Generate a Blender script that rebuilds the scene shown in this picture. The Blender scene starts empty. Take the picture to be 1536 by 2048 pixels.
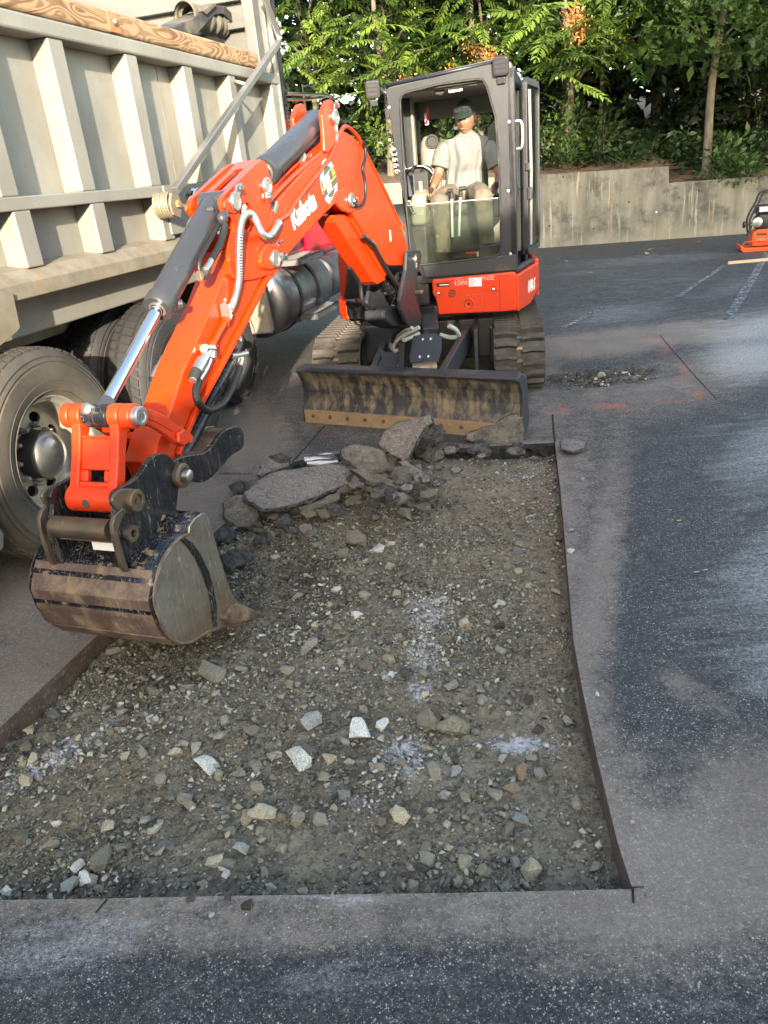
import bpy, bmesh, math, random
import numpy as np
from mathutils import Vector, Matrix, noise
from mathutils.geometry import tessellate_polygon, delaunay_2d_cdt
random.seed(7); rng = np.random.default_rng(7)
SC = bpy.context.scene; COL = SC.collection
# ------------------------------------------------------------------ camera
F_PX = 1500.0; PITCH = math.atan(672/F_PX); ROLL = math.radians(5.7); CAM_H = 1.7
R0 = Vector((1,0,0)); U0 = Vector((0,math.sin(PITCH),math.cos(PITCH))); FW = Vector((0,math.cos(PITCH),-math.sin(PITCH)))
CR = math.cos(ROLL)*R0 - math.sin(ROLL)*U0; CU = math.sin(ROLL)*R0 + math.cos(ROLL)*U0
CO = Vector((0,0,CAM_H))
cam_d = bpy.data.cameras.new('camera'); cam = bpy.data.objects.new('camera', cam_d); COL.objects.link(cam)
cam_d.sensor_fit = 'VERTICAL'; cam_d.sensor_height = 36; cam_d.lens = 36*F_PX/2048; cam_d.clip_end = 500; cam_d.clip_start = .05
cam.matrix_world = Matrix(((CR.x,CU.x,-FW.x,CO.x),(CR.y,CU.y,-FW.y,CO.y),(CR.z,CU.z,-FW.z,CO.z),(0,0,0,1)))
SC.camera = cam
# ------------------------------------------------------------------ light
SUN_EL = math.radians(15); TRAVEL = Vector((-.05, .999, 0)).normalized()
world = bpy.data.worlds.new('World'); SC.world = world; world.use_nodes = True
nt = world.node_tree; sky = nt.nodes.new('ShaderNodeTexSky'); sky.sky_type = 'NISHITA'; sky.sun_disc = False
sky.sun_elevation = SUN_EL; sky.sun_rotation = math.atan2(-TRAVEL.x, -TRAVEL.y); sky.air_density = 1.0; sky.dust_density = 1.6; sky.ozone_density = 1.0
bg = nt.nodes['Background']; nt.links.new(sky.outputs[0], bg.inputs[0]); bg.inputs[1].default_value = .15
sun_d = bpy.data.lights.new('sun', 'SUN'); sun_d.energy = 2.5; sun_d.angle = math.radians(.5); sun_d.color = (1,.93,.82)
sun = bpy.data.objects.new('sun', sun_d); COL.objects.link(sun)
SUN_DIR = (TRAVEL*math.cos(SUN_EL) - Vector((0,0,math.sin(SUN_EL)))).normalized()
sun.rotation_euler = SUN_DIR.to_track_quat('-Z','Y').to_euler(); sun.location = (0,-5,20)
SC.view_settings.view_transform = 'Standard'; SC.view_settings.look = 'None'; SC.view_settings.gamma = 1
SC.view_settings.exposure = 2.58
SC.view_settings.use_white_balance = True; SC.view_settings.white_balance_temperature = 7600
SC.cycles.max_bounces = 7; SC.cycles.transparent_max_bounces = 12; SC.cycles.sample_clamp_indirect = 6
SC.cycles.caustics_reflective = False; SC.cycles.caustics_refractive = False
# ------------------------------------------------------------------ measuring helpers: frames and planes
def ray(x, y): return FW + CR*((x-768)/F_PX) - CU*((y-1024)/F_PX)
def on_ground(x, y, z=0.0):
    d = ray(x, y); return CO + d*((z-CAM_H)/d.z)
def on_plane(x, y, p, n):
    d = ray(x, y); return CO + d*((p-CO).dot(n)/d.dot(n))
class Fr:
    """a frame: origin and three axes"""
    def __init__(s, o, x, y, z): s.o, s.x, s.y, s.z = Vector(o), Vector(x), Vector(y), Vector(z)
    def p(s, a, b, c=0): return s.o + s.x*a + s.y*b + s.z*c
    def px(s, x, y, off=0):
        P = on_plane(x, y, s.o+s.z*off, s.z) - s.o; return (P.dot(s.x), P.dot(s.y))
    def pxs(s, pts, off=0): return [s.px(x, y, off) for x, y in pts]
Z = Vector((0,0,1))
# boom plane: a = reach from the swing post, b = height, c = offset to the operator's left
BR = Fr((.33,6.12,0), Vector((-.36,-.933,0)).normalized(), Z, Vector((.933,-.36,0)).normalized())
# house front: a = to the machine's right, b = height, c = forwards
HF = Fr((1.234,6.14,0), Vector((-.966,.259,0)).normalized(), Z, Vector((-.259,-.966,0)).normalized())
# truck side: a = along the truck, b = height, c = outwards
TK = Fr((-1.832,3.502,0), Vector((.292,.957,0)).normalized(), Z, Vector((.957,-.292,0)).normalized())
# retaining wall face
WL = Fr((3.743,16.43,0), Vector((.959,-.284,0)).normalized(), Z, Vector((-.284,-.959,0)).normalized())
# tracks: a = to machine's right, b = height, c = forwards
TR = Fr((1.30,5.83,0), Vector((-.985,.17,0)).normalized(), Z, Vector((-.17,-.985,0)).normalized())
# blade
_bd = Vector((.97+.545, 4.77-5.68, 0)).normalized()
BL = Fr((-.545,5.68,0), _bd, Z, Vector((_bd.y,-_bd.x,0)))
# ------------------------------------------------------------------ objects
def tag(o, label=None, cat=None, group=None, kind=None):
    if label: o['label'] = label
    if cat: o['category'] = cat
    if group: o['group'] = group
    if kind: o['kind'] = kind
    return o
def empty(name, loc, label=None, cat=None, group=None):
    o = bpy.data.objects.new(name, None); COL.objects.link(o); o.location = loc; o.empty_display_size = .1
    return tag(o, label, cat, group)
def wloc(o):
    v = Vector((0,0,0))
    while o: v += o.location; o = o.parent
    return v
def parent_to(o, par):
    if par: o.location = o.location - wloc(par); o.parent = par
def link_mesh(name, me, par=None, loc=(0,0,0)):
    o = bpy.data.objects.new(name, me); COL.objects.link(o); o.location = loc; parent_to(o, par); return o
class MB:
    """collects shapes in world coordinates, then links them as ONE mesh object"""
    def __init__(s): s.v, s.f, s.sm, s.mi = [], [], [], []
    def add(s, vs, fs, smooth=False, mi=0):
        n = len(s.v); s.v += [Vector(v) for v in vs]
        for f in fs: s.f.append([i+n for i in f]); s.sm.append(smooth); s.mi.append(mi)
        return s
    def box(s, fr, a0, a1, b0, b1, c0, c1, mi=0):
        vs = [fr.p(a,b,c) for c in (c0,c1) for b in (b0,b1) for a in (a0,a1)]
        return s.add(vs, [(0,2,3,1),(4,5,7,6),(0,1,5,4),(2,6,7,3),(0,4,6,2),(1,3,7,5)], mi=mi)
    def prism(s, fr, poly, c0, c1, holes=(), mi=0):
        loops = [list(poly)] + [list(h) for h in holes]
        tri = tessellate_polygon([[Vector((a,b,0)) for a,b in l] for l in loops])
        flat = [p for l in loops for p in l]; n = len(flat)
        vs = [fr.p(a,b,c0) for a,b in flat] + [fr.p(a,b,c1) for a,b in flat]
        fs = []
        if len(loops) == 1: fs += [tuple(range(n-1,-1,-1)), tuple(range(n,2*n))]
        else:
            fs += [(t[2],t[1],t[0]) for t in tri] + [(t[0]+n,t[1]+n,t[2]+n) for t in tri]
        k = 0
        for l in loops:
            m = len(l)
            for i in range(m):
                a, b = k+i, k+(i+1)%m
                fs.append((a,b,b+n,a+n))
            k += m
        return s.add(vs, fs, mi=mi)
    def tube(s, pts, r, n=10, cap=True, smooth=True, mi=0):
        pts = [Vector(p) for p in pts]; rs = r if isinstance(r, (list,tuple)) else [r]*len(pts)
        vs, fs = [], []; t0 = (pts[1]-pts[0]).normalized()
        u = t0.orthogonal().normalized()
        for i, p in enumerate(pts):
            t = (pts[min(i+1,len(pts)-1)] - pts[max(i-1,0)])
            if t.length < 1e-9: t = t0
            t.normalize(); u = (u - t*u.dot(t))
            if u.length < 1e-6: u = t.orthogonal()
            u.normalize(); w = t.cross(u)
            for k in range(n):
                a = 2*math.pi*k/n; vs.append(p + (u*math.cos(a)+w*math.sin(a))*rs[i])
        for i in range(len(pts)-1):
            for k in range(n): fs.append((i*n+k, i*n+(k+1)%n, (i+1)*n+(k+1)%n, (i+1)*n+k))
        s.add(vs, fs, smooth, mi)
        if cap:
            m = len(s.v)-len(vs); e = (len(pts)-1)*n
            s.f.append([m+k for k in range(n-1,-1,-1)]); s.sm.append(False); s.mi.append(mi)
            s.f.append([m+e+k for k in range(n)]); s.sm.append(False); s.mi.append(mi)
        return s
    def cyl(s, p0, p1, r, n=20, r1=None, mi=0): return s.tube([p0,p1], [r, r if r1 is None else r1], n, mi=mi)
    def lathe(s, o, ax, prof, n=40, smooth=True, closed=False, mi=0):
        """prof: (distance along axis, radius)"""
        o = Vector(o); ax = Vector(ax).normalized(); u = ax.orthogonal().normalized(); w = ax.cross(u)
        vs, fs = [], []
        for h, r in prof:
            for k in range(n):
                a = 2*math.pi*k/n; vs.append(o+ax*h+(u*math.cos(a)+w*math.sin(a))*r)
        m = len(prof)
        for i in range(m if closed else m-1):
            j = (i+1)%m
            for k in range(n): fs.append((i*n+k, i*n+(k+1)%n, j*n+(k+1)%n, j*n+k))
        return s.add(vs, fs, smooth, mi)
    def loft(s, rings, smooth=True, closed=True, mi=0, caps=False):
        n = len(rings[0]); vs = [p for r in rings for p in r]; fs = []
        for i in range(len(rings)-1):
            for k in range(n if closed else n-1): fs.append((i*n+k, i*n+(k+1)%n, (i+1)*n+(k+1)%n, (i+1)*n+k))
        s.add(vs, fs, smooth, mi)
        if caps:
            m = len(s.v)-len(vs)
            for e, rev in ((0,True),((len(rings)-1)*n,False)):
                L = [m+e+k for k in range(n)]; s.f.append(L[::-1] if rev else L); s.sm.append(False); s.mi.append(mi)
        return s
    def build(s, name, mat, par=None, bevel=0, loc=None, seg=2, sub=0, ang=35):
        me = bpy.data.meshes.new(name); base = Vector(loc) if loc is not None else (wloc(par) if par else Vector((0,0,0)))
        me.from_pydata([v-base for v in s.v], [], s.f); me.update()
        me.polygons.foreach_set('use_smooth', s.sm); me.polygons.foreach_set('material_index', s.mi)
        for m in (mat if isinstance(mat, (list,tuple)) else [mat]): me.materials.append(m)
        bm = bmesh.new(); bm.from_mesh(me); bmesh.ops.recalc_face_normals(bm, faces=bm.faces)
        for e in bm.edges:
            if len(e.link_faces) == 2 and e.calc_face_angle(0) > .75: e.smooth = False
        bm.to_mesh(me); bm.free()
        o = link_mesh(name, me, par, base)
        if bevel:
            b = o.modifiers.new('bevel','BEVEL'); b.width = bevel; b.segments = seg; b.limit_method = 'ANGLE'; b.angle_limit = math.radians(ang)
        if sub: b = o.modifiers.new('sub','SUBSURF'); b.levels = b.render_levels = sub
        return o
def arc(cx, cy, r, a0, a1, n=8): return [(cx+r*math.cos(math.radians(a0+(a1-a0)*i/n)), cy+r*math.sin(math.radians(a0+(a1-a0)*i/n))) for i in range(n+1)]
def circ(cx, cy, r, n=20): return [(cx+r*math.cos(2*math.pi*i/n), cy+r*math.sin(2*math.pi*i/n)) for i in range(n)]
def rrect(a0, a1, b0, b1, r, n=4):
    return arc(a1-r,b0+r,r,-90,0,n)+arc(a1-r,b1-r,r,0,90,n)+arc(a0+r,b1-r,r,90,180,n)+arc(a0+r,b0+r,r,180,270,n)
def smooth_poly(p, it=1):
    for _ in range(it):
        q = []
        for i in range(len(p)):
            a, b = p[i], p[(i+1)%len(p)]
            q += [tuple(.78*x+.22*y for x,y in zip(a,b)), tuple(.22*x+.78*y for x,y in zip(a,b))]
        p = q
    return p
def curve_pts(pts, n=8):
    P = [Vector(p) for p in pts]; P = [P[0]*2-P[1]] + P + [P[-1]*2-P[-2]]; out = []
    for i in range(1, len(P)-2):
        for k in range(n):
            t = k/n; a,b,c,d = P[i-1],P[i],P[i+1],P[i+2]
            out.append(.5*((2*b)+(c-a)*t+(2*a-5*b+4*c-d)*t*t+(3*b-a-3*c+d)*t**3))
    out.append(P[-2]); return out
def np_mesh(name, V, Fa, mat, par=None, smooth=False, attrs=None, mi=None):
    """fast mesh from arrays; Fa (n,3) or (n,4)"""
    me = bpy.data.meshes.new(name); k = Fa.shape[1]
    me.vertices.add(len(V)); me.vertices.foreach_set('co', np.ascontiguousarray(V, dtype=np.float32).ravel())
    me.loops.add(Fa.size); me.loops.foreach_set('vertex_index', Fa.astype(np.int32).ravel())
    me.polygons.add(len(Fa)); me.polygons.foreach_set('loop_start', np.arange(0, Fa.size, k, dtype=np.int32))
    if smooth: me.polygons.foreach_set('use_smooth', np.ones(len(Fa), bool))
    for m in (mat if isinstance(mat,(list,tuple)) else [mat]): me.materials.append(m)
    if mi is not None: me.polygons.foreach_set('material_index', mi.astype(np.int32))
    me.update(calc_edges=True)
    for an, arr in (attrs or {}).items():
        a = me.attributes.new(an, 'FLOAT', 'POINT'); a.data.foreach_set('value', np.ascontiguousarray(arr, dtype=np.float32))
    return link_mesh(name, me, par)
# ------------------------------------------------------------------ materials
def N(nt, t, **kw):
    n = nt.nodes.new(t)
    for k, v in kw.items():
        if isinstance(k, str) and k[0] == '_': n.inputs[int(k[1:])].default_value = v
        else: setattr(n, k, v)
    return n
class MT:
    def __init__(s, name):
        s.m = bpy.data.materials.new(name); s.m.use_nodes = True; s.nt = s.m.node_tree
        s.b = s.nt.nodes['Principled BSDF']; s.tc = s.nt.nodes.new('ShaderNodeTexCoord')
    def l(s, a, b): s.nt.links.new(a, b)
    def val(s, x, inp):
        if hasattr(x, 'links'): s.l(x, inp)
        else: inp.default_value = x if not (isinstance(x, tuple) and len(x) == 3 and inp.type == 'RGBA') else (*x, 1)
    def map(s, scale=(1,1,1), rot=(0,0,0), src='Object', loc=(0,0,0)):
        n = s.nt.nodes.new('ShaderNodeMapping'); n.inputs[3].default_value = scale; n.inputs[2].default_value = rot; n.inputs[1].default_value = loc
        s.l(s.tc.outputs[src], n.inputs[0]); return n.outputs[0]
    def noise(s, scale, detail=3, rough=.55, vec=None, dist=0):
        n = N(s.nt,'ShaderNodeTexNoise'); n.inputs['Scale'].default_value = scale; n.inputs['Detail'].default_value = detail
        n.inputs['Roughness'].default_value = rough; n.inputs['Distortion'].default_value = dist
        s.l(vec if vec is not None else s.tc.outputs['Object'], n.inputs['Vector']); return n.outputs[0]
    def vor(s, scale, vec=None, feature='F1', out=0, rand=1):
        n = N(s.nt,'ShaderNodeTexVoronoi'); n.feature = feature; n.inputs['Scale'].default_value = scale; n.inputs['Randomness'].default_value = rand
        s.l(vec if vec is not None else s.tc.outputs['Object'], n.inputs['Vector']); return n.outputs[out]
    def ramp(s, fac, *stops):
        n = N(s.nt,'ShaderNodeValToRGB'); e = n.color_ramp.elements
        while len(e) < len(stops): e.new(.5)
        for el, (p, c) in zip(e, stops): el.position = p; el.color = (*c,1) if isinstance(c, tuple) else (c,c,c,1)
        s.val(fac, n.inputs[0]); return n.outputs[0]
    def mix(s, fac, a, b, mode='MIX'):
        n = N(s.nt,'ShaderNodeMix', data_type='RGBA', blend_type=mode)
        s.val(fac, n.inputs[0]); s.val(a, n.inputs[6]); s.val(b, n.inputs[7]); return n.outputs[2]
    def math(s, op, a, b=0.0, clamp=False):
        n = N(s.nt,'ShaderNodeMath', operation=op); n.use_clamp = clamp; s.val(a, n.inputs[0]); s.val(b, n.inputs[1]); return n.outputs[0]
    def attr(s, name, kind='GEOMETRY'):
        n = N(s.nt,'ShaderNodeAttribute'); n.attribute_name = name; n.attribute_type = kind; return n.outputs[2]
    def bump(s, h, strength=.3, dist=.01, prev=None):
        n = N(s.nt,'ShaderNodeBump'); n.inputs['Strength'].default_value = strength; n.inputs['Distance'].default_value = dist
        s.val(h, n.inputs['Height'])
        if prev is not None: s.l(prev, n.inputs['Normal'])
        return n.outputs[0]
    def scratches(s, amt):
        f = None
        for k,(sc,rt,mp) in enumerate(((9,(.3,.7,.2),(5,5,.35)),(7,(1.2,.2,.9),(6,6,.4)),(12,(.7,1.5,2.1),(4,4,.3)))):
            n = s.noise(sc, 1, .4, s.map(mp, rt)); d = s.math('ABSOLUTE', s.math('SUBTRACT', n, .5)); ln = s.ramp(d,(0.,1.),(.006,0.))
            ms = s.ramp(s.noise(4+k,3,.6),(.66-.26*amt,0.),(.72-.2*amt,1.)); ln = s.math('MULTIPLY', ln, ms)
            f = ln if f is None else s.math('MAXIMUM', f, ln)
        ch = s.ramp(s.noise(38,4,.7),(.70-.06*amt,0.),(.74,1.)); ch = s.math('MULTIPLY', ch, s.ramp(s.noise(3,2),(.45,0.),(.6,1.)))
        return s.math('MAXIMUM', f, ch)
    def out(s, col=None, rough=None, metal=None, nrm=None, spec=None, coat=None):
        if col is not None: s.val(col, s.b.inputs['Base Color'])
        if rough is not None: s.val(rough, s.b.inputs['Roughness'])
        if metal is not None: s.val(metal, s.b.inputs['Metallic'])
        if nrm is not None: s.l(nrm, s.b.inputs['Normal'])
        if spec is not None: s.b.inputs['Specular IOR Level'].default_value = spec
        if coat is not None: s.b.inputs['Coat Weight'].default_value = coat; s.b.inputs['Coat Roughness'].default_value = .12
        return s.m
def paint(name, col, rough=.35, metal=0, var=.12, dirt=None, damt=.45, dscale=3, scr=None, scramt=.0, bump=.05, coat=None, streak=False, dw=.16, rust=0):
    """painted or bare surface: tonal variation, dirt patches and scratches"""
    t = MT(name); n1 = t.noise(2.3, 4); n2 = t.noise(34, 4)
    c = t.mix(t.ramp(n1,(.3,0.),(.7,1.)), tuple(x*(1-var) for x in col), tuple(min(1,x*(1+var)) for x in col))
    r = t.ramp(n2,(.3,rough*.85),(.7,min(1,rough*1.2)))
    if dirt:
        dv = t.map(streak if isinstance(streak, tuple) else (6,6,1)) if streak else None
        d = t.noise(dscale, 6, .65, dv)
        f = t.ramp(d,(1-damt-dw,0.),(1-damt+dw,1.)); f = t.math('MULTIPLY', f, .85)
        c = t.mix(f, c, dirt); r = t.mix(f, r, (.85,.85,.85))
    if rust:
        rs = t.ramp(t.noise(2.2,5,.65,t.map((6,6,.7),(0,0,.2))),(.66-rust*.12,0.),(.80-rust*.1,1.)); c = t.mix(t.math('MULTIPLY', rs, .55), c, (.34,.19,.075))
    if scr:
        f = t.scratches(scramt); c = t.mix(t.math('MULTIPLY', f, .7), c, scr)
    return t.out(c, r, metal, t.bump(n2, bump, .004), coat=coat)
M = {}
M['orange'] = paint('orange_paint', (.60,.044,.005), .34, var=.10, dirt=(.22,.085,.04), damt=.20, dscale=8, dw=.06, scr=(.80,.42,.28), scramt=.15, coat=.15)
M['orange_worn'] = paint('orange_paint_worn', (.64,.045,.010), .40, var=.08, dirt=(.09,.045,.025), damt=.27, dscale=11, dw=.06)
M['orange_clean'] = paint('orange_panel', (.66,.045,.009), .36, var=.05, dirt=(.42,.22,.14), damt=.2, dscale=5)
M['black'] = paint('dark_grey_frame_paint', (.030,.033,.040), .38, var=.15, dirt=(.17,.145,.11), damt=.27, dscale=5)
M['cab_paint'] = paint('cab_frame_paint', (.016,.019,.027), .36, var=.12, dirt=(.13,.125,.11), damt=.2, dscale=6, bump=.02)
M['gloss_black'] = paint('scuffed_black_paint', (.012,.014,.019), .27, var=.1, dirt=(.20,.155,.105), damt=.30, dscale=4, scr=(.42,.36,.27), scramt=.75, dw=.07)
M['cyl_grey'] = paint('cylinder_grey', (.045,.048,.056), .34, .1, var=.1, dirt=(.17,.15,.12), damt=.2, dscale=6, scr=(.35,.35,.33), scramt=.1)
M['chrome'] = paint('chrome_rod', (.75,.78,.82), .10, 1, var=.02, bump=.0)
M['steel'] = paint('zinc_steel', (.50,.51,.50), .33, .9, var=.15, dirt=(.3,.27,.2), damt=.2, dscale=14)
M['worn_steel'] = paint('worn_dark_steel', (.17,.145,.12), .42, .8, var=.3, dirt=(.26,.15,.07), damt=.42, dscale=14, scr=(.5,.42,.32), scramt=.5)
M['rust_steel'] = paint('rusty_worn_steel', (.135,.085,.068), .48, .35, var=.35, dirt=(.30,.215,.13), damt=.44, dscale=13, scr=(.44,.37,.31), scramt=.9, dw=.10)
M['rubber'] = paint('black_rubber', (.022,.022,.023), .62, var=.2, dirt=(.13,.11,.085), damt=.3, dscale=5, bump=.2)
M['track_rubber'] = paint('dusty_track_rubber', (.038,.035,.032), .72, var=.25, dirt=(.125,.112,.092), damt=.42, dscale=7, bump=.3)
M['hose_grey'] = paint('light_hose', (.36,.41,.40), .5, var=.08, dirt=(.2,.18,.14), damt=.2)
M['hose_black'] = paint('black_hose', (.013,.013,.014), .45, var=.1, dirt=(.12,.1,.08), damt=.2)
M['cream'] = paint('cream_interior', (.25,.23,.19), .6, var=.06)
M['dark_plastic'] = paint('dark_plastic', (.020,.020,.022), .5, var=.1, dirt=(.12,.11,.09), damt=.2)
M['white_print'] = paint('white_print', (.82,.82,.80), .5, var=.02)
M['black_print'] = paint('black_print', (.02,.02,.018), .5, var=.02)
M['yellow_print'] = paint('yellow_print', (.85,.50,.03), .5, var=.03)
M['label_grey'] = paint('label_ink', (.28,.30,.36), .5, var=.03)
M['truck_grey'] = paint('galvanised_grey', (.30,.298,.272), .40, .25, var=.10, dirt=(.215,.205,.17), damt=.42, dscale=1.6, dw=.25, scr=(.50,.49,.44), scramt=.2, rust=.25)
M['truck_rib'] = paint('pale_rib_paint', (.34,.335,.30), .42, .2, var=.08, dirt=(.42,.24,.09), damt=.15, dscale=3, dw=.08)
M['truck_sill'] = paint('dusty_sill', (.27,.25,.20), .6, .1, var=.1, dirt=(.15,.13,.095), damt=.5, dscale=5, bump=.2, rust=.8)
M['frame_dark'] = paint('dark_chassis', (.035,.033,.030), .65, .2, var=.2, dirt=(.12,.10,.075), damt=.42)
M['alu'] = paint('brushed_aluminium', (.46,.46,.46), .34, .85, var=.1, dirt=(.20,.18,.15), damt=.3)
M['tank_alu'] = paint('dull_aluminium_tank', (.30,.31,.33), .33, .8, var=.15, dirt=(.15,.14,.125), damt=.38)
M['rim'] = paint('dusty_alloy_rim', (.42,.40,.36), .42, .6, var=.1, dirt=(.30,.25,.17), damt=.38, dscale=6)
M['red_paint'] = paint('red_truck_paint', (.55,.010,.035), .22, var=.05, coat=.8)
M['board_pale'] = paint('dusty_pale_steel', (.42,.40,.35), .6, var=.1, dirt=(.3,.27,.2), damt=.4)
M['rubber_flap'] = paint('dusty_mud_flap', (.30,.28,.225), .75, var=.15, dirt=(.13,.12,.10), damt=.45, dscale=7, bump=.2)
M['tarp'] = paint('tarp_cloth', (.040,.042,.046), .8, var=.3, dirt=(.3,.27,.2), damt=.36, bump=.3)
M['tarp_tan'] = paint('tarp_tan', (.10,.095,.08), .85, var=.3, dirt=(.30,.27,.21), damt=.42, bump=.3)
M['rust'] = paint('rusty_iron', (.32,.14,.045), .75, .2, var=.3, dirt=(.45,.36,.24), damt=.42, dscale=20)
M['spring'] = paint('pale_spring', (.27,.24,.18), .5, .4, var=.1, dirt=(.22,.13,.06), damt=.3)
M['brake_cream'] = paint('cream_brake_chamber', (.45,.40,.30), .6, var=.1, dirt=(.2,.17,.12), damt=.4)
M['lamp_glass'] = paint('work_lamp_lens', (.05,.048,.05), .12, .0, var=.15)
M['amber'] = paint('amber_marker', (.8,.33,.02), .3)
M['pale_wood'] = paint('pale_wood', (.62,.46,.26), .6, var=.08)
# wood with wild grain
t = MT('grained_wood'); w = N(t.nt,'ShaderNodeTexWave'); w.wave_type = 'RINGS'; w.rings_direction = 'X'

gn = t.math('SINE', t.math('MULTIPLY', t.noise(1.7,1.5,.45,t.map((1.1,1.1,4.6),(0,0,.29)),.8), 85.0)); w = N(t.nt,'ShaderNodeMath', operation='MULTIPLY_ADD'); t.l(gn, w.inputs[0]); w.inputs[1].default_value = .5; w.inputs[2].default_value = .5; c = t.ramp(w.outputs[0],(.10,(.36,.245,.145)),(.5,(.29,.175,.095)),(.85,(.175,.090,.045)))
c = t.mix(t.ramp(t.noise(2.2,3),(.4,0.),(.75,.5)), c, (.42,.30,.18)); M['wood'] = t.out(c, .72, nrm=t.bump(w.outputs[0], .2, .004))
# glass
def glass(name, tint, refl=.12, haze=0):
    m = bpy.data.materials.new(name); m.use_nodes = True; nt = m.node_tree; nt.nodes.clear()
    o = nt.nodes.new('ShaderNodeOutputMaterial'); tr = nt.nodes.new('ShaderNodeBsdfTransparent'); tr.inputs[0].default_value = (*tint,1)
    gl = nt.nodes.new('ShaderNodeBsdfGlossy'); gl.inputs['Roughness'].default_value = .03; gl.inputs[0].default_value = (.9,1,.95,1)
    fr = nt.nodes.new('ShaderNodeLayerWeight'); fr.inputs[0].default_value = refl
    mx = nt.nodes.new('ShaderNodeMixShader'); nt.links.new(fr.outputs[0], mx.inputs[0]); nt.links.new(tr.outputs[0], mx.inputs[1]); nt.links.new(gl.outputs[0], mx.inputs[2])
    last = mx
    if haze:
        df = nt.nodes.new('ShaderNodeBsdfDiffuse'); df.inputs[0].default_value = (.42,.46,.40,1)
        tc = nt.nodes.new('ShaderNodeTexCoord'); nz = nt.nodes.new('ShaderNodeTexNoise'); nz.inputs['Scale'].default_value = 3.2; nz.inputs['Detail'].default_value = 5
        nt.links.new(tc.outputs['Object'], nz.inputs['Vector']); rp = nt.nodes.new('ShaderNodeValToRGB')
        rp.color_ramp.elements[0].position = .42; rp.color_ramp.elements[0].color = (.02,.02,.02,1); rp.color_ramp.elements[1].position = .75; rp.color_ramp.elements[1].color = (haze,haze,haze,1)
        nt.links.new(nz.outputs[0], rp.inputs[0]); m2 = nt.nodes.new('ShaderNodeMixShader')
        nt.links.new(rp.outputs[0], m2.inputs[0]); nt.links.new(mx.outputs[0], m2.inputs[1]); nt.links.new(df.outputs[0], m2.inputs[2]); last = m2
    nt.links.new(last.outputs[0], o.inputs[0]); return m
M['glass'] = glass('clear_cab_glass', (.94,.97,.95), .14, .02); M['glass_hazy'] = glass('hazy_lower_glass', (.80,.85,.81), .24, .09)  # pale haze mixed into the lower pane, imitating streaky reflections
# text as flat print
def text(body, fr, a, b, c, size, mat, par, name='lettering', shear=0, xs=1.0, off=0.0, depth=.0012, rot=0, spacing=1.0):
    cu = bpy.data.curves.new(name, 'FONT'); cu.body = body; cu.size = size; cu.extrude = depth; cu.offset = off; cu.shear = shear; cu.space_character = spacing
    cu.resolution_u = 4
    tmp = bpy.data.objects.new('tmp', cu); COL.objects.link(tmp); dg = bpy.context.evaluated_depsgraph_get()
    me = bpy.data.meshes.new_from_object(tmp.evaluated_get(dg)); bpy.data.objects.remove(tmp)
    base = wloc(par); cr, sr = math.cos(rot), math.sin(rot)
    for v in me.vertices:
        x, y, z = v.co.x*xs, v.co.y, v.co.z; x, y = x*cr-y*sr, x*sr+y*cr
        v.co = fr.p(a+x, b+y, c+z) - base
    me.materials.clear(); me.materials.append(mat); o = link_mesh(name, me, par, base); return o
# ================================================================== THE GROUND
def G2(x, y, z=0): p = on_ground(x, y, z); return (p.x, p.y)
PIT = [G2(1110,885), G2(1121,980), G2(1134,1130), G2(1147,1280), G2(1165,1380), G2(1195,1520), G2(1234,1680), G2(1265,1778),
       G2(900,1786), G2(560,1790), G2(200,1797), G2(0,1800)]
_a, _b = Vector(G2(0,1455)), Vector(G2(185,1280)); _d = (_a-_b).normalized(); _c = Vector(G2(0,1800)); _e = (Vector(G2(0,1800))-Vector(G2(560,1790))).normalized()
_k = 0
while (_c+_e*_k).x > (_a+_d*.9).x: _k += .05
PIT += [tuple(_c+_e*_k), tuple(_a), tuple(_b), G2(395,1095), G2(585,925), (-.40,4.86), (.3,4.74)]
PITN = np.array(PIT)
def in_poly(P, poly):
    x, y = P[:,0], P[:,1]; c = np.zeros(len(P), bool); j = len(poly)-1
    for i in range(len(poly)):
        xi, yi = poly[i]; xj, yj = poly[j]
        k = ((yi>y)!=(yj>y)) & (x < (xj-xi)*(y-yi)/(yj-yi+1e-12)+xi); c ^= k; j = i
    return c
def dist_poly(P, poly):
    d = np.full(len(P), 1e9)
    for i in range(len(poly)):
        a = np.array(poly[i]); b = np.array(poly[(i+1)%len(poly)]); ab = b-a
        t = np.clip(((P-a)@ab)/(ab@ab),0,1); d = np.minimum(d, np.linalg.norm(P-a-t[:,None]*ab, axis=1))
    return d
_R, _U, _F, _O = (np.array(v) for v in (CR, CU, FW, CO))
def to_px(P3):
    v = P3-_O; z = v@_F; zz = np.where(z<.2,.2,z); return 768+F_PX*(v@_R)/zz, 1024-F_PX*(v@_U)/zz, z
def vnoise(x, y, s, seed=0, oct=4):
    """smooth value noise on arrays"""
    o = np.zeros_like(x); amp = 1; tot = 0
    for k in range(oct):
        r = np.random.default_rng(seed+k*17); T = r.random((64,64)); X, Y = x*s*2**k, y*s*2**k
        i, j = np.floor(X).astype(int), np.floor(Y).astype(int); f, g = X-i, Y-j; f = f*f*(3-2*f); g = g*g*(3-2*g)
        a = T[i%64,j%64]*(1-f)+T[(i+1)%64,j%64]*f; b = T[i%64,(j+1)%64]*(1-f)+T[(i+1)%64,(j+1)%64]*f
        o += amp*(a*(1-g)+b*g); tot += amp; amp *= .5
    return o/tot
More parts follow.
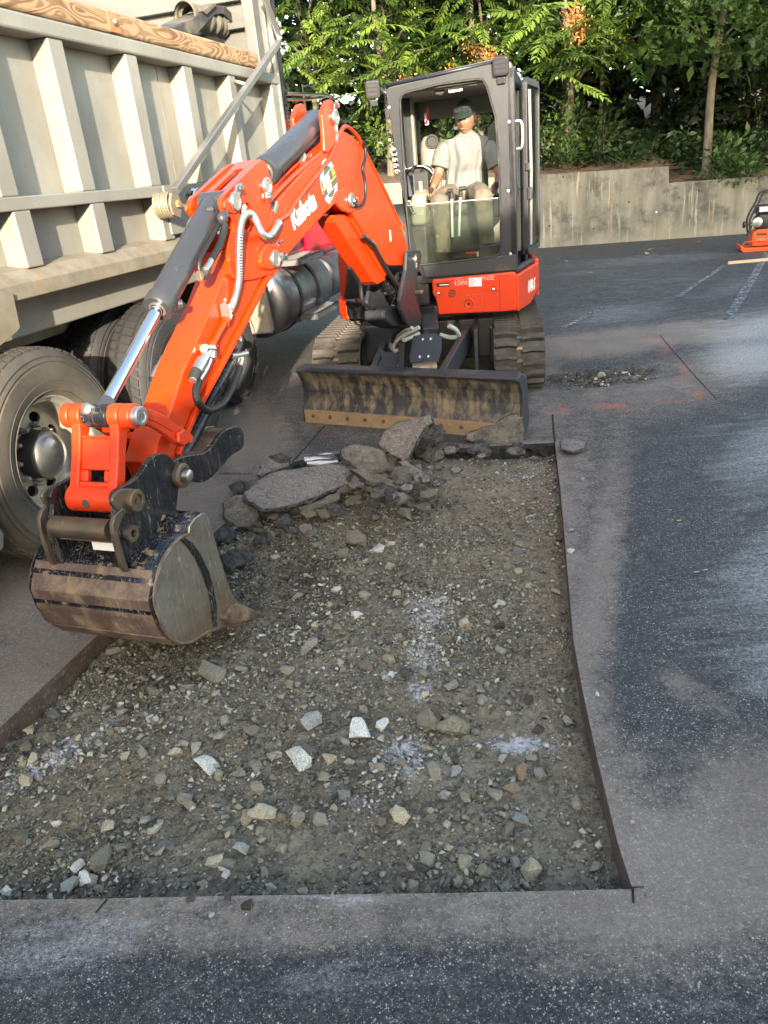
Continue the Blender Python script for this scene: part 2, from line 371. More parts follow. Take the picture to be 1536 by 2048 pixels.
# stains, dust and worn patches: centre, radii (measured on the photograph, turned into places on the ground), tilt, strength
SPL = {'dust': [(1175,1300,45,420,8,.75),(1150,1000,40,200,5,.55),(1330,1750,420,150,0,.95),(1200,1560,120,110,20,.6),(1520,1600,180,110,0,.75),
        (700,1850,700,45,-2,.62),(1250,1900,260,70,0,.5),(1350,668,330,22,-5,.95),(1180,690,160,24,-4,.9),(1060,720,60,40,0,.7),(1350,770,220,55,-14,.55),(1500,720,120,30,-8,.85),(1240,790,150,40,-8,.5),
        (90,1370,170,130,-40,.9),(500,880,90,90,0,.85),(420,1000,70,60,0,.8),(620,800,80,80,0,.5),(300,1060,160,80,-30,.8),(700,870,120,22,5,.35),(1100,830,60,60,0,.5),(1360,1370,55,30,40,.5),(1430,1400,60,26,40,.4),(1480,1040,60,20,0,.2),(30,1210,120,90,0,.8)],
       'white': [(1530,690,130,70,-10,1.1),(1300,560,240,60,-4,.42),(1420,640,150,40,-8,.4),(1480,1240,130,200,-10,.5),(1560,900,150,75,-20,.85),(1570,1150,150,110,-20,.8),(1560,1330,120,90,-10,.75),(1500,1010,80,24,-10,.5),(1460,850,100,24,-18,.45),(1230,628,140,26,-6,.62),(1140,600,90,34,0,.35),(1300,520,230,14,-4,.55),(1180,545,120,8,-4,.5),(1430,590,160,10,-6,.45),
        (1480,570,90,14,-20,.55),(1350,560,120,6,-6,.5),(100,1900,220,90,-15,.62),(700,1960,260,60,-5,.45),(1350,2000,200,50,10,.35),(420,1860,160,22,-12,.3),(690,1800,26,26,0,.9),(620,1800,16,20,0,.5),(570,1790,14,14,0,.8),(850,1815,60,22,0,.3),(1500,620,60,10,-10,.5)],
       'orange': [(1222,812,24,4,-3,.9),(1340,803,28,2.5,-3,.5),(1398,789,7,9,20,.8),(1128,819,9,3,0,.9),(1100,828,8,3,0,.6),(1300,679,20,2,0,.6),(1370,740,8,20,10,.35),(1335,700,10,14,30,.3)]}
def splat(P3, ch, table=None):
    x, y, z = to_px(P3); o = np.zeros(len(P3))
    for cx, cy, rx, ry, ang, s in (table or SPL)[ch]:
        a = math.radians(ang); dx, dy = x-cx, y-cy; u = (dx*math.cos(a)+dy*math.sin(a))/rx; v = (-dx*math.sin(a)+dy*math.cos(a))/ry
        o = np.maximum(o, s*np.exp(-(u*u+v*v)**1.3*.7))
    o[z<.3] = 0; return o
# --- asphalt material
t = MT('worn_asphalt')
big = t.noise(1.1,5,.6); mid = t.noise(7,5,.65); fine = t.noise(130,3,.7)
v1 = t.vor(230, out=0); c1 = t.vor(230, out=1); v2 = t.vor(120, t.map((1,1,1),(0,0,.7)), out=0); c2 = t.vor(120, t.map((1,1,1),(0,0,.7)), out=1)
base = t.mix(t.ramp(fine,(.3,0.),(.7,1.)), (.015,.017,.021), (.058,.061,.070))
base = t.mix(t.ramp(mid,(.35,0.),(.7,.55)), base, (.088,.087,.086))
def sepr(c):
    n = N(t.nt,'ShaderNodeSeparateColor'); t.l(c, n.inputs[0]); return n.outputs[0]
sp1 = t.math('MULTIPLY', t.ramp(sepr(c1),(.74,0.),(.80,1.)), t.ramp(v1,(.28,1.),(.5,0.)))
sp2 = t.math('MULTIPLY', t.ramp(sepr(c2),(.84,0.),(.90,1.)), t.ramp(v2,(.22,1.),(.42,0.)))
spk = t.math('MULTIPLY', t.math('MAXIMUM', sp1, sp2), t.ramp(t.noise(4,4),(.3,.25),(.6,1.)))
base = t.mix(spk, base, t.mix(t.noise(300,1), (.17,.165,.15), (.66,.65,.61)))
dust = t.attr('dust'); white = t.attr('white'); orng = t.attr('orange')
brk = t.noise(9,6,.7); brk2 = t.noise(3,6,.7,t.map((1,5,1),(0,0,-.25)))
dfac = t.math('ADD', dust, t.math('MULTIPLY', t.math('SUBTRACT', brk, .5), 1.1)); dfac = t.math('ADD', dfac, t.math('MULTIPLY', t.math('SUBTRACT', t.noise(38,5,.8), .5), .9)); dfac = t.ramp(dfac,(.12,0.),(.66,.92))
dcol = t.mix(t.ramp(t.noise(2.2,4),(.3,0.),(.7,1.)), (.185,.150,.125), (.250,.212,.178)); dcol = t.mix(t.ramp(fine,(.35,0.),(.7,.35)), dcol, (.10,.085,.075))
c = t.mix(dfac, base, dcol); c = t.mix(t.math('MULTIPLY', spk, .45), c, (.46,.44,.41))
gr = t.ramp(sepr(t.vor(115, t.map((1,1,1),(0,0,.3)), out=1)),(0.,.52),(.5,.92),(.85,1.1),(1.,1.7)); gr2 = t.ramp(t.noise(48,4,.75),(.30,.62),(.70,1.32)); ga = t.math('SUBTRACT', 1.0, t.math('MULTIPLY', dfac, .78)); c = t.mix(ga, t.mix(ga, c, t.mix(1.0, c, gr, 'MULTIPLY')), t.mix(1.0, c, gr2, 'MULTIPLY')) if False else t.mix(ga, c, t.mix(1.0, t.mix(1.0, c, gr, 'MULTIPLY'), gr2, 'MULTIPLY'))
wf = t.math('ADD', white, t.math('MULTIPLY', t.math('SUBTRACT', brk2, .5), 1.3)); wf = t.ramp(wf,(.34,0.),(.95,.85)); wf = t.math('MULTIPLY', wf, t.ramp(t.noise(22,6,.8,t.map((1,3,1),(0,0,-.2))),(.34,.2),(.52,1.)))
wf = t.math('MULTIPLY', wf, t.ramp(t.noise(60,5,.8),(.40,.10),(.58,1.)))
c = t.mix(wf, c, (.46,.47,.48))
c = t.mix(t.math('MULTIPLY', orng, t.ramp(t.noise(40,4),(.4,0.),(.55,1.))), c, (.62,.13,.06))
cr = t.vor(2.1, t.map((1,1,1),(0,0,.4)), 'DISTANCE_TO_EDGE'); crk = t.math('MULTIPLY', t.ramp(cr,(0,1.),(.006,0.)), t.ramp(t.noise(.9,3),(.60,0.),(.66,1.)))
c = t.mix(crk, c, (.010,.010,.011))
h = t.math('ADD', t.math('MULTIPLY', t.ramp(v1,(.0,1.),(.6,0.)), t.math('SUBTRACT', 1.0, t.math('MULTIPLY', dfac, .75))), t.math('MULTIPLY', fine, .6))
M['asphalt'] = t.out(c, t.mix(dfac, (.62,.62,.62), (.9,.9,.9)), nrm=t.bump(t.noise(16,4,.6), .5, .02, t.bump(h, .9, .006)), spec=.4)
# --- ground sheet: fine where it is near, with the cut-out as a real hole
def grid(x0,x1,y0,y1,s,ex=None):
    X, Y = np.meshgrid(np.arange(x0,x1+1e-6,s), np.arange(y0,y1+1e-6,s)); P = np.stack([X.ravel(),Y.ravel()],1)
    if ex is not None: P = P[~((P[:,0]>ex[0]-1e-6)&(P[:,0]<ex[1]+1e-6)&(P[:,1]>ex[2]-1e-6)&(P[:,1]<ex[3]+1e-6))]
    return P
Pn = grid(-2.6,3.6,.7,7.6,.045); Pm = grid(-7,12,-3,20,.16,(-2.65,3.65,.65,7.65)); Po = grid(-90,90,-60,120,10,(-9,14,-6,24))
Pn = Pn[(~in_poly(Pn,PIT)) & (dist_poly(Pn,PIT)>.012)]
pts = [Vector(p) for p in PIT] + [Vector(p) for p in np.vstack([Pn,Pm,Po])]; npit = len(PIT)
res = delaunay_2d_cdt(pts, [(i,(i+1)%npit) for i in range(npit)], [], 0, 1e-5)
V2 = np.array([(v.x,v.y) for v in res[0]]); Fa = np.array([f for f in res[2] if len(f)==3])
cen = V2[Fa].mean(axis=1); Fa = Fa[~in_poly(cen,PIT)]
HOLE_C = np.array(G2(1190,752)); HOLE_R = np.array([.62,.34])
def hole_m(P): 
    d = (P-HOLE_C)/HOLE_R; return np.clip(1.15-np.sqrt((d**2).sum(1))+.5*(vnoise(P[:,0]+50,P[:,1]+50,3,5)-.5),0,1)
zz = -.035*np.clip(hole_m(V2)*2.2,0,1)*(.4+1.2*vnoise(V2[:,0]+50,V2[:,1]+50,9,8,2)); V3 = np.column_stack([V2, zz])
dn = dist_poly(V2, PIT)
da = np.maximum(splat(V3,'dust'), .62*np.exp(-(dn/.10)**2)*(V2[:,1]<4.9))
np_mesh('ground', V3, Fa, M['asphalt'], attrs={'dust': da, 'white': splat(V3,'white'), 'orange': splat(V3,'orange')})['kind'] = 'structure'
# --- cut edge of the asphalt
t = MT('sawn_asphalt_edge'); c = t.mix(t.ramp(t.noise(9,4),(.3,0.),(.7,1.)), (.060,.040,.032), (.115,.080,.066)); c = t.mix(t.ramp(t.vor(110,out=1),(.72,0.),(.8,.4)), c, (.20,.17,.15))
M['cut_edge'] = t.out(c, .9, nrm=t.bump(t.noise(60,4),.6,.006))
t = MT('broken_asphalt_edge'); c = t.mix(t.ramp(t.noise(30,4),(.4,0.),(.6,1.)), (.006,.006,.007), (.028,.027,.026)); M['broken_edge'] = t.out(c, .8, nrm=t.bump(t.noise(45,4,.7),1,.02))
def wall_strip(idx, name, mat, jit, depth=-.17):
    P = []
    for i in idx:
        a, b = Vector(PIT[i]), Vector(PIT[(i+1)%npit]); n = max(1,int((b-a).length/.04))
        P += [a.lerp(b,k/n) for k in range(n)]
    P.append(Vector(PIT[(idx[-1]+1)%npit])); rings = []; cc = Vector(PITN.mean(0))
    for j, z in enumerate((0,-.02,-.06,-.1,depth)):
        rings.append([Vector((p.x,p.y,z)) - (Vector((p.x-cc.x,p.y-cc.y,0)).normalized()*(jit*(noise.noise(Vector((p.x*14,p.y*14,z*25)))+.35)*(j>0))) for p in P])
    m = MB(); m.loft(rings, smooth=False, closed=False); o = m.build(name, mat); o['kind'] = 'structure'; return o
wall_strip(list(range(0,11)), 'pit_sawn_edge', M['cut_edge'], .002)
wall_strip(list(range(11,15)), 'pit_left_edge', M['cut_edge'], .012)
wall_strip(list(range(15,npit)), 'pit_broken_edge', M['broken_edge'], .04)
# --- pit floor
PS = {'white': [(100,1525,110,26,-32,1.),(210,1455,60,14,-35,.8),(380,1385,50,12,-20,.6),(860,1230,60,50,0,.8),(850,1310,46,50,0,.8),(840,1380,30,40,0,.8),(810,1510,46,46,0,1.),(760,1545,40,30,0,.6),(1040,1490,75,22,4,1.),(1090,1500,30,14,0,.8),(730,1610,50,20,10,.6),(600,1270,90,80,0,.25),(1080,960,60,70,0,.4),(980,960,60,50,0,.3),(460,1350,30,12,0,.7),(540,1400,40,14,-30,.4),(500,1560,40,10,-30,.4)],
      'dark': [(560,1180,150,70,-15,.7),(420,1290,150,30,-10,.6),(790,1170,60,40,0,.5),(300,1370,90,30,-35,.5),(40,1500,60,30,-30,.9),(700,1560,70,60,0,.5),(640,1620,90,50,0,.4),(300,1770,300,22,0,.6),(330,1640,120,60,0,.25),(1110,920,60,10,0,.8),(880,1010,60,20,0,.7)],
      'brown': [(1120,1150,60,200,5,.9),(1090,1330,90,100,0,.8),(980,1180,90,90,0,.6),(1000,1020,110,50,0,.6),(170,1600,200,60,-25,.7),(900,1430,120,50,0,.5),(1180,1560,50,130,8,.35),(500,1470,120,40,-20,.6)],
      'smooth': [(1130,1620,110,160,0,1.),(1100,1200,70,150,3,.8),(1000,960,140,80,0,1.),(170,1600,220,60,-25,.9),(620,1740,120,40,0,.7),(300,1480,160,35,-25,.6),(1120,1350,60,90,0,.7)]}
Pp = grid(PITN[:,0].min()-.1, PITN[:,0].max()+.1, PITN[:,1].min()-.1, PITN[:,1].max()+.15, .0135)
nx = len(np.arange(PITN[:,0].min()-.1, PITN[:,0].max()+.1+1e-6, .0135)); ny = len(Pp)//nx
def pit_z(P):
    x, y = P[:,0]+20, P[:,1]+20
    z = -.085 + .035*(vnoise(x,y,2.2,3)-.5) + .030*(vnoise(x,y,8,4,3)-.5)
    sm = splat(np.column_stack([P, np.full(len(P),-.08)]), 'smooth', PS); z += (1-sm*.8)*(.038*(vnoise(x,y,34,9,3)-.45))
    d = dist_poly(P,PIT); z -= .012*np.exp(-(d/.06)**2)*(vnoise(x,y,6,2)>.45)
    z += .09*np.exp(-(((P-np.array([.0,4.45]))/np.array([.55,.28]))**2).sum(1))
    return z
Vp = np.column_stack([Pp, pit_z(Pp)])
ii = (np.arange(ny-1)[:,None]*nx + np.arange(nx-1)[None,:]).ravel(); Fq = np.stack([ii,ii+1,ii+nx+1,ii+nx],1)
keep = in_poly(Pp,PIT)|(dist_poly(Pp,PIT)<.035); Fq = Fq[keep[Fq].all(1)]
t = MT('pit_dirt'); n1 = t.noise(5,5,.65); n2 = t.noise(70,4,.7)
c = t.mix(t.ramp(n1,(.3,0.),(.7,1.)), (.145,.125,.092), (.285,.248,.180)); c = t.mix(t.math('MULTIPLY', t.attr('brown'), t.ramp(t.noise(3,5),(.35,.3),(.6,1.))), c, (.26,.19,.11))
c = t.mix(t.math('MULTIPLY', t.attr('dark'), t.ramp(t.noise(14,5,.7),(.4,.3),(.6,1.))), c, (.035,.034,.034))
cs = t.vor(95, out=1); n = N(t.nt,'ShaderNodeSeparateColor'); t.l(cs, n.inputs[0]); vv = n.outputs[0]
c = t.mix(t.ramp(vv,(.0,.55),(.35,0.)), c, (.055,.052,.045)); c = t.mix(t.ramp(vv,(.78,0.),(.95,.6)), c, (.30,.28,.22))
wfl = t.ramp(t.math('ADD', t.attr('white'), t.math('MULTIPLY', t.math('SUBTRACT', t.noise(45,6,.85), .5), 3.4)),(.62,0.),(1.0,.9))
c = t.mix(wfl, c, (.56,.57,.60)); M['pit_dirt'] = t.out(c, .95, nrm=t.bump(n2,.8,.012,t.bump(t.noise(26,5,.75),.8,.03)), spec=.2)
np_mesh('pit_floor', Vp, Fq, M['pit_dirt'], smooth=True, attrs={k: splat(Vp,k,PS) for k in ('white','dark','brown')})['kind'] = 'structure'
# --- saw cuts in the asphalt around (narrow dark kerfs), parking line and scratches of white paint
M['kerf'] = paint('dark_saw_kerf', (.006,.006,.007), .9)
def kerf(pts, w):
    m = MB(); P = [Vector((*p,.004)) for p in pts]
    for a, b in zip(P, P[1:]):
        d = (b-a).normalized(); s = Vector((-d.y,d.x,0))*w/2; m.add([a-s,a+s,b+s*.8,b-s*.8],[(0,1,2,3)])
    o = m.build('saw_cut', M['kerf']); o['kind'] = 'structure'
kerf([G2(1105,830),G2(1107,860),G2(1110,885)], .014); kerf([G2(1265,1778),G2(1267,1808)], .007); kerf([G2(1262,1777),G2(1288,1776)], .004)
kerf([G2(1320,671),G2(1350,706),G2(1392,755),G2(1434,800)], .008); kerf([G2(650,852),G2(585,925)], .012); kerf([G2(215,1800),G2(192,1828)], .006)
t = MT('worn_line_paint'); f = t.ramp(t.noise(16,5,.8),(.50,0.),(.62,1.)); M['line_paint'] = t.out(t.mix(f,(.045,.048,.055),(.40,.42,.43)), .8)
def strip(name, a, b, w, mat, z=.004, kind='structure', **k):
    a, b = Vector(G2(*a)), Vector(G2(*b)); d = (b-a).normalized(); s = Vector((-d.y,d.x))*w/2; m = MB()
    m.add([(*(a-s),z),(*(a+s),z),(*(b+s),z),(*(b-s),z)],[(0,1,2,3)]); o = m.build(name, mat); tag(o, kind=kind, **k); return o
strip('parking_line', (1455,640),(1536,505),.10,M['line_paint']); strip('parking_line', (1352,596),(1448,532),.07,M['line_paint'])
strip('parking_line', (1128,655),(1206,615),.08,M['line_paint']); strip('parking_line', (640,946),(438,948),.02,M['line_paint'])
for a, b in (((1315,1162),(1350,1158)),((1385,1147),(1415,1140)),((1510,1113),(1536,1108))): strip('paint_mark', a, b, .009, M['line_paint'])
# ------------------------------------------------------------------ stones
def rock_mesh(seed, npt=13, flat=.62, detail=False):
    r = random.Random(seed); bm = bmesh.new()
    for _ in range(npt):
        v = Vector((r.gauss(0,1),r.gauss(0,1),r.gauss(0,1))).normalized()*r.uniform(.8,1); bm.verts.new((v.x*.5,v.y*.5*r.uniform(.8,1),v.z*.5*flat))
    bmesh.ops.convex_hull(bm, input=bm.verts)
    bmesh.ops.delete(bm, geom=[v for v in bm.verts if not v.link_faces], context='VERTS')
    if detail:
        bmesh.ops.subdivide_edges(bm, edges=bm.edges, cuts=2, use_grid_fill=True); bmesh.ops.triangulate(bm, faces=bm.faces)
        for v in bm.verts: v.co += v.normal*(noise.noise(v.co*4+Vector((seed,0,0)))*.035+noise.noise(v.co*11)*.02) if v.normal.length else Vector()
    bmesh.ops.recalc_face_normals(bm, faces=bm.faces); me = bpy.data.meshes.new('stone'); bm.to_mesh(me); bm.free(); return me
t = MT('loose_gravel_stone'); col = t.attr('tone'); c = t.ramp(col,(0,(.022,.022,.023)),(.18,(.06,.058,.052)),(.5,(.19,.178,.14)),(.75,(.34,.32,.25)),(.93,(.50,.48,.41)),(1.,(.60,.60,.58)))
c = t.mix(t.ramp(t.noise(90,4,.7),(.35,0.),(.7,.5)), c, (.12,.105,.075)); M['gravel'] = t.out(c, .88, nrm=t.bump(t.noise(160,3),.5,.003), spec=.25)
protos = []
for k in range(16):
    me = rock_mesh(100+k, 9, random.Random(k).uniform(.5,.85)); me.update(); V = np.array([v.co[:] for v in me.vertices]); Ff = []
    for p in me.polygons:
        vs = list(p.vertices); Ff += [(vs[0],vs[i],vs[i+1]) for i in range(1,len(vs)-1)]
    protos.append((V, np.array(Ff))); bpy.data.meshes.remove(me)
def scatter(P, size, tone, name, zoff=.25):
    VV, FF, TT = [], [], []; n0 = 0; idx = rng.integers(0,16,len(P))
    for k in range(16):
        I = np.where(idx==k)[0]
        if not len(I): continue
        V, Fk = protos[k]; m = len(I); yaw = rng.random(m)*6.283; ti = rng.normal(0,.5,m); c, s = np.cos(yaw), np.sin(yaw); ct, st = np.cos(ti), np.sin(ti)
        sx = size[I]*rng.uniform(.8,1.35,m); sy = size[I]*rng.uniform(.7,1.0,m); sz = size[I]*rng.uniform(.7,1.1,m)
        x = V[None,:,0]*sx[:,None]; y = V[None,:,1]*sy[:,None]; z = V[None,:,2]*sz[:,None]
        y, z = y*ct[:,None]-z*st[:,None], y*st[:,None]+z*ct[:,None]; x, y = x*c[:,None]-y*s[:,None], x*s[:,None]+y*c[:,None]
        W = np.stack([x+P[I,0][:,None], y+P[I,1][:,None], z+P[I,2][:,None]+size[I][:,None]*zoff],-1)
        VV.append(W.reshape(-1,3)); FF.append((Fk[None]+ (np.arange(m)*len(V))[:,None,None]+n0).reshape(-1,3)); TT.append(np.repeat(tone[I],len(V))); n0 += m*len(V)
    return np_mesh(name, np.vstack(VV), np.vstack(FF), M['gravel'], attrs={'tone': np.concatenate(TT)})
def tone_for(P3):
    w, d, b = (splat(P3,k,PS) for k in ('white','dark','brown')); r = rng.random(len(P3))
    tone = .22+.62*r**1.3; tone = np.where(rng.random(len(P3))<.05, .9, tone); tone = np.where(rng.random(len(P3))<d*.7, .02+.2*r, tone)
    tone = np.where(rng.random(len(P3))<w*.6, .9+.1*r, tone); return tone
bb = PITN.min(0), PITN.max(0)
def rand_pit(n, exclude_smooth=.75, bias=0):
    P = bb[0]+rng.random((n,2))*(bb[1]-bb[0]); P = P[in_poly(P,PIT)&(dist_poly(P,PIT)>.01)]
    P3 = np.column_stack([P, np.full(len(P),-.08)]); sm = splat(P3,'smooth',PS); clump = vnoise(P[:,0]+9,P[:,1]+9,3.1,21)
    k = rng.random(len(P)) < (1-sm*exclude_smooth)*np.clip(clump*2.2-.35,.12,1); return P[k]
P = rand_pit(150000)
sz = rng.lognormal(math.log(.0095), .56, len(P)); sz = np.clip(sz, .005, .040)
P3 = np.column_stack([P, pit_z(P)-.001]); o = scatter(P3, sz, tone_for(P3), 'gravel', .32); tag(o, kind='stuff')
# crumbs of asphalt and grit on the road around the cut and in the broken hole
n = 9000; Pq = np.column_stack([rng.uniform(-2.2,3.2,n), rng.uniform(.75,7.4,n)]); dq = dist_poly(Pq,PIT); kq = (~in_poly(Pq,PIT)) & (rng.random(n) < .03+.55*np.exp(-dq/.10)) & (hole_m(Pq)<.05)
Pq = Pq[kq]; n = len(Pq); o = scatter(np.column_stack([Pq, np.zeros(n)]), np.clip(rng.lognormal(math.log(.0055),.45,n),.0025,.016), np.where(rng.random(n)<.30,.93,.12+.5*rng.random(n)), 'road_grit'); tag(o, kind='stuff')
n = 1700; a = rng.random(n)*6.283; r = np.sqrt(rng.random(n)); Ph = HOLE_C + np.column_stack([np.cos(a)*r, np.sin(a)*r])*HOLE_R*1.0; hm = hole_m(Ph); Ph = Ph[hm>.12]; n = len(Ph)
o = scatter(np.column_stack([Ph, np.full(n,-.034)]), np.clip(rng.lognormal(math.log(.034),.45,n),.01,.09), np.where(rng.random(n)<.05,.9,.0+.30*rng.random(n)), 'broken_asphalt_bits', .02); tag(o, kind='stuff')
# stones big enough to pick up: each its own object
def rockmat(name, c0, c1, pale=None):
    t = MT(name); c = t.mix(t.ramp(t.noise(14,5,.65),(.35,0.),(.65,1.)), c0, c1); rnd = N(t.nt,'ShaderNodeObjectInfo')
    c = t.mix(t.ramp(t.noise(30,5,.7),(.44,0.),(.64,.85)), c, (.19,.165,.11)); 
    hs = N(t.nt,'ShaderNodeHueSaturation'); t.l(c, hs.inputs['Color']); mr = N(t.nt,'ShaderNodeMapRange'); t.l(rnd.outputs['Random'], mr.inputs[0]); mr.inputs[3].default_value = .6; mr.inputs[4].default_value = 1.35
    t.l(mr.outputs[0], hs.inputs['Value']); return t.out(hs.outputs[0], .85, nrm=t.bump(t.noise(50,5,.7),.7,.006), spec=.3)
M['st_grey'] = rockmat('grey_stone', (.21,.198,.160), (.38,.355,.290)); M['st_tan'] = rockmat('tan_stone', (.32,.27,.18), (.52,.46,.34)); M['st_white'] = rockmat('pale_stone', (.50,.50,.45), (.72,.71,.66))
M['st_red'] = rockmat('reddish_stone', (.26,.14,.085), (.34,.22,.15)); M['st_blue'] = rockmat('bluish_stone', (.185,.20,.19), (.30,.315,.295)); M['st_black'] = rockmat('black_asphalt_lump', (.014,.014,.016), (.045,.045,.048)); M['st_brown'] = rockmat('muddy_stone', (.19,.16,.115), (.33,.285,.21))
M['st_lump'] = rockmat('dusty_asphalt_lump', (.055,.050,.045), (.13,.115,.095)); RM = {k: [rock_mesh(500+11*i+len(k), 9 if k == 'st_lump' else 14, .42 if k == 'st_lump' else random.Random(i).uniform(.5,.8), True) for i in range(5)] for k in ('st_grey','st_tan','st_white','st_red','st_blue','st_black','st_brown','st_lump')}
for k, L in RM.items():
    for me in L: me.materials.append(M[k])
def stone(px, py, w, kind, label, group=None, rot=None, sq=1.0, z=None, seed=0):
    g = on_ground(px, py, -.075); dep = (g-CO).dot(FW); s = w/F_PX*dep*(1.18 if group else 1.1)
    P = np.array([[g.x,g.y]]); zz = float(pit_z(P)[0]) if z is None else z
    o = bpy.data.objects.new('stone', RM[kind][seed%5]); COL.objects.link(o); o.location = (g.x, g.y, zz+s*.20*sq); o.rotation_euler = (random.uniform(-.2,.2), random.uniform(-.2,.2), rot if rot is not None else random.uniform(0,6)); o.scale = (s*1.15, s*.9, s*1.1*sq)
    return tag(o, label, 'stone', group)
NOTE = [(620,1450,52,'st_white','squarish white stone, the palest block on the pit floor'),(597,1527,66,'st_white','large pale quartz-like stone below the squarish white block'),
 (656,1524,32,'st_tan','small yellowish stone right of the large pale one'),(617,1302,46,'st_grey','pointed grey stone upright in gravel right of bucket tooth'),
 (886,1197,36,'st_white','flat oval pale stone in upper middle of the pit'),(714,1231,26,'st_white','small angular white stone right of the bucket tooth'),
 (912,1459,70,'st_tan','large tan wedge-shaped stone in the middle of the pit'),(856,1447,58,'st_brown','muddy rounded stone left of the large tan wedge'),
 (868,1553,42,'st_grey','upright grey-brown stone below the large tan wedge'),(909,1544,34,'st_blue','smooth egg-shaped bluish stone below the tan wedge'),
 (888,1590,26,'st_blue','small dark blue pebble under the egg-shaped stone'),(1041,1540,46,'st_red','salmon-coloured wedge stone near the right cut edge'),
 (1080,1548,30,'st_grey','grey stone touching the salmon wedge stone'),(799,1638,52,'st_tan','tan angular stone low in the middle of the pit'),
 (990,1588,42,'st_grey','long grey stone leaning in mud below the salmon one'),(1041,1638,38,'st_blue','flat blue-grey stone low near the right cut edge'),
 (528,1630,60,'st_tan','long tan stone half buried left of the lower pebbles'),(207,1726,54,'st_grey','round grey boulder near the bottom left of the pit'),
 (217,1654,38,'st_tan','angular tan stone above the round grey boulder'),(104,1694,34,'st_tan','flat pale tan stone at the lower left of the pit'),
 (155,1738,32,'st_white','small pale oval stone at the bottom left corner'),(481,1696,40,'st_white','white pointed stone low in the pit, left of centre'),
 (458,1730,36,'st_grey','grey elongated stone below the white pointed one'),(562,1691,34,'st_tan','small tan wedge right of the white pointed stone'),
 (640,1640,36,'st_grey','grey oval stone between two tan stones low in pit'),(1064,1738,54,'st_tan','tan rough stone by the bottom right of the pit'),
 (1011,1762,26,'st_grey','small stone left of the rough bottom right one'),(1152,1600,32,'st_grey','single grey stone in smooth mud at lower right'),
 (735,1331,38,'st_brown','brown rounded stone in the centre of the pit'),(475,1545,34,'st_grey','smooth dark grey egg-shaped stone left of pale quartz'),
 (720,1468,58,'st_white','flat whitish slab stone right of the white block'),(412,1533,64,'st_white','thin white-topped sliver of concrete lying in the pit'),
 (425,1353,60,'st_grey','long grey stone with chalky top left of centre'),(1058,1404,26,'st_black','lone black asphalt lump near the right cut edge'),
 (1075,1456,28,'st_black','black asphalt lump above the white powder patch'),(690,1590,30,'st_blue','small blue-grey stone beside white powder, low centre'),
 (333,1688,30,'st_blue','dark bluish pebble low left in the pit'),(765,1448,34,'st_white','chalky stone between flat slab and tan wedge'),
 (1000,1208,24,'st_white','small pale stone in the brown upper right dirt'),(937,1252,22,'st_red','small reddish stone in the brown dirt upper middle'),
 (928,1248,26,'st_tan','tan stone next to the small reddish one'),(850,1386,26,'st_tan','tan pebble above the white powder in pit middle'),
 (712,1085,56,'st_brown','flat brown asphalt fragment below the rubble pile'),(755,1100,36,'st_white','pale triangular stone beside the flat brown fragment'),
 (780,1090,22,'st_tan','small tan stone right of the pale triangle stone'),(686,1108,34,'st_brown','brown lump left below the flat brown fragment')]
for i, (x,y,w_,k,lb) in enumerate(NOTE): stone(x,y,w_,k,lb,seed=i,sq=.75 if 'flat' in lb or 'slab' in lb or 'sliver' in lb else 1)
cnt = 0
while cnt < 265:
    x, y = random.uniform(0,1240), random.uniform(1060,1785); g = on_ground(x,y,-.08); P = np.array([[g.x,g.y]])
    if not in_poly(P,PIT)[0] or dist_poly(P,PIT)[0] < .05: continue
    if x < 540 and y < 1300: continue
    if random.random() < float(splat(np.array([[g.x,g.y,-.08]]),'smooth',PS)[0])*.9: continue
    if min((x-n[0])**2+(y-n[1])**2 for n in NOTE) < 30**2: continue
    k = random.choices(['st_grey','st_brown','st_tan','st_blue','st_white','st_black'],[34,32,20,5,5,4])[0]
    w_ = random.choice([15,17,20,24,28,34])*(.6+.4*(y-1000)/700)
    nm = {'st_grey':'grey stone','st_brown':'muddy brown stone','st_tan':'tan stone','st_blue':'bluish stone','st_white':'whitish stone','st_black':'black asphalt crumb'}[k]
    size_ = 'small' if w_ < 19 else 'larger'; row_ = 'far' if y < 1330 else 'middle' if y < 1560 else 'near'; col_ = 'left' if x < 400 else 'central' if x < 760 else 'right'
    stone(x,y,w_,k,f'{size_} {nm} loose in the {row_} {col_} part of the pit floor','loose stones scattered over the pit floor',seed=random.randrange(5)); cnt += 1
for x,y,w_,k,lb in [(1142,1133,16,'st_white','small white stone chip lying against the right cut edge'),(1143,1090,14,'st_blue','small grey chip on the asphalt lip above the white chip'),(461,1792,22,'st_white','small white chip on the bottom asphalt lip'),
  (222,1797,14,'st_white','tiny pale chip on the lip where the hairline crack starts'),(1225,812,1,'st_white',None),(1203,771,16,'st_tan','pale tan stone beside the broken asphalt hole'),(1165,984,10,'st_tan','tiny tan chip alone on the dark asphalt right of pit'),
  (392,1840,18,'st_black','black tar crumb on the bottom asphalt, left one'),(466,1838,20,'st_black','black tar crumb on the bottom asphalt, middle one'),(505,1853,26,'st_black','largest black tar crumb on the bottom asphalt'),(434,1872,14,'st_white','white speck of concrete below the tar crumbs'),
  (1263,1686,12,'st_white','white crumb on the brown dust right of the pit corner'),(1194,1426,12,'st_white','white crumb on the asphalt halfway up the right edge')]:
    if lb: stone(x,y,w_,k,lb,z=0)
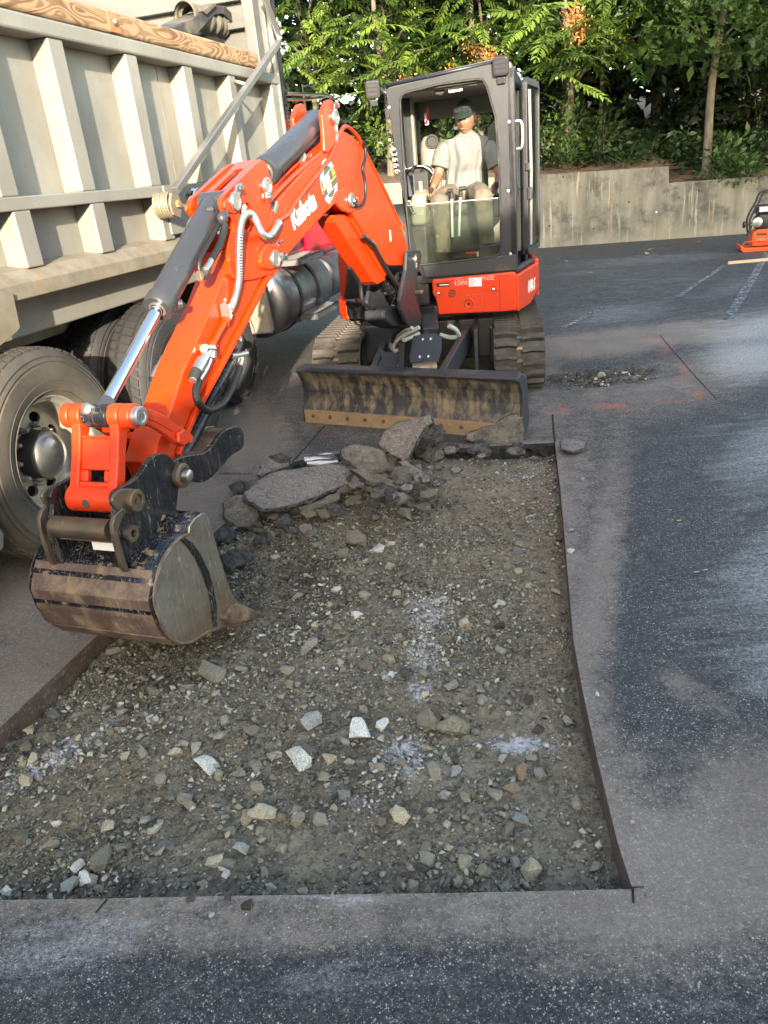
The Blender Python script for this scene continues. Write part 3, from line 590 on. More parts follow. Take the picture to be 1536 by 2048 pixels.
# leaves and twigs fallen on the far asphalt
M['leaf_dry'] = paint('dry_leaf', (.55,.42,.12), .7, var=.2)
def flat_leaf(px, py, s, label):
    g = on_ground(px, py); a = random.uniform(0,6); m = MB(); fr = Fr(g+Vector((0,0,.006)), (math.cos(a),math.sin(a),.15), (-math.sin(a),math.cos(a),.1), Z)
    pl = [(-.5,0),(-.25,.22),(.1,.26),(.5,0),(.1,-.24),(-.25,-.2)]; m.add([fr.p(x*s,y*s,.15*s*abs(y)) for x,y in pl]+[fr.p(0,0)],[(i,(i+1)%6,6) for i in range(6)])
    tag(m.build('fallen_leaf', M['leaf_dry'], loc=g), label, 'leaf', 'dry leaves fallen on the asphalt')
for i,(x,y,s) in enumerate([(1293,507,.14),(1397,484,.12),(1180,546,.12),(1132,523,.12),(1358,1043,.035),(1222,513,.1),(1300,499,.1)]): flat_leaf(x,y,s,'dry yellowish leaf lying on the grey asphalt near the wall' if y<600 else 'single dry leaf lying on the dark asphalt right of the pit')
# ------------------------------------------------------------------ slabs of broken asphalt
t = MT('slab_top'); c = t.mix(t.ramp(t.noise(6,5),(.35,0.),(.65,1.)), (.115,.098,.086), (.175,.155,.135)); vv = t.vor(160,out=1); n = N(t.nt,'ShaderNodeSeparateColor'); t.l(vv,n.inputs[0])
c = t.mix(t.ramp(n.outputs[0],(.8,0.),(.9,.6)), c, (.30,.28,.25)); c = t.mix(t.ramp(t.noise(40,4),(.55,0.),(.68,.8)), c, (.05,.047,.044)); M['slab_brown'] = t.out(c, .9, nrm=t.bump(t.noise(90,4),.6,.005))
t = MT('slab_underside'); c = t.mix(t.ramp(t.noise(9,5),(.35,0.),(.65,1.)), (.085,.075,.060), (.165,.145,.115)); vv = t.vor(160,out=1); n = N(t.nt,'ShaderNodeSeparateColor'); t.l(vv,n.inputs[0])
c = t.mix(t.ramp(n.outputs[0],(.75,0.),(.95,.5)), c, (.26,.25,.20)); c = t.mix(t.ramp(t.noise(26,4),(.5,0.),(.7,.8)), c, (.05,.046,.04)); M['slab_olive'] = t.out(c, .92, nrm=t.bump(t.noise(60,5,.7),.9,.012))
t = MT('slab_broken_side'); c = t.mix(t.ramp(t.noise(40,5,.7),(.4,0.),(.62,1.)), (.014,.014,.015), (.085,.080,.072)); M['slab_side'] = t.out(c, .85, nrm=t.bump(t.noise(70,5,.7),1,.012))
t = MT('slab_striped'); st = t.noise(3.2,2,.4,t.map((1,14,1),(0,0,-.15))); c = t.mix(t.ramp(st,(.46,0.),(.54,1.)), (.05,.052,.055), (.60,.61,.60)); M['slab_stripe'] = t.out(c, .85, nrm=t.bump(t.noise(90,4),.6,.006))
def slab(pts, anchor, normal, thick, top, label, seed=1, jag=.016, z=0.0, warp=.010):
    """outline seen on the slab's upper face -> a real slab with broken sides"""
    n = Vector(normal).normalized(); A = on_ground(*anchor, z); P = [on_plane(x,y,A,n) for x,y in pts]; Q = []
    for i in range(len(P)):
        a, b = P[i], P[(i+1)%len(P)]; k = max(1,int((b-a).length/.03))
        for j in range(k):
            p = a.lerp(b,j/k); s = noise.noise_vector(p*18+Vector((seed,0,0)))*jag; s -= n*s.dot(n); Q.append(p+s)
    c = sum(Q, Vector())/len(Q); rings = [[c.lerp(q,.55)+n*warp*noise.noise(q*6) for q in Q], [c.lerp(q,.93)+n*warp*noise.noise(q*9) for q in Q], [q-n*.004 for q in Q]]
    for f, sh in ((.3,.01),(.62,-.004),(1.,-.03)):
        rings.append([q+(q-c).normalized()*(sh+jag*1.4*noise.noise(q*25+Vector((f*9,seed,0))))-n*thick*(f+.15*noise.noise(q*15)) for q in Q])
    m = MB(); v0 = len(m.v); m.loft(rings, smooth=False); L = len(Q)
    m.f.append(list(range(L))); m.sm.append(False); m.mi.append(0); e = (len(rings)-1)*L; m.f.append([e+k for k in range(L)][::-1]); m.sm.append(False); m.mi.append(0)
    for i, f in enumerate(m.f):
        if i < len(m.f)-2 and i >= 2*L: m.mi[i] = 1
    return tag(m.build('asphalt_slab', [top, M['slab_side']], loc=A), label, 'asphalt slab', kind='thing')
up = (0,0,1)
slab([(512,962),(540,945),(600,935),(650,926),(695,928),(716,945),(708,960),(656,980),(600,1003),(560,1014),(527,1016),(500,1000),(490,985)],(600,1010),(.12,-.22,1),.055,M['slab_brown'],'largest flat slab of broken asphalt lying across the pit edge',3,z=.05)
slab([(442,1005),(470,990),(505,984),(530,992),(520,1010),(521,1032),(500,1053),(476,1052),(455,1040)],(480,1050),(.25,-.75,.8),.06,M['slab_olive'],'rough rounded slab leaning at the left end of the pile',5,z=-.02,jag=.02)
slab([(755,889),(770,862),(797,843),(835,834),(861,829),(864,846),(846,862),(834,880),(826,902),(806,925),(782,908)],(800,925),(-.30,-.80,.62),.06,M['slab_brown'],'upright brown slab with bitten edge leaning on the blade middle',8,z=.12)
slab([(931,868),(950,861),(990,848),(1008,836),(1028,829),(1047,835),(1045,868),(1044,904),(1018,902),(985,893),(962,897),(945,884),(934,880)],(1000,902),(-.12,-.93,.42),.07,M['slab_olive'],'upright rough slab leaning on the right end of blade',11,z=-.05,jag=.02)
slab([(680,897),(712,889),(745,893),(770,905),(775,930),(762,942),(735,944),(705,932),(690,918)],(730,945),(.1,-.62,.85),.07,M['slab_olive'],'olive slab lying face down behind the rubble pile',14,z=.09,jag=.02)
slab([(607,912),(640,906),(665,905),(672,915),(676,926),(645,928),(613,931)],(645,930),(0,-.35,1),.05,M['slab_stripe'],'slab with white painted stripe behind the largest slab',17,z=.09)
slab([(800,925),(812,921),(835,935),(858,955),(858,964),(845,966),(820,952)],(830,962),(-.25,-.6,.8),.05,M['slab_brown'],'narrow brown slab sloping down right of the rubble',19,z=.06)
slab([(700,935),(730,940),(775,952),(795,966),(800,978),(775,972),(735,962)],(750,965),(.1,-.45,1),.06,M['slab_olive'],'long broken slab resting above the rubble stones',22,z=.10)
slab([(842,850),(862,838),(874,846),(888,862),(870,870),(850,874),(836,872)],(860,872),(-.1,-.5,.9),.05,M['slab_side'],'black curled slab piece sticking out beside upright brown slab',25,z=.16,jag=.02)
slab([(1121,881),(1150,877),(1172,884),(1168,894),(1147,901),(1123,896)],(1147,900),(0,-.12,1),.035,M['slab_brown'],'brown square-cut asphalt piece alone on the right asphalt',27,z=.035,jag=.004)
slab([(510,945),(530,925),(552,916),(575,918),(578,930),(555,940),(530,950)],(545,948),(.15,-.5,1),.05,M['slab_brown'],'curved slab fragment left behind the largest slab',30,z=.05)
slab([(540,912),(560,905),(577,912),(574,920),(552,924)],(560,922),(0,-.4,1),.04,M['slab_side'],'small dark slab on top of the curved left fragment',32,z=.10)
slab([(520,950),(550,942),(580,938),(586,945),(560,953),(525,958)],(550,957),(0,-.5,1),.03,M['slab_side'],'thin black slab edge between curved fragment and largest slab',34,z=.05)
slab([(458,970),(478,960),(494,964),(492,975),(470,984)],(476,985),(0,-.5,1),.05,M['slab_side'],'small dark chunk lying left of the largest slab',36,z=.03)
slab([(445,1108),(470,1096),(490,1096),(505,1108),(490,1124),(462,1136),(447,1128)],(475,1136),(.1,-.5,1),.06,M['slab_side'],'dark chunk lying right beside the bucket',38,z=-.05)
slab([(424,1062),(440,1053),(462,1054),(470,1066),(455,1078),(430,1078)],(445,1080),(0,-.55,1),.05,M['slab_side'],'dark chunk under the rounded slab by the bucket',40,z=-.04)
slab([(420,1040),(436,1034),(448,1040),(440,1050),(424,1052)],(434,1052),(0,-.5,1),.04,M['slab_side'],'smallest dark chunk beside the top of the bucket',42,z=-.03)
slab([(598,1015),(625,1003),(660,990),(678,984),(680,996),(660,1008),(630,1018),(610,1022)],(640,1020),(.1,-.75,.8),.05,M['slab_olive'],'slab edge showing under the front of the largest slab',44,z=-.01)
slab([(712,940),(730,936),(740,950),(722,972),(706,980),(702,962)],(720,980),(.2,-.7,.8),.05,M['slab_brown'],'standing brown sliver at the left of the rubble stones',46,z=.05)
rub = [(x_+random.gauss(0,14),y_+random.gauss(0,9),random.choice([14,17,20,24])) for x_,y_ in [(700,1000),(740,1015),(760,990),(800,1050),(660,1030),(620,1020),(830,1030),(680,960),(760,940),(840,960),(600,1060),(640,1075),(560,1065),(520,1060),(700,1060),(780,1070),(860,1010),(870,980),(540,1085),(480,1085),(720,1040),(660,1050),(580,1030),(820,990),(690,985),(730,975),(790,1000),(850,1060),(500,950),(570,960),(620,1090),(900,900),(890,880),(905,925),(880,945)]] + [(702,990,44),(722,975,40),(748,985,46),(775,968,44),(742,955,36),(700,965,34),(765,1002,36),(735,1010,34),(805,962,30),(822,1000,58),(800,990,40),(778,1020,40),(795,1036,34),(838,1010,30),(822,1056,38),(690,1012,30),(660,1006,30),(640,1024,28),(755,1028,30),(850,985,26),(846,1040,26),(870,940,34),(850,925,40),(880,915,26),(845,900,30),(868,900,26),(710,1030,26),(600,1040,30),(620,1052,24),(560,1042,26),(650,1050,24),(735,1050,24)]
for i,(x,y,w_) in enumerate(rub):
    k = 'st_lump'
    if y < 945: k = 'st_black'
    g = on_ground(x,y,0); zz = .085*max(0,1-((x-770)/130)**2)*max(0,1-((y-985)/60)**2)-.03
    o = stone(x, y+zz*90, w_*1.35, k, ('dusty asphalt lump at the front of the rubble heap' if y > 1000 else 'dusty asphalt lump high on the rubble heap below the blade') if k=='st_lump' else 'black broken asphalt lump beside the upright brown slab', 'lumps in the rubble heap', z=zz, seed=i)
    o.name = 'asphalt_lump'; o['category'] = 'asphalt lump'

for i in range(56):
    x, y = random.choice([(random.gauss(740,70),random.gauss(985,28)),(random.gauss(560,70),random.gauss(1045,22)),(random.gauss(865,22),random.gauss(925,28)),(random.uniform(890,1040),random.gauss(898,7))]); w_ = random.uniform(16,34); h_ = w_*random.uniform(.45,.8); n_ = random.randint(5,7)
    pts_ = [(x+w_*.5*random.uniform(.65,1.1)*math.cos(2*math.pi*k/n_), y+h_*.5*random.uniform(.65,1.1)*math.sin(2*math.pi*k/n_)) for k in range(n_)]
    zz = .10*max(0,1-((x-760)/110)**2)*max(0,1-((y-980)/50)**2)-.02+(.05 if y<1000 else 0)
    o = slab(pts_, (x,y+h_*.4), (random.uniform(-.5,.5),random.uniform(-.9,-.1),random.uniform(.5,1)), random.uniform(.02,.04), random.choice([M['slab_brown'],M['slab_side'],M['slab_side'],M['slab_olive']]), 'small jagged asphalt fragment '+('in the middle of the rubble heap' if 650<x<840 else 'beside the upright brown slab' if x>=840 else 'in front of the largest flat slab'), 50+i, z=zz, jag=.008, warp=.003); o['group'] = 'jagged fragments in the rubble heap'; o['category'] = 'asphalt fragment'
# ================================================================== DUMP TRUCK
TKt = Fr(TK.o, -TK.x, TK.y, TK.z)
truck = empty('dump_truck', TK.p(2,0,-.6), 'dump truck with grey ribbed steel body, timber top board and red cab', 'truck')
body = MB().box(TK,-2.2,4.36,1.36,2.60,-.16,-.12).build('side_panel', M['truck_grey'], truck)
for a in (-1.3,-.05,1.22,2.45,3.6): MB().box(TK,a-.003,a+.003,1.42,2.5,-.1205,-.1175).build('weld_seam', M['truck_sill'], body)
MB().box(TK,-2.2,4.38,2.505,2.588,-.14,.012).build('top_rail', M['truck_grey'], truck, .012)
MB().box(TK,-2.2,4.36,1.70,1.765,-.125,.004).build('middle_rail', M['truck_grey'], truck, .006)
m = MB(); m.prism(Fr(TK.o,TK.z,TK.y,TK.x), [(-.13,1.30),(.05,1.30),(.05,1.375),(-.02,1.43),(-.13,1.45)], -2.2, 4.36); m.build('sill', M['truck_sill'], truck, .006)
MB().box(TK,-2.2,4.2,1.10,1.30,-.34,-.10).build('under_beam', M['truck_grey'], truck, .01)
MB().box(TK,-2.4,7.2,.80,1.10,-.98,-.88).build('chassis_rail', M['frame_dark'], truck)
MB().box(TK,-2.4,6.5,.4,.8,-1.9,-.99).build('drive_train', M['frame_dark'], truck)
MB().box(TK,-2.2,4.3,1.3,1.36,-2.5,-.12).build('body_floor', M['frame_dark'], truck)
MB().box(TK,-2.2,4.36,1.36,2.65,-2.55,-2.50).build('side_panel', M['truck_grey'], truck)
# ribs above and below the middle rail
r1 = TK.px(90,60)[0]; r1b = TK.px(123,68)[0]; W = r1b-r1
ribs = [r1-1.95,r1-1.3,r1-.65, r1, TK.px(248,98)[0], TK.px(365,129)[0], TK.px(457,152)[0]]
w = .13
def rib2(a, w, z0, z1, taper=0):
    m = MB(); f = Fr(TK.p(a,0,0),TK.x,TK.y,TK.z)
    m.prism(Fr(f.o,f.x,f.z,f.y), [(0,-.125),(w,-.125),(w,0),(0,0)], z0, z1); return m.build('rib', M['truck_grey'], truck, .008)
for a in ribs: rib2(a, w if a < r1+2 else .12, 1.765, 2.505)
for a in ribs: rib2(a+.05, w, 1.43, 1.70)
rib2(4.20,.17,1.43,2.52)
MB().box(TK,2.02,2.30,1.46,1.765,.0,.012).build('spring_plate', M['truck_grey'], truck, .003)
# rear bracket plate
m = MB(); m.prism(TK, [TK.px(-60,560,.06),TK.px(-60,740,.06),TK.px(0,691,.06),TK.px(33,664,.06),TK.px(39,655,.06),TK.px(25,588,.06)], .05, .065); m.build('bracket_plate', M['truck_sill'], truck, .003)
m = MB(); m.prism(TK, [TK.px(-60,1110,.17),TK.px(-10,1110,.17),TK.px(5,1095,.17),TK.px(6,1070,.17),TK.px(-10,1040,.17),TK.px(-60,1000,.17)], .16, .175); m.build('rear_flap_plate', M['alu'], truck, .003)
# timber board on the top rail with two rusty bolt plates
m = MB(); m.prism(Fr(TK.o,TK.z,TK.y,TK.x), [(-.10,2.592),(-.010,2.592),(.004,2.606),(.006,2.70),(-.012,2.718),(-.10,2.718)], -2.2, 3.98); bd_ = m.build('timber_board', M['wood'], truck, .01)
for a in (1.83,-.4):
    MB().box(TK,a-.06,a+.06,2.60,2.705,.004,.009).build('rust_plate', M['rust'], bd_, .003); m = MB(); m.lathe(TK.p(a,2.655,.009),TK.z,[(0,.018),(.01,.018),(.014,.012),(.014,0)],12); m.build('bolt', M['steel'], bd_)
# front bulkhead
m = MB(); m.box(TK,4.30,4.36,1.4,3.75,-2.5,-.02); M['bulk'] = paint('shaded_bulkhead_steel', (.13,.135,.135), .5, .2, var=.15, dirt=(.10,.09,.07), damt=.4); bh = m.build('bulkhead', M['bulk'], truck, .008)  # bulkhead paint darkened to stand in for shade
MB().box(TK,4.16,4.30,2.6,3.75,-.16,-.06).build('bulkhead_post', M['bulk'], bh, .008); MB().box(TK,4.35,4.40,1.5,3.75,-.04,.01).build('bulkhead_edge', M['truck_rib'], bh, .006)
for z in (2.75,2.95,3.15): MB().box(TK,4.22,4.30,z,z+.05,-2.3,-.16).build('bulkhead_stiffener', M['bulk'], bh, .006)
# rolled tarp with its shaft
te = TK.px(470,62,-.42); tb = (te[0],te[1]); m = MB(); prof = []
for i in range(46): h_ = -.95+.95*i/45; prof.append((h_, .086+.008*math.sin(i*2.1)+.006*math.sin(i*.9)))
m.lathe(TK.p(te[0],te[1],-.42), TK.x, prof+[(.0,.06),(-.02,.02)], 28); tarp = m.build('tarp_roll', M['tarp_tan'], truck)
ang = np.linspace(0,6.283*4.6,120); sp = [(math.cos(a)*(.012+.0028*a), math.sin(a)*(.012+.0025*a)) for a in ang]
fe_ = Fr(TK.p(te[0],te[1],-.42), TK.z, TK.y, TK.x); m = MB(); m.loft([[fe_.p(a,b,c) for a,b in sp] for c in (-.05,.0,.035)], closed=False); so = m.build('tarp_edge', M['tarp'], tarp); s_ = so.modifiers.new('solid','SOLIDIFY'); s_.thickness = .005
m = MB(); P = [TK.px(x,y,-.33) for x,y in ((330,62),(395,30),(425,10),(448,12),(470,35),(474,50),(462,44),(445,28),(428,30),(402,58),(392,70))]
m.prism(TK, P, -.55, -.32); m.build('tarp_fold', M['tarp'], tarp, .008); m = MB(); P = [TK.px(x,y,-.31) for x,y in ((404,22),(425,6),(432,10),(412,30))]; m.prism(TK, P, -.45, -.30); m.build('tarp_strap', M['tarp_tan'], tarp, .006)
MB().cyl(TK.p(te[0]-.2,te[1],-.42), TK.p(te[0]+.42,te[1]+.02,-.42), .020, 12).build('tarp_shaft', M['steel'], tarp)
MB().box(TK,te[0]+.36,te[0]+.40,te[1]-.2,te[1]+.25,-.5,-.36).build('shaft_bracket', M['alu'], tarp, .004)
# tarp arm: square bar, spring and pivot
f = .10; P = [TK.p(*TK.px(x,y,f),f) for x,y in ((350,382),(449,239),(549,97),(557,85),(559,76),(549,48),(535,12),(520,-30))]
m = MB(); m.tube([P[0],P[1],P[2],P[3],P[4],P[5],P[6],P[7]], .033, 4, smooth=False); arm_ = m.build('tarp_arm', M['alu'], truck, .004)
for z in (0,): MB().cyl(TK.p(*TK.px(468,162,0),0), TK.p(*TK.px(490,168,.1),.1), .014, 8).build('arm_rest', M['truck_grey'], truck)
sc = TK.px(337,410,.08); m = MB()
hel = [TK.p(sc[0]+.060*math.cos(a)*(1), sc[1]+.072*math.sin(a), -.0+.012*a/6.283*1.5) for a in np.linspace(0,6.283*6,150)]
m.tube(hel, .0095, 7); m.build('coil_spring', M['spring'], arm_)
m = MB(); m.cyl(TK.p(sc[0],sc[1],0), TK.p(sc[0],sc[1],.13), .040, 20); m.build('spring_hub', M['spring'], arm_, .004)
m = MB(); m.prism(TK, [(sc[0]+a_,sc[1]+b_) for a_,b_ in ((-.03,.07),(.06,.05),(.085,-.01),(.03,-.085),(-.05,-.06),(-.07,.0))], .115,.135); m.build('pivot_washer', M['spring'], arm_, .004)
m = MB(); m.cyl(TK.p(sc[0]+.02,sc[1]+.0,.13), TK.p(sc[0]+.02,sc[1]+.0,.155), .026, 6); m.build('pivot_bolt', M['rust'], arm_, .003)
# wheels
tyre_prof = [(.085,.295),(.118,.305),(.140,.35),(.150,.41),(.146,.455),(.139,.458),(.138,.468),(.143,.470),(.137,.483),(.131,.484),(.130,.492),(.134,.495),(.124,.512),(.108,.528),(.098,.532),(.05,.537),(.044,.523),(.038,.537),(-.038,.537),(-.044,.523),(-.05,.537),(-.098,.532),(-.124,.512),(-.150,.41),(-.140,.35),(-.118,.305),(-.085,.295)]
def tread_mb(o, rr=.532, n=58, rows=((-.105,-.056),(-.036,.036),(.056,.105))):
    m = MB()
    for i in range(n):
        for k,(h0,h1) in enumerate(rows):
            a0 = 2*math.pi*(i+.5*(k%2))/n; a1 = a0+2*math.pi/n*.70; V = []
            for h, sk in ((h0,0),(h1,.35*2*math.pi/n)):
                for a in (a0+sk,a1+sk):
                    for r in (rr-.012, rr+.013 - (.006 if abs(h)>.1 else 0)): V.append(o + TK.z*h + (TK.x*math.cos(a)+TK.y*math.sin(a))*r)
            m.add(V, [(0,1,3,2),(4,6,7,5),(0,4,5,1),(2,3,7,6),(1,5,7,3),(0,2,6,4)])
    return m
M['tyre'] = paint('dusty_tyre_rubber', (.034,.033,.032), .68, var=.2, dirt=(.15,.13,.098), damt=.42, dscale=3, bump=.25, dw=.28)
M['tyre_dark'] = paint('dark_tyre_rubber', (.030,.030,.031), .7, var=.2, dirt=(.20,.17,.12), damt=.26, dscale=5, bump=.2, dw=.1)
def dual(a, z, c, sc=1, hub=True, mat='tyre', inner=True):
    o = TK.p(a,z,c-.15); w = empty('wheel', o); parent_to(w, truck)
    P = lambda L: [(h*sc, r*sc) for h, r in L]
    m = MB(); m.lathe(o, TK.z, P(tyre_prof), 96); m.build('tyre', M[mat], w)
    tread_mb(o, .532*sc).build('tread', M[mat], w)
    for r_ in (.325,.375): m = MB(); m.lathe(o, TK.z, [(.131 if r_<.35 else .1425,r_-.004),(.135 if r_<.35 else .1465,r_),(.131 if r_<.35 else .1425,r_+.004)], 80); m.build('sidewall_ridge', M[mat], w)
    m = MB(); m.lathe(o, TK.z, [(.098,.312),(.110,.306),(.110,.297),(.098,.290),(.075,.288),(.060,.270),(-.02,.262),(-.045,.252),(-.052,.240)], 80); m.build('rim', M['rim'], w)
    if hub:
        f = Fr(o, TK.x, TK.y, TK.z); m = MB()
        holes = [[(.192*math.cos(t_)+.030*math.cos(q)*math.cos(t_)-.042*math.sin(q)*math.sin(t_), .192*math.sin(t_)+.030*math.cos(q)*math.sin(t_)+.042*math.sin(q)*math.cos(t_)) for q in np.linspace(0,6.283,13)[:-1]] for t_ in np.linspace(.35,.35+6.283,9)[:-1]]
        m.prism(f, circ(0,0,.243,56), -.062,-.045, holes); m.build('wheel_disc', M['rim'], w)
        m = MB(); m.lathe(o, TK.z, [(-.05,.130),(-.02,.125),(.02,.122),(.045,.118),(.05,.11),(.05,0)], 40); m.build('hub', M['frame_dark'], w)
        m = MB(); m.lathe(o, TK.z, [(.040,.122),(.050,.122),(.060,.116),(.078,.098),(.090,.066),(.096,.03),(.097,0)], 40); m.build('hub_cap', M['hubcap'], w)
        m = MB(); m.cyl(o+TK.z*-.16, o+TK.z*-.1, .24, 30); m.build('brake_drum', M['frame_dark'], w)
        for t_ in np.linspace(0,6.283,11)[:-1]:
            q = o + TK.x*.150*math.cos(t_) + TK.y*.150*math.sin(t_); m = MB(); m.cyl(q-TK.z*.045, q-TK.z*.02, .019, 6); m.lathe(q-TK.z*.02, TK.z, [(0,.014),(.022,.012),(.028,.006),(.028,0)], 10); m.build('lug_nut', M['rim'], w)
    if inner:
        oi = o - TK.z*.345; m = MB(); m.lathe(oi, TK.z, P(tyre_prof), 72); m.build('inner_tyre', M['tyre_dark'], w); tread_mb(oi, .532*sc).build('inner_tread', M['tyre_dark'], w)
    return w
M['hubcap'] = paint('dull_chrome_hub', (.24,.24,.25), .20, .9, var=.1, dirt=(.14,.125,.10), damt=.36)
WA = (.255, .545, .17)
dual(*WA); dual(WA[0]+1.42, .538, .12, mat='tyre_dark')
dual(3.02, .44, -.14, .80, hub=False, mat='tyre_dark', inner=False)
dual(WA[0]-1.42,.538,.17,mat='tyre')
for a, c in ((WA[0],-2.4),(WA[0]+1.42,-2.4)): MB().cyl(TK.p(a,.538,-.3), TK.p(a,.538,c), .09, 16).build('axle', M['frame_dark'], truck)
# dusty walking beam with its two bolts, seen above the first wheel
MB().box(TK,-.9,2.4,.96,1.22,-.62,-.52).build('suspension_beam', M['truck_sill'], truck, .01)
for x,y in ((56,710),(82,702)):
    p = TK.px(x,y,-.50); m = MB(); m.lathe(TK.p(p[0],p[1],-.52), TK.z, [(0,.034),(.015,.034),(.03,.022),(.05,.022),(.05,0)], 8, smooth=False); m.build('beam_bolt', M['truck_sill'], truck)
# brake chamber on the lift axle
p = TK.p(*TK.px(482,678,.0),-.10); m = MB(); m.lathe(p, TK.z, [(-.16,.085),(-.02,.085),(-.02,.10),(0,.10),(0,.082),(.05,.07),(.07,.04),(.07,0)], 24); bc = m.build('brake_chamber', M['brake_cream'], truck)
m = MB(); m.lathe(p+TK.z*.07-TK.y*.01, TK.z, [(0,.035),(.03,.035),(.045,.02),(.045,0)], 12); m.build('chamber_cap', M['steel'], bc)
# mud flap across the truck
m = MB(); fl = Fr(TK.p(3.40,0,0), TK.z, TK.y, TK.x); m.prism(fl, [(-.58,.50),(.0,.52),(.03,.545),(-.01,1.10),(-.58,1.10)], 0, .012); fo = m.build('mud_flap', M['rubber_flap'], truck)
m = MB(); m.prism(fl, [(.005,.52),(.04,.545),(.0,1.10),(-.02,1.10)], -.006, .0), m.prism(fl, [(-.55,.50),(.02,.515),(.02,.53),(-.55,.515)], -.007,-.001); m.build('flap_edge_strip', M['alu'], fo)
# fuel tank, air cylinder and steps
tz, tc, rr = .70, -.28, .315
m = MB(); m.lathe(TK.p(3.75,tz,tc), TK.x, [(0,0),(0,.18),(.02,rr-.05),(.05,rr-.012),(.08,rr),(1.35,rr),(1.40,rr-.03),(1.42,0)], 56); tank = m.build('fuel_tank', M['tank_alu'], truck)
for a in (4.12,4.62): m = MB(); m.lathe(TK.p(a,tz,tc), TK.x, [(0,rr+.001),(0,rr+.012),(.06,rr+.012),(.06,rr+.001)], 56, smooth=False); m.build('tank_strap', M['dark_plastic'], tank)
m = MB(); m.lathe(TK.p(3.98,tz+rr*.93,tc+.08), TK.y, [(0,.055),(.03,.055),(.04,.045),(.04,0)], 18); m.build('filler_cap', M['alu'], tank)
def step(a0,a1,z,c0,c1):
    m = MB(); m.box(TK,a0,a1,z,z+.06,c1-.02,c1); m.box(TK,a0,a1,z+.045,z+.06,c0,c1); m.box(TK,a0,a0+.02,z,z+.06,c0,c1)
    for k in range(9): m.box(TK,a0+(a1-a0)*k/9,a0+(a1-a0)*k/9+.02,z+.06,z+.068,c0,c1-.02)
    m.build('step', M['tank_alu'], tank, .002)
step(4.05,4.75,1.00,-.10,.10); step(4.2,4.95,.47,-.02,.16)
m = MB(); m.lathe(TK.p(4.3,1.11,-.42), TK.x, [(0,0),(.01,.14),(.04,.175),(1.0,.175),(1.0,.19),(1.04,.19),(1.04,.175),(1.1,.175),(1.1,.19),(1.14,.19),(1.16,.16),(1.18,0)], 40); m.build('air_cylinder', M['tank_alu'], truck)
m = MB(); m.lathe(TK.p(5.3,.70,-.25), TK.x, [(0,0),(.02,.2),(.05,.24),(.9,.24),(.95,0)], 40); m.build('air_tank', M['tank_alu'], truck)
m = MB(); m.lathe(TK.p(4.55,1.32,-.62), TK.x, [(0,0),(.02,.10),(.08,.16),(.7,.16),(.75,.1),(.78,0)], 32); m.build('air_tank', M['brake_cream'], truck)
MB().box(TK,4.60,4.68,1.30,1.40,-.26,-.20).build('marker_light', M['amber'], truck, .01)
# red cab, seen in the gap under the boom and beside the body
m = MB(); m.box(TK,5.05,6.9,.93,2.05,-2.3,-.18); cabr = m.build('truck_cab', M['red_paint'], truck, .12, seg=5)
MB().box(TK,4.46,TK.px(582,235,-.28)[0],1.5,2.36,-2.1,-.28).build('cab_roof', M['red_paint'], cabr, .12, seg=5)
m = MB(); m.box(TK,5.55,5.56,1.25,1.9,-.182,-.176); m.box(TK,5.25,5.27,1.25,1.85,-.183,-.174); m.build('cab_door_seam', M['dark_plastic'], cabr)
for z in (1.35,1.5): MB().box(TK,5.30,5.5,z,z+.02,-.182,-.172).build('cab_louvre', M['dark_plastic'], cabr)
p = TK.px(562,215,-.35); m = MB(); m.lathe(TK.p(p[0],1.6,-.35), TK.y, [(0,.07),(2.0,.07)], 20); ex = m.build('exhaust_stack', M['dark_plastic'], truck)
m = MB()
for z in np.arange(1.62,2.45,.035):
    for k in range(14):
        a = 2*math.pi*(k+.5*(int(z*100)%2))/14; q = TK.p(p[0]+.074*math.cos(a), z, -.35+.074*math.sin(a)); m.lathe(q, (q-TK.p(p[0],z,-.35)), [(0,.012),(.004,.009),(.004,0)], 6, smooth=False)
o = m.build('heat_shield_perforation', M['frame_dark'], ex); o['kind'] = 'stuff'
o = .15; m = MB(); P = [TK.p(*TK.px(x,y,o),o) for x,y in ((572,187),(600,188),(652,191),(664,197),(669,208),(672,245),(674,290))]; m.tube(curve_pts(P,5), .016, 8); mb_ = m.build('mirror_bar', M['chrome'], truck)
P = [TK.p(*TK.px(x,y,o),o) for x,y in ((572,199),(610,199),(640,196),(655,192))]; MB().tube(curve_pts(P,4), .012, 8).build('mirror_brace', M['chrome'], mb_)
P = [TK.p(*TK.px(x,y,-.1),-.1) for x,y in ((572,222),(580,228),(586,250),(588,275))]; MB().tube(curve_pts(P,4), .012, 8).build('grab_handle', M['chrome'], truck)

# raised letters on the rear tyre's side wall
ow = TK.p(WA[0],WA[1],WA[2]-.15)
for k,ch in enumerate('GOOD'):
    th_ = math.radians(196+k*10.5); q = ow + TK.x*math.cos(th_)*.372 + TK.y*math.sin(th_)*.372 + TK.z*.1425; fr2 = Fr(q, TK.x*-math.sin(th_)+TK.y*math.cos(th_), (TK.x*math.cos(th_)+TK.y*math.sin(th_))*-1, TK.z)
    wh = [o for o in truck.children if o.name.startswith('wheel')][0]; text(ch, Fr(q, (TK.x*math.sin(th_)-TK.y*math.cos(th_))*-1, (TK.x*math.cos(th_)+TK.y*math.sin(th_))*-1, TK.z), -.02, -.02, 0, .055, M['tyre'], wh, 'tyre_lettering', 0, .9, .002, depth=.004)
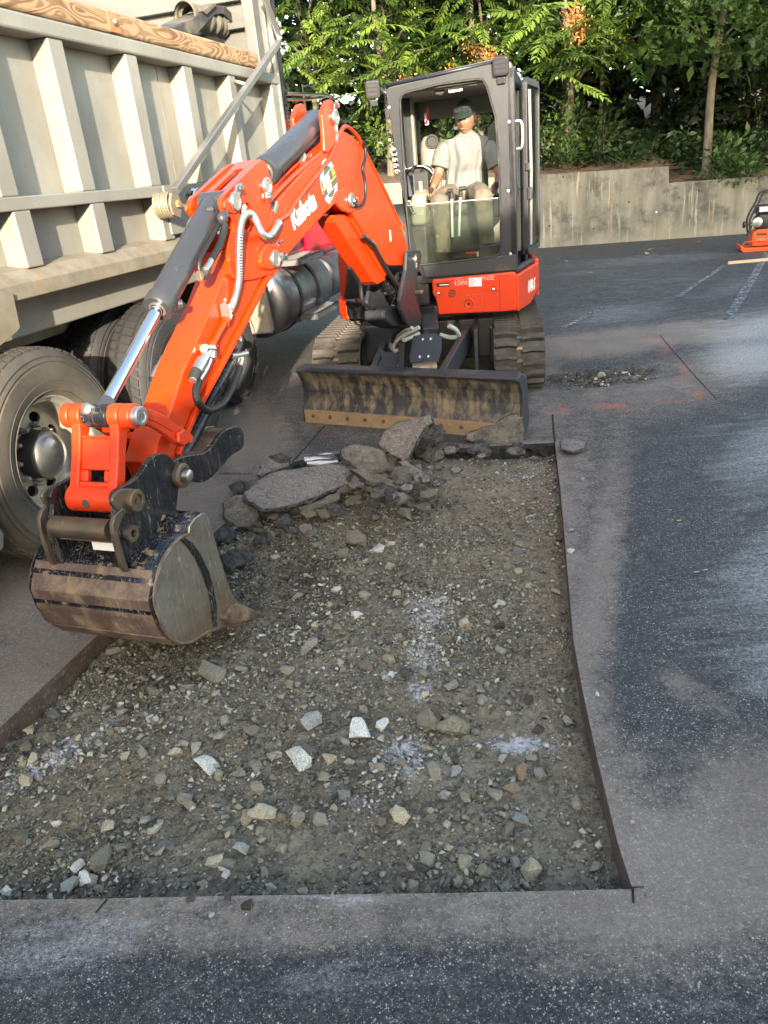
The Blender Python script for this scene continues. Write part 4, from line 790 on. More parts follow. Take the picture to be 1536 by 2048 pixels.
# ================================================================== building added out of view behind the photographer, roofline shaped to throw the shade
t = MT('pale_render_wall'); c = t.mix(t.ramp(t.noise(.8,5),(.3,0.),(.7,1.)), (.62,.58,.50), (.72,.68,.60)); M['render'] = t.out(c,.85)
M['roof_dark'] = paint('dark_roof', (.06,.055,.05), .8); M['win'] = paint('dark_window_glass', (.03,.04,.05), .08)
BB = Fr((0,-10,0),(1,0,0),Z,(0,1,0))
bld = empty('shade_building', (5,-14,0), 'pale rendered building added unseen behind the photographer, its stepped roofline shaping the shade', 'shade_building')
prof = [(-30,0),(-30,3.9),(-1.5,4.0),(-.4,4.3),(.4,4.7),(1.2,5.2),(1.6,5.6),(2.6,5.85),(3.0,5.9),(3.8,6.3),(4.5,8.8),(4.9,10.4),(5.2,10.5),(5.3,9.0),(6.2,9.0),(6.3,10.6),(8.4,10.9),(8.5,11.4),(14,11.6),(14,0)]
MB().prism(BB, prof, -9, 0).build('wall', M['render'], bld)
for i in range(7):
    for z in (1.2,4.3,8.2):
        x = -20+i*5.2
        if (z > 8 and x < 4) or x+1.6 > 13.8 or (z > 4 and x < 4.6) or z+1.7 > 8.6 or (z+1.7 > 3.8 and x < 0): continue
        if z > 4 and x < -20: continue
        w_ = MB().box(BB,x,x+1.6,z,z+1.7,0,.04).build('window', M['white_print'], bld, .01); MB().box(BB,x+.1,x+1.5,z+.1,z+1.6,.041,.05).build('pane', M['win'], w_)
# ================================================================== EXCAVATOR
ex = empty('excavator', TR.p(.9,0,-.9), 'orange and black compact excavator with glazed cab, boom stretched to a black bucket', 'excavator')
# ---------------- tracks
TW, THT, TLEN = .40, .50, 2.05
def stad(s, L=TLEN, h=THT, ins=0):
    """point and outward normal at distance s round the track loop; x forwards, y up"""
    r = h/2-ins; st = L-h; per = 2*st+2*math.pi*(h/2); s = s%per; R_ = h/2
    if s < st: return (-s-R_, h/2+r, 0, 1)   # top run, going back
    s -= st
    if s < math.pi*R_:
        a = math.pi/2+s/R_; return (-st-R_+r*math.cos(a), h/2+r*math.sin(a), math.cos(a), math.sin(a))
    s -= math.pi*R_
    if s < st: return (-st-R_+s, h/2-r, 0, -1)
    s -= st; a = -math.pi/2+s/R_; return (-R_+r*math.cos(a), h/2+r*math.sin(a), math.cos(a), math.sin(a))
PER = 2*(TLEN-THT)+math.pi*THT
lug_me = None
def track(a0, name='track'):
    """a0 = outer edge position in the track frame, going to the machine's right"""
    global lug_me
    f = Fr(TR.p(a0,0,0), TR.x, TR.y, TR.z); rings = []
    for i in range(96):
        x, y, nx_, ny_ = stad(PER*i/96, ins=.022); xi, yi, _, _ = stad(PER*i/96, ins=.05)
        rings.append([f.p(0,y,x), f.p(TW,y,x), f.p(TW,yi,xi), f.p(0,yi,xi)])
    rings.append(rings[0]); m = MB(); m.loft(rings, smooth=False); tr = m.build(name, M['track_rubber'], ex)
    n = 46
    for i in range(n):
        for side in (0,1):
            s = PER*(i+.5*side)/n
            x, y, nx_, ny_ = stad(s, ins=.022)
            nrm = f.z*nx_+f.y*ny_; tan = nrm.cross(f.x)
            if lug_me is None:
                m = MB(); F_ = Fr((0,0,0),(1,0,0),(0,1,0),(0,0,1)); w2 = TW*.46
                pl = [(0,-.030),(w2*.55,-.034),(w2,-.016),(w2,.020),(w2*.55,.010),(0,.016)]; pt = [(.006,-.022),(w2*.55,-.026),(w2-.012,-.010),(w2-.012,.012),(w2*.55,.002),(.006,.008)]
                V = [F_.p(p[0],p[1],-.004) for p in pl]+[F_.p(p[0],p[1],.034) for p in pt]
                m.add(V, [tuple(range(5,-1,-1)), tuple(range(6,12))]+[(k,(k+1)%6,6+(k+1)%6,6+k) for k in range(6)]); o = m.build('lug', M['track_rubber'], None, 0, (0,0,0)); lug_me = o.data
            else: o = bpy.data.objects.new('lug', lug_me); COL.objects.link(o)
            org = f.p(.006 if side==0 else TW-.006, y, x); xd = f.x*(1 if side==0 else -1)
            yd = tan; zd = nrm; o.matrix_world = Matrix(((xd.x,yd.x,zd.x,org.x-wloc(ex).x),(xd.y,yd.y,zd.y,org.y-wloc(ex).y),(xd.z,yd.z,zd.z,org.z-wloc(ex).z),(0,0,0,1)))
            o.parent = tr; o.matrix_parent_inverse = Matrix.Identity(4); o.location = org - wloc(tr)
    for i in range(n):
        x, y, nx_, ny_ = stad(PER*(i+.25)/n, ins=.018); fr = Fr(f.p(TW/2,y,x), f.x, (f.z*nx_+f.y*ny_).cross(f.x), f.z*nx_+f.y*ny_); o = MB().box(fr,-.022,.022,-.012,.012,-.004,.006).build('track_core', M['worn_steel'], tr)
    m = MB(); m.prism(Fr(f.p(TW*.18,0,0), f.z, f.y, f.x), [(-.30,.09),(-.22,.2),(-.3,.36),(-1.7,.36),(-1.8,.25),(-1.7,.09)], 0, TW*.64); m.build('track_frame', M['black'], tr, .01)
    for s_ in (-.24,-TLEN+.25): m = MB(); m.lathe(f.p(TW*.15,THT/2,s_), f.x, [(0,0),(0,.19),(.03,.20),(.22,.20),(.25,.19),(.25,0)], 32); m.build('idler_wheel', M['worn_steel'], tr)
    return tr
tr1 = track(-.085); tr2 = track(1.80-TW)
# ---------------- undercarriage between the tracks
cb = MB(); cb.box(TR,.30,1.47,.18,.52,-1.75,-.55); cb.build('car_body', M['black'], ex, .02)
MB().cyl(TR.p(.885,.40,-1.05), TR.p(.885,.62,-1.05), .40, 40).build('swing_bearing', M['worn_steel'], ex)
for a in (.44,.60): MB().box(TR,a,a+.03,.18,.52,-.60,-.05).build('bracket_plate', M['black'], ex, .004)
MB().prism(TR, [(.35,.46),(.20,.40),(.20,.18),(.35,.14)], -1.6,-.5).build('side_arm', M['black'], ex, .01); MB().prism(TR, [(1.42,.46),(1.54,.40),(1.54,.18),(1.42,.14)], -1.6,-.5).build('side_arm', M['black'], ex, .01)
# blade push frame
def G3(x,y,z): return on_ground(x,y,z)
def GD(x,y,d): return CO+ray(x,y)*d
def beam(p, q, w, h, name, mat='black', par=None, bev=.006):
    p, q = Vector(p), Vector(q); d = (q-p).normalized(); s = d.cross(Z).normalized(); u = s.cross(d); L = (q-p).length
    return MB().box(Fr(p,d,s,u),0,L,-w/2,w/2,-h/2,h/2).build(name, M[mat], par or ex, bev)
beam(GD(938,668,6.2), GD(885,762,5.35), .05, .17, 'push_arm')
beam(GD(770,700,6.1), GD(745,762,5.65), .05, .15, 'push_arm'); beam(GD(805,690,6.0), GD(800,762,5.5), .05, .10, 'push_arm')
beam(GD(720,765,6.0), GD(900,775,5.6), .06, .10, 'push_frame_cross')
# ---------------- dozer blade
Lb = 1.77; bp_ = [(.0,.0),(-.0,.085),(-.035,.14),(-.05,.20),(-.045,.27),(-.015,.335),(.01,.365)]   # (forwards, height)
def blf(a,b,c): return BL.p(a,b,c)
rings = []
Fb = Fr(BL.o, BL.z, BL.y, BL.x)
sc_ = 1.12
prof_b = [(x,y*sc_) for x,y in bp_]; back = [(x-.022,y*sc_) for x,y in reversed(bp_)]
m = MB(); m.prism(Fb, prof_b+back, .015, Lb-.015); M['blade'] = paint('scraped_blade_face', (.040,.042,.048), .42, .1, var=.2, dirt=(.27,.21,.13), damt=.45, dscale=5, streak=(3.2,3.2,1.5), dw=.12, scr=(.40,.37,.31), scramt=.25)
blade = m.build('blade', M['blade'], ex)
for a0_,a1_ in ((0,.02),(Lb-.02,Lb)): m = MB(); m.prism(Fb, [(.015,0),(.012,.09),(-.022,.15),(-.03,.23),(-.02,.31),(.02,.385),(.055,.405),(.05,.43),(-.02,.44),(-.12,.40),(-.16,.1),(-.1,0)], a0_, a1_); m.build('blade_end_plate', M['black'], blade, .005)
m = MB(); m.prism(Fb, [(.0,.40),(.03,.405),(.022,.43),(-.06,.445),(-.07,.40)], .02, Lb-.02); m.build('blade_top_lip', M['black'], blade, .006)
M['edge'] = paint('rusty_tan_cutting_edge', (.32,.225,.13), .62, .2, var=.15, dirt=(.14,.10,.065), damt=.34, dscale=9, scr=(.55,.48,.36), scramt=.3)
ce = MB().box(Fb,.002,.022,-.012,.10,.02,Lb-.02).build('cutting_edge', M['edge'], blade, .003)
for i in range(11):
    m = MB(); m.lathe(BL.p(.10+i*.155,.055,.022), BL.z, [(0,.016),(.003,.015),(.004,0)], 14); m.build('edge_bolt', M['worn_steel'], ce)
# cover plate with four bolts, in the middle
pc = GD(850,695,5.75); fc = Fr(pc, TR.x*-1, (TR.y*.62+TR.z*-.78).normalized(), (TR.y*.78+TR.z*.62).normalized())
cp = MB(); q = [fc.px(x,y) for x,y in ((843,668),(868,666),(883,672),(883,700),(877,724),(848,720),(820,725),(819,712),(826,672))]
cp.prism(fc, q, -.012, 0); cpo = cp.build('cover_plate', M['black'], ex, .004)
for x,y in ((845,679),(861,678),(839,714),(856,713)): p = fc.px(x,y); m = MB(); m.lathe(fc.p(p[0],p[1],0), fc.z, [(0,.014),(.008,.013),(.010,.008),(.010,0)], 10); m.build('plate_bolt', M['chrome'], cpo)
beam(GD(858,638,6.2), GD(862,668,6.0), .13, .10, 'blade_cylinder_head'); MB().cyl(GD(854,660,6.1), GD(846,756,5.6), .05, 18).build('blade_cylinder', M['black'], ex)
m = MB(); m.lathe(GD(849,737,5.62)-Vector((.09,0,0)), (1,0,0), [(0,.05),(.18,.05)], 18); m.build('cylinder_pin', M['worn_steel'], ex, .004)
q = [fc.px(x,y,.02) for x,y in ((757,690),(770,700),(800,702),(806,716),(790,730),(745,742),(748,735),(762,715))]; MB().prism(fc, q, -.01,.0).build('hose_guard_plate', M['black'], ex, .004)
def hose(pts, r, mat='hose_grey', name='hose', par=None, n=10): return MB().tube(curve_pts([GD(x,y,6.62-1.9*z) for x,y,z in pts],7), r, n).build(name, M[mat], par or ex)
hose([(838,667,.36),(820,675,.38),(808,680,.38),(806,672,.4),(818,665,.42),(838,655,.45)], .018); hose([(838,656,.44),(815,664,.42),(800,676,.38),(788,690,.34),(790,702,.32),(799,700,.33),(795,716,.28),(783,730,.22)], .016)
hose([(825,655,.46),(803,664,.42),(790,676,.38),(782,690,.34),(786,700,.31)], .014); hose([(782,732,.2),(775,738,.16),(762,745,.12)], .014)
hose([(881,670,.34),(900,675,.36),(917,672,.38),(912,660,.42),(898,652,.45)], .018); hose([(812,650,.5),(790,668,.44),(784,684,.38)], .013,'hose_black')
m = MB(); m.lathe(GD(899,652,5.85), (0,-.2,1), [(-.02,.03),(.02,.03),(.04,.02),(.04,0)], 14); m.build('hose_fitting', M['frame_dark'], ex)
# ---------------- house (upper structure)
hz0, hz1 = .585, .905
plan = [(0.03,.0),(.68,.0),(1.43,-.42),(1.56,-.75),(1.50,-1.35),(1.15,-1.75),(.7,-1.85),(.2,-1.7),(-.12,-1.3),(-.13,-.8),(-.06,-.25)]   # (to the right, forwards)
FP = Fr((HF.o.x,HF.o.y,0), HF.x, HF.z, HF.y)
m = MB(); m.prism(FP, [(a,c-.02) for a,c in plan], hz0, hz0+.09); m.build('house_frame', M['black'], ex, .015)
m = MB(); m.prism(FP, [(1.0,-.45),(1.40,-.55),(1.45,-1.3),(1.1,-1.65),(.7,-1.75),(.2,-1.6),(-.02,-1.25),(-.02,-1.05),(.9,-1.05)], hz0+.09, 1.32); m.build('engine_cover', M['dark_plastic'], ex, .04, seg=4)
m = MB(); m.prism(FP, [(.72,-.04),(1.0,-.06),(1.0,-.7),(.72,-.7)], hz0+.09, .86); m.build('front_box', M['black'], ex, .02)
# orange front panel under the cab
q = HF.pxs([(864,559),(1030,543),(1034,560),(1033,620),(1010,623),(878,629),(873,601),(866,588)])
fpn = MB().prism(HF, q, -.02, .012).build('front_panel', M['orange_clean'], ex, .012, seg=3)
a_ = HF.px(1000,600)[0]; MB().box(HF,a_-.0015,a_+.0015,.605,.895,.0118,.0135).build('panel_seam', M['black_print'], fpn)
HFt = Fr(HF.o, -HF.x, HF.y, HF.z)
def ht(x,y): p = HF.px(x,y,.013); return -p[0], p[1]
for x,y in ((877,587),(987,579)):
    p = HF.px(x,y,.012); m = MB(); m.lathe(HF.p(p[0],p[1],.0125), HF.z, [(0,.030),(.003,.027),(-.006,.016),(-.006,0)], 22); o = m.build('panel_recess', M['orange_worn'], fpn); m = MB(); m.lathe(HF.p(p[0],p[1],.008), HF.z, [(0,.012),(.010,.011),(.012,0)], 6, smooth=False); m.build('panel_bolt', M['chrome'], fpn)
for i in range(5):
    p = HF.px(904,580.5+i*3.2,.012); w2 = (.022,.030,.033,.030,.022)[i]; MB().box(HF,p[0]-w2,p[0]+w2,p[1]-.0035,p[1]+.0035,.0115,.0135).build('vent_slot', M['black_print'], fpn)
L_ = [HF.px(x,y,.012) for x,y in ((925,591),(963,588),(965,613),(928,618))]
m = MB(); m.tube([HF.p(p[0],p[1],.0125) for p in L_+[L_[0]]], .0022, 6); m.build('flap_seam', M['rust'], fpn)
p = HF.px(938,607,.012); m = MB(); m.lathe(HF.p(p[0],p[1],.0125), HF.z, [(0,.042),(.005,.036),(-.004,.022),(-.004,0)], 26); m.build('lock_recess', M['orange_worn'], fpn); m = MB(); m.lathe(HF.p(p[0],p[1],.010), HF.z, [(0,.014),(.010,.012),(.010,0)], 14); m.build('lock', M['black_print'], fpn)
a0,b0 = HF.px(873,574,.012); a1,b1 = HF.px(899,565,.012); lb = MB().box(HF,min(a0,a1),max(a0,a1),min(b0,b1),max(b0,b1),.0115,.0135).build('data_plate', M['black_print'], fpn); MB().box(HF,min(a0,a1)+.006,max(a0,a1)-.026,min(b0,b1)+.01,max(b0,b1)-.012,.0135,.0142).build('plate_print', M['white_print'], lb)
a0,b0 = HF.px(938,573.5,.012); a1,b1 = HF.px(963,554.5,.012); st_ = MB().box(HF,min(a0,a1),max(a0,a1),min(b0,b1),max(b0,b1),.0115,.0135).build('paper_sticker', M['white_print'], fpn)
amx, bmx = max(a0,a1), max(b0,b1)
for r_,(w0,w1) in enumerate(((.01,.045),(.01,.06),(.01,.05),(.01,.04),(.01,.055))): MB().box(HF,amx-w1,amx-w0,bmx-.014-r_*.014,bmx-.008-r_*.014,.0136,.014).build('sticker_line', M['label_grey'], st_)
MB().box(HF,amx-.095,amx-.07,bmx-.014,bmx-.008,.0136,.014).build('sticker_line', M['label_grey'], st_)
x_,y_ = ht(907,572); text('43666', HFt, x_, y_, .0130, .075, M['white_print'], fpn, 'chalk_number', .15, .62, -.002, rot=.03)
x_,y_ = ht(964.5,561.5); text('M16782', HFt, x_, y_, .0130, .047, M['white_print'], fpn, 'chalk_number', .2, .62, -.001, rot=.03)
# orange side panel and sill on the door side
S0 = HF.p(.0,0,.0); S1 = HF.p(-.13,0,-.55); sd = (S1-S0).normalized(); sn = Vector((sd.y,-sd.x,0)).normalized(); SF = Fr((S0.x,S0.y,0), sd, Z, sn)
if sn.dot(Vector((1,0,0))) < 0: SF.z = -sn
sp = MB().prism(SF, [(.0,.60),(.0,.885),(.58,.905),(.60,.70),(.35,.60)], -.03, .012).build('side_panel', M['orange_clean'], ex, .012, seg=3)
MB().prism(SF, [(.01,.89),(.01,.935),(.50,.95),(.56,.91)], -.05, .0).build('side_sill', M['dark_plastic'], ex, .018, seg=4)
text('U48-5', SF, .26, .70, .0135, .13, M['white_print'], sp, 'model_lettering', .25, .62, .004)
m = MB(); m.prism(Fr(SF.p(.60,0,0), (sd*.92-SF.z*.38).normalized(), Z, (SF.z*.92+sd*.38).normalized()), [(0,.62),(0,.93),(.5,.93),(.5,.62)], -.03,.012); m.build('rear_side_panel', M['orange_clean'], ex, .012)
# rounded orange cover on the far side of the boom
LF = Fr(HF.p(1.02,0,-.13), (HF.x*.86-HF.z*.50).normalized(), Z, (HF.z*.86+HF.x*.50).normalized())
def bulge(poly_rows, mat, name, par=ex, seg=3): m = MB(); m.loft(poly_rows, smooth=True, closed=False); o = m.build(name, M[mat], par); s = o.modifiers.new('solid','SOLIDIFY'); s.thickness = .03; s.offset = -1; return o
rows = []
for z, k in ((.905,0),(1.0,.012),(1.12,.016),(1.26,.010),(1.38,-.02),(1.45,-.08),(1.47,-.16)):
    L0 = [(.86,-.02),(1.15,-.10),(1.30,-.22),(1.42,-.42),(1.47,-.7),(1.46,-1.05)]; rows.append([HF.p(a+k*(a-.9)*2, z, c+k) for a,c in L0])
bulge(rows, 'dark_plastic', 'side_cover')
def patch(pts, off, mat, name):
    f2 = Fr(HF.p(1.38,0,-.30), (HF.x*.62-HF.z*.78).normalized(), Z, (HF.z*.62+HF.x*.78).normalized()); q = f2.pxs(pts, off); return MB().prism(f2, q, off-.03, off).build(name, M[mat], ex, .012, seg=3)
patch([(676,452),(690,430),(703,425),(700,480),(699,508),(690,570),(686,600),(681,590),(675,520)], .03, 'orange', 'orange_side_cover')
patch([(697,512),(722,512),(748,540),(752,592),(690,600),(692,570)], .045, 'dark_plastic', 'grey_side_cover'); patch([(676,592),(689,601),(695,640),(686,640),(679,625)], .03, 'orange', 'orange_side_cover')
patch([(691,602),(745,606),(745,640),(700,638),(694,630)], .05, 'gloss_black', 'corner_guard')
# ---------------- cab
cabF = .0
outer = HF.pxs([(772,183),(776,177),(980,128),(1012,126),(1019,132),(1030,380),(1033,538),(846,556),(838,540),(800,360)])
inner = HF.pxs([(800,200),(804,190),(812,185),(880,168),(954,158),(966,160),(973,172),(991,233),(998,330),(1001,420),(1002,494),(999,507),(988,514),(900,524),(842,530),(828,526),(822,515),(813,420),(803,260)])
cab = MB().prism(HF, outer, -.07, 0, [inner]).build('cab_front_frame', M['cab_paint'], ex, .010, seg=3)
m = MB(); seal = [HF.p(a,b,.004) for a,b in inner]; m.tube(seal+[seal[0],seal[1]], .0085, 6); m.build('window_seal', M['rubber'], cab)
MB().prism(HF, HF.pxs([(844,530),(1033,508),(1034,540),(852,556)]), -.06, .006).build('cab_lower_sill', M['black'], cab, .006)
# pillars going back, roof, rear frame, left (far) side frame
aL_top, aL_bot, aR = .935, .79, .015; zT = 2.285; D = 1.02
for a_t, a_b, c in ((aR+.03,aR+.03,-D),(aL_top,aL_top-.02,-D)):
    m = MB(); m.prism(HF, [(a_b-.04,.92),(a_b+.04,.92),(a_t+.03,zT),(a_t-.05,zT)], c-.05, c+.05); m.build('cab_rear_pillar', M['cab_paint'], ex, .012)
m = MB(); m.loft([[HF.p(a,b,c) for a,b in ((.935,2.235),(.935,2.285),(.80,2.325),(.10,2.385),(.01,2.345),(.01,2.25))] for c in (-.012,-.3,-.7,-D-.05)], smooth=False, caps=True); M['roof_green'] = paint('mossy_grey_roof', (.10,.115,.09), .6, var=.2, dirt=(.07,.08,.06), damt=.4, dscale=8)
rf = m.build('cab_roof', M['roof_green'], ex, .02, seg=3)
q = [HF.p(a,b,c) for a,b,c in ((.93,2.30,-.01),(.05,2.365,-.01))]; MB().tube(q, .014, 8).build('roof_rail', M['cab_paint'], rf)
MB().box(HF,.03,.90,.86,.92,-D-.05,-.02).build('cab_floor', M['dark_plastic'], ex)
for k in range(16): MB().box(HF,.16,.66,.921,.927,-.06-k*.026-.010,-.06-k*.026).build('floor_mat_ridge', M['rubber'], ex)
MB().box(HF,.03,.90,.92,1.30,-D-.04,-D).build('cab_rear_wall', M['cream'], ex, .01)
MB().box(HF,.03,.90,2.10,2.25,-D-.04,-D).build('cab_rear_header', M['cream'], ex, .01)
MB().box(HF,.05,.90,2.235,2.25,-D,-.06).build('headliner', M['cream'], ex, .004)
MB().box(HF,.05,.90,1.30,2.10,-D-.012,-D-.006).build('rear_window', M['glass'], ex)
MB().box(HF,.86,.90,.92,1.36,-D,-.08).build('cab_right_lower_wall', M['cream'], ex, .01)
MB().box(HF,.885,.893,1.36,2.24,-D,-.08).build('right_side_window', M['glass'], ex)
MB().box(HF,.85,.90,1.36,2.24,-.52,-.46).build('side_window_pillar', M['cab_paint'], ex, .008); MB().box(HF,.83,.85,1.3,2.24,-.53,-.45).build('cream_trim', M['cream'], ex, .006)
m = MB(); m.prism(HF, HF.pxs([(855,168),(905,158),(960,152),(960,163),(905,172),(858,182)],-.12), -.16,-.12); m.build('sun_visor', M['cream'], ex, .006)
MB().prism(HF, HF.pxs([(897,178),(925,173),(925,181),(898,186)],-.10), -.102,-.10).build('visor_label', M['white_print'], ex)
m = MB(); m.prism(HF, HF.pxs([(868,180),(887,177),(890,184),(884,191),(870,190)],-.11), -.15,-.105); m.build('cab_speaker', M['dark_plastic'], ex, .008)
# door-side frame: front pillar face, rear, open door folded back along the side
CS = Fr(HF.p(.0,0,0), -HF.z, Z, -HF.x)   # a = backwards, b = up, c = outwards to the door side
m = MB(); m.prism(Fr(CS.o,CS.x,CS.y,CS.z), [(0,.93),(.09,.93),(.12,1.2),(.10,2.2),(.13,2.30),(0,2.31)], -.05, .005); m.build('door_pillar', M['cab_paint'], ex, .008)
MB().box(CS,.0,D,2.24,2.31,-.05,.005).build('door_header', M['cab_paint'], ex, .01)
MB().box(CS,.90,D+.05,.93,2.30,-.06,.006).build('door_rear_pillar', M['cab_paint'], ex, .01); MB().box(CS,.76,.80,.98,2.22,-.05,-.01).build('cream_trim', M['cream'], ex, .008)
DF = Fr(CS.p(.52,0,.03), (CS.x*.93+CS.z*.12).normalized(), Z, (CS.z*.93-CS.x*.12).normalized())
do = rrect(.0,.62,.97,2.29,.06); di = rrect(.04,.58,1.02,2.24,.05)
dr = MB().prism(DF, do, .0, .035, [di]).build('door', M['black'], ex, .006); MB().prism(DF, di, .012, .018).build('door_glass', M['glass'], dr)
MB().tube([DF.p(.03,1.05,.05),DF.p(.03,1.6,.06),DF.p(.03,2.2,.05)], .014, 8).build('door_edge_tube', M['alu'], dr)
MB().box(DF,-.01,.05,1.40,1.5,.03,.07).build('door_latch', M['black'], dr, .01); MB().box(DF,-.02,.03,1.62,1.68,.02,.06).build('door_hinge', M['black'], dr, .008)
MB().tube(curve_pts([DF.p(.10,1.50,-.01),DF.p(.10,1.52,-.06),DF.p(.10,1.85,-.06),DF.p(.10,1.87,-.01)],5), .011, 8).build('door_handle', M['black'], dr)
MB().tube(curve_pts([CS.p(.05,1.78,.01),CS.p(.05,1.80,.05),CS.p(.05,1.95,.05),CS.p(.05,1.97,.01)],5), .012, 8).build('grab_handle', M['alu'], ex)
m = MB(); p = HF.px(1035,440,.02); 
MB().box(CS,.03,.16,.93,1.12,-.30,-.06).build('storage_box', M['dark_plastic'], ex, .01)
for x,y in ((778,215),(779,280),(788,372)): p = HF.px(x,y); m = MB(); m.lathe(HF.p(p[0],p[1],0), HF.z, [(0,.012),(.008,.011),(.010,0)], 8); m.build('frame_bolt', M['alu'], cab)
for x,y in ((1016,382),(1018,244),(1021,508)): p = HF.px(x,y); m = MB(); m.lathe(HF.p(p[0],p[1],0), HF.z, [(0,.012),(.008,.011),(.010,0)], 8); m.build('frame_bolt', M['alu'], cab)
# number chalked down the left pillar (it reads 43666, written sideways)
p = HF.px(780,292,.001); text('43666', HFt, -p[0], p[1], .0015, .062, M['white_print'], cab, 'chalk_number', .1, 1.15, -.0012, rot=math.radians(-83), spacing=1.15)
# lower front glass
lg = HF.pxs([(812,412),(998,396),(1001,494),(997,506),(986,513),(840,528),(828,523),(822,512)])
MB().prism(HF, lg, -.030, -.024).build('lower_front_glass', M['glass_hazy'], cab)
m = MB(); p0 = HF.px(812,412); p1 = HF.px(998,396); m.tube([HF.p(*p0,-.027),HF.p(*p1,-.027)], .004, 6); m.build('glass_edge', M['hose_grey'], cab)
# work lamps
for x,y,c,yaw in ((745,180,-.0,.15),(1000,133,.055,-.1)):
    p = HF.px(x,y,c); xd = (HF.x*math.cos(yaw)+HF.z*math.sin(yaw)); zd = (HF.z*math.cos(yaw)-HF.x*math.sin(yaw)); f2 = Fr(HF.p(p[0],p[1],c), xd, (Z*.98-zd*-.17).normalized(), (zd*.98-Z*.17).normalized())
    q = rrect(-.055,.055,-.060,.060,.020); lo = MB().prism(f2, q, -.07,-.0).build('work_lamp', M['dark_plastic'], ex, .008)
    MB().prism(f2, rrect(-.042,.042,-.046,.046,.012), .0,.004).build('lamp_lens', M['lamp_glass'], lo)
    for i in range(3): MB().box(f2,-.035,.035,-.036+i*.028,-.018+i*.028,.004,.0065).build('lamp_cell', M['cyl_grey'], lo)
    q = HF.px(772,186) if x < 800 else (p[0], p[1]-.06); MB().box(f2,-.03,.03,-.11,-.068,-.05,-.01).build('lamp_bracket', M['black'], lo, .006)
    if x < 800: MB().tube([f2.p(-.05,0,-.04), HF.p(.93,2.24,-.02)], .016, 8).build('lamp_arm', M['black'], lo)
# mirrors, antenna-like bracket on pillar
MB().box(HF,.925,.955,2.08,2.14,-.02,.03).build('pillar_clip', M['cab_paint'], ex, .004)
M['lever'] = paint('pale_steel_rod', (.42,.44,.44), .35)
# ---------------- cab interior
MB().prism(Fr(HF.o,HF.z,HF.y,HF.x), [(-.11,1.30),(-.10,1.38),(-.16,1.52),(-.30,1.56),(-.50,1.50),(-.50,1.30)], .72,.84).build('side_console', M['cream'], ex, .03, seg=4)
MB().box(HF,.72,.85,.93,1.295,-.5,-.10).build('console_base', M['dark_plastic'], ex, .02)
m = MB(); pa = HF.px(861,300,-.62); m.lathe(HF.p(pa[0],1.05,-.62), Z, [(0,.075),(.4,.08),(.62,.085),(.80,.085),(.86,.075),(.90,.05),(.91,0)], 24); ad = m.build('air_duct', M['cream'], ex)
pv = HF.px(864,283,-.53); m = MB(); m.lathe(HF.p(pv[0],pv[1],-.535), HF.z, [(0,.055),(.02,.052),(.02,.04),(.005,.036),(.005,0)], 24); m.build('air_vent', M['dark_plastic'], ad)
def lbox(x,y,c,w,h,d,mat,name,bev=.008): p = HF.px(x,y,c); return MB().box(HF,p[0]-w/2,p[0]+w/2,p[1]-h/2,p[1]+h/2,c-d,c).build(name, M[mat], ex, bev)
for x_,y_ in ((838,345),(853,345)): p = HF.px(x_,y_,-.40); m = MB(); m.lathe(HF.p(p[0],p[1],-.40), HF.z, [(-.04,.0),(-.04,.05),(0,.055),(.004,.048),(-.01,.04),(-.01,0)], 22); m.build('gauge_dial', M['dark_plastic'], ex)
ar = [HF.p(*HF.px(x,y,-.36),-.36) for x,y in ((811,352),(815,340),(828,333),(845,332),(858,338),(866,348))]; MB().tube(curve_pts(ar,5), .008, 8).build('console_hoop', M['chrome'], ex)
lbox(838,385,-.30,.16,.30,.10,'dark_plastic','instrument_box'); lbox(822,372,-.22,.05,.16,.04,'chrome','lever_gate',.004); lbox(842,392,-.25,.03,.22,.02,'alu','lever_gate',.004)
m = MB(); m.prism(HF, HF.pxs([(811,402),(820,400),(833,425),(826,429)],-.06), -.075,-.055); m.build('switch_panel', M['cream'], ex, .004); m = MB(); m.prism(HF, HF.pxs([(814,404),(819,403),(829,424),(825,425)],-.054), -.056,-.052); m.build('switch_strip', M['black_print'], ex)
for i,(x0,y0,x1,y1) in enumerate(((903,385,905,474),(921,382,918,472))):
    p = HF.px(x0,y0,-.13); q = HF.px(x1,y1,-.16); MB().cyl(HF.p(*q,-.16), HF.p(*p,-.13), .011, 10).build('travel_lever', M['lever'], ex)
    MB().cyl(HF.p(p[0],p[1]-.045,-.13), HF.p(*p,-.13), .016, 12).build('lever_boot', M['dark_plastic'], ex); g = HF.px(x0+(-9 if i==0 else 12), y0-3+(0 if i==0 else -3), -.13); h_ = HF.px(x0+(3 if i==0 else -3), y0-4, -.13)
    MB().tube([HF.p(*g,-.13), HF.p(*h_,-.13)], [.015,.018], 12).build('lever_grip', M['dark_plastic'], ex, .004)
MB().box(HF,.25,.70,1.02,1.36,-.85,-.50).build('seat_base', M['dark_plastic'], ex, .03); MB().box(HF,.22,.72,1.34,1.44,-.88,-.42).build('seat_cushion', M['dark_plastic'], ex, .04, seg=4)
MB().box(HF,.29,.65,1.42,1.86,-.97,-.88).build('seat_back', M['dark_plastic'], ex, .05, seg=4)
for a in (.76,.16): MB().box(HF,a-.05,a+.05,1.30,1.47,-.72,-.28).build('arm_console', M['dark_plastic'], ex, .02)
for x,y,c in ((860,392,-.24),(990,380,-.24)):
    p = HF.px(x,y,c); q = HF.px(x+2,y-14,c+.01); MB().tube([HF.p(p[0],p[1]-.03,c), HF.p(p[0],p[1],c), HF.p(q[0],q[1]-.02,c+.01), HF.p(q[0],q[1]+.006,c+.012)], [.030,.016,.019,.020], 14).build('joystick', M['dark_plastic'], ex)
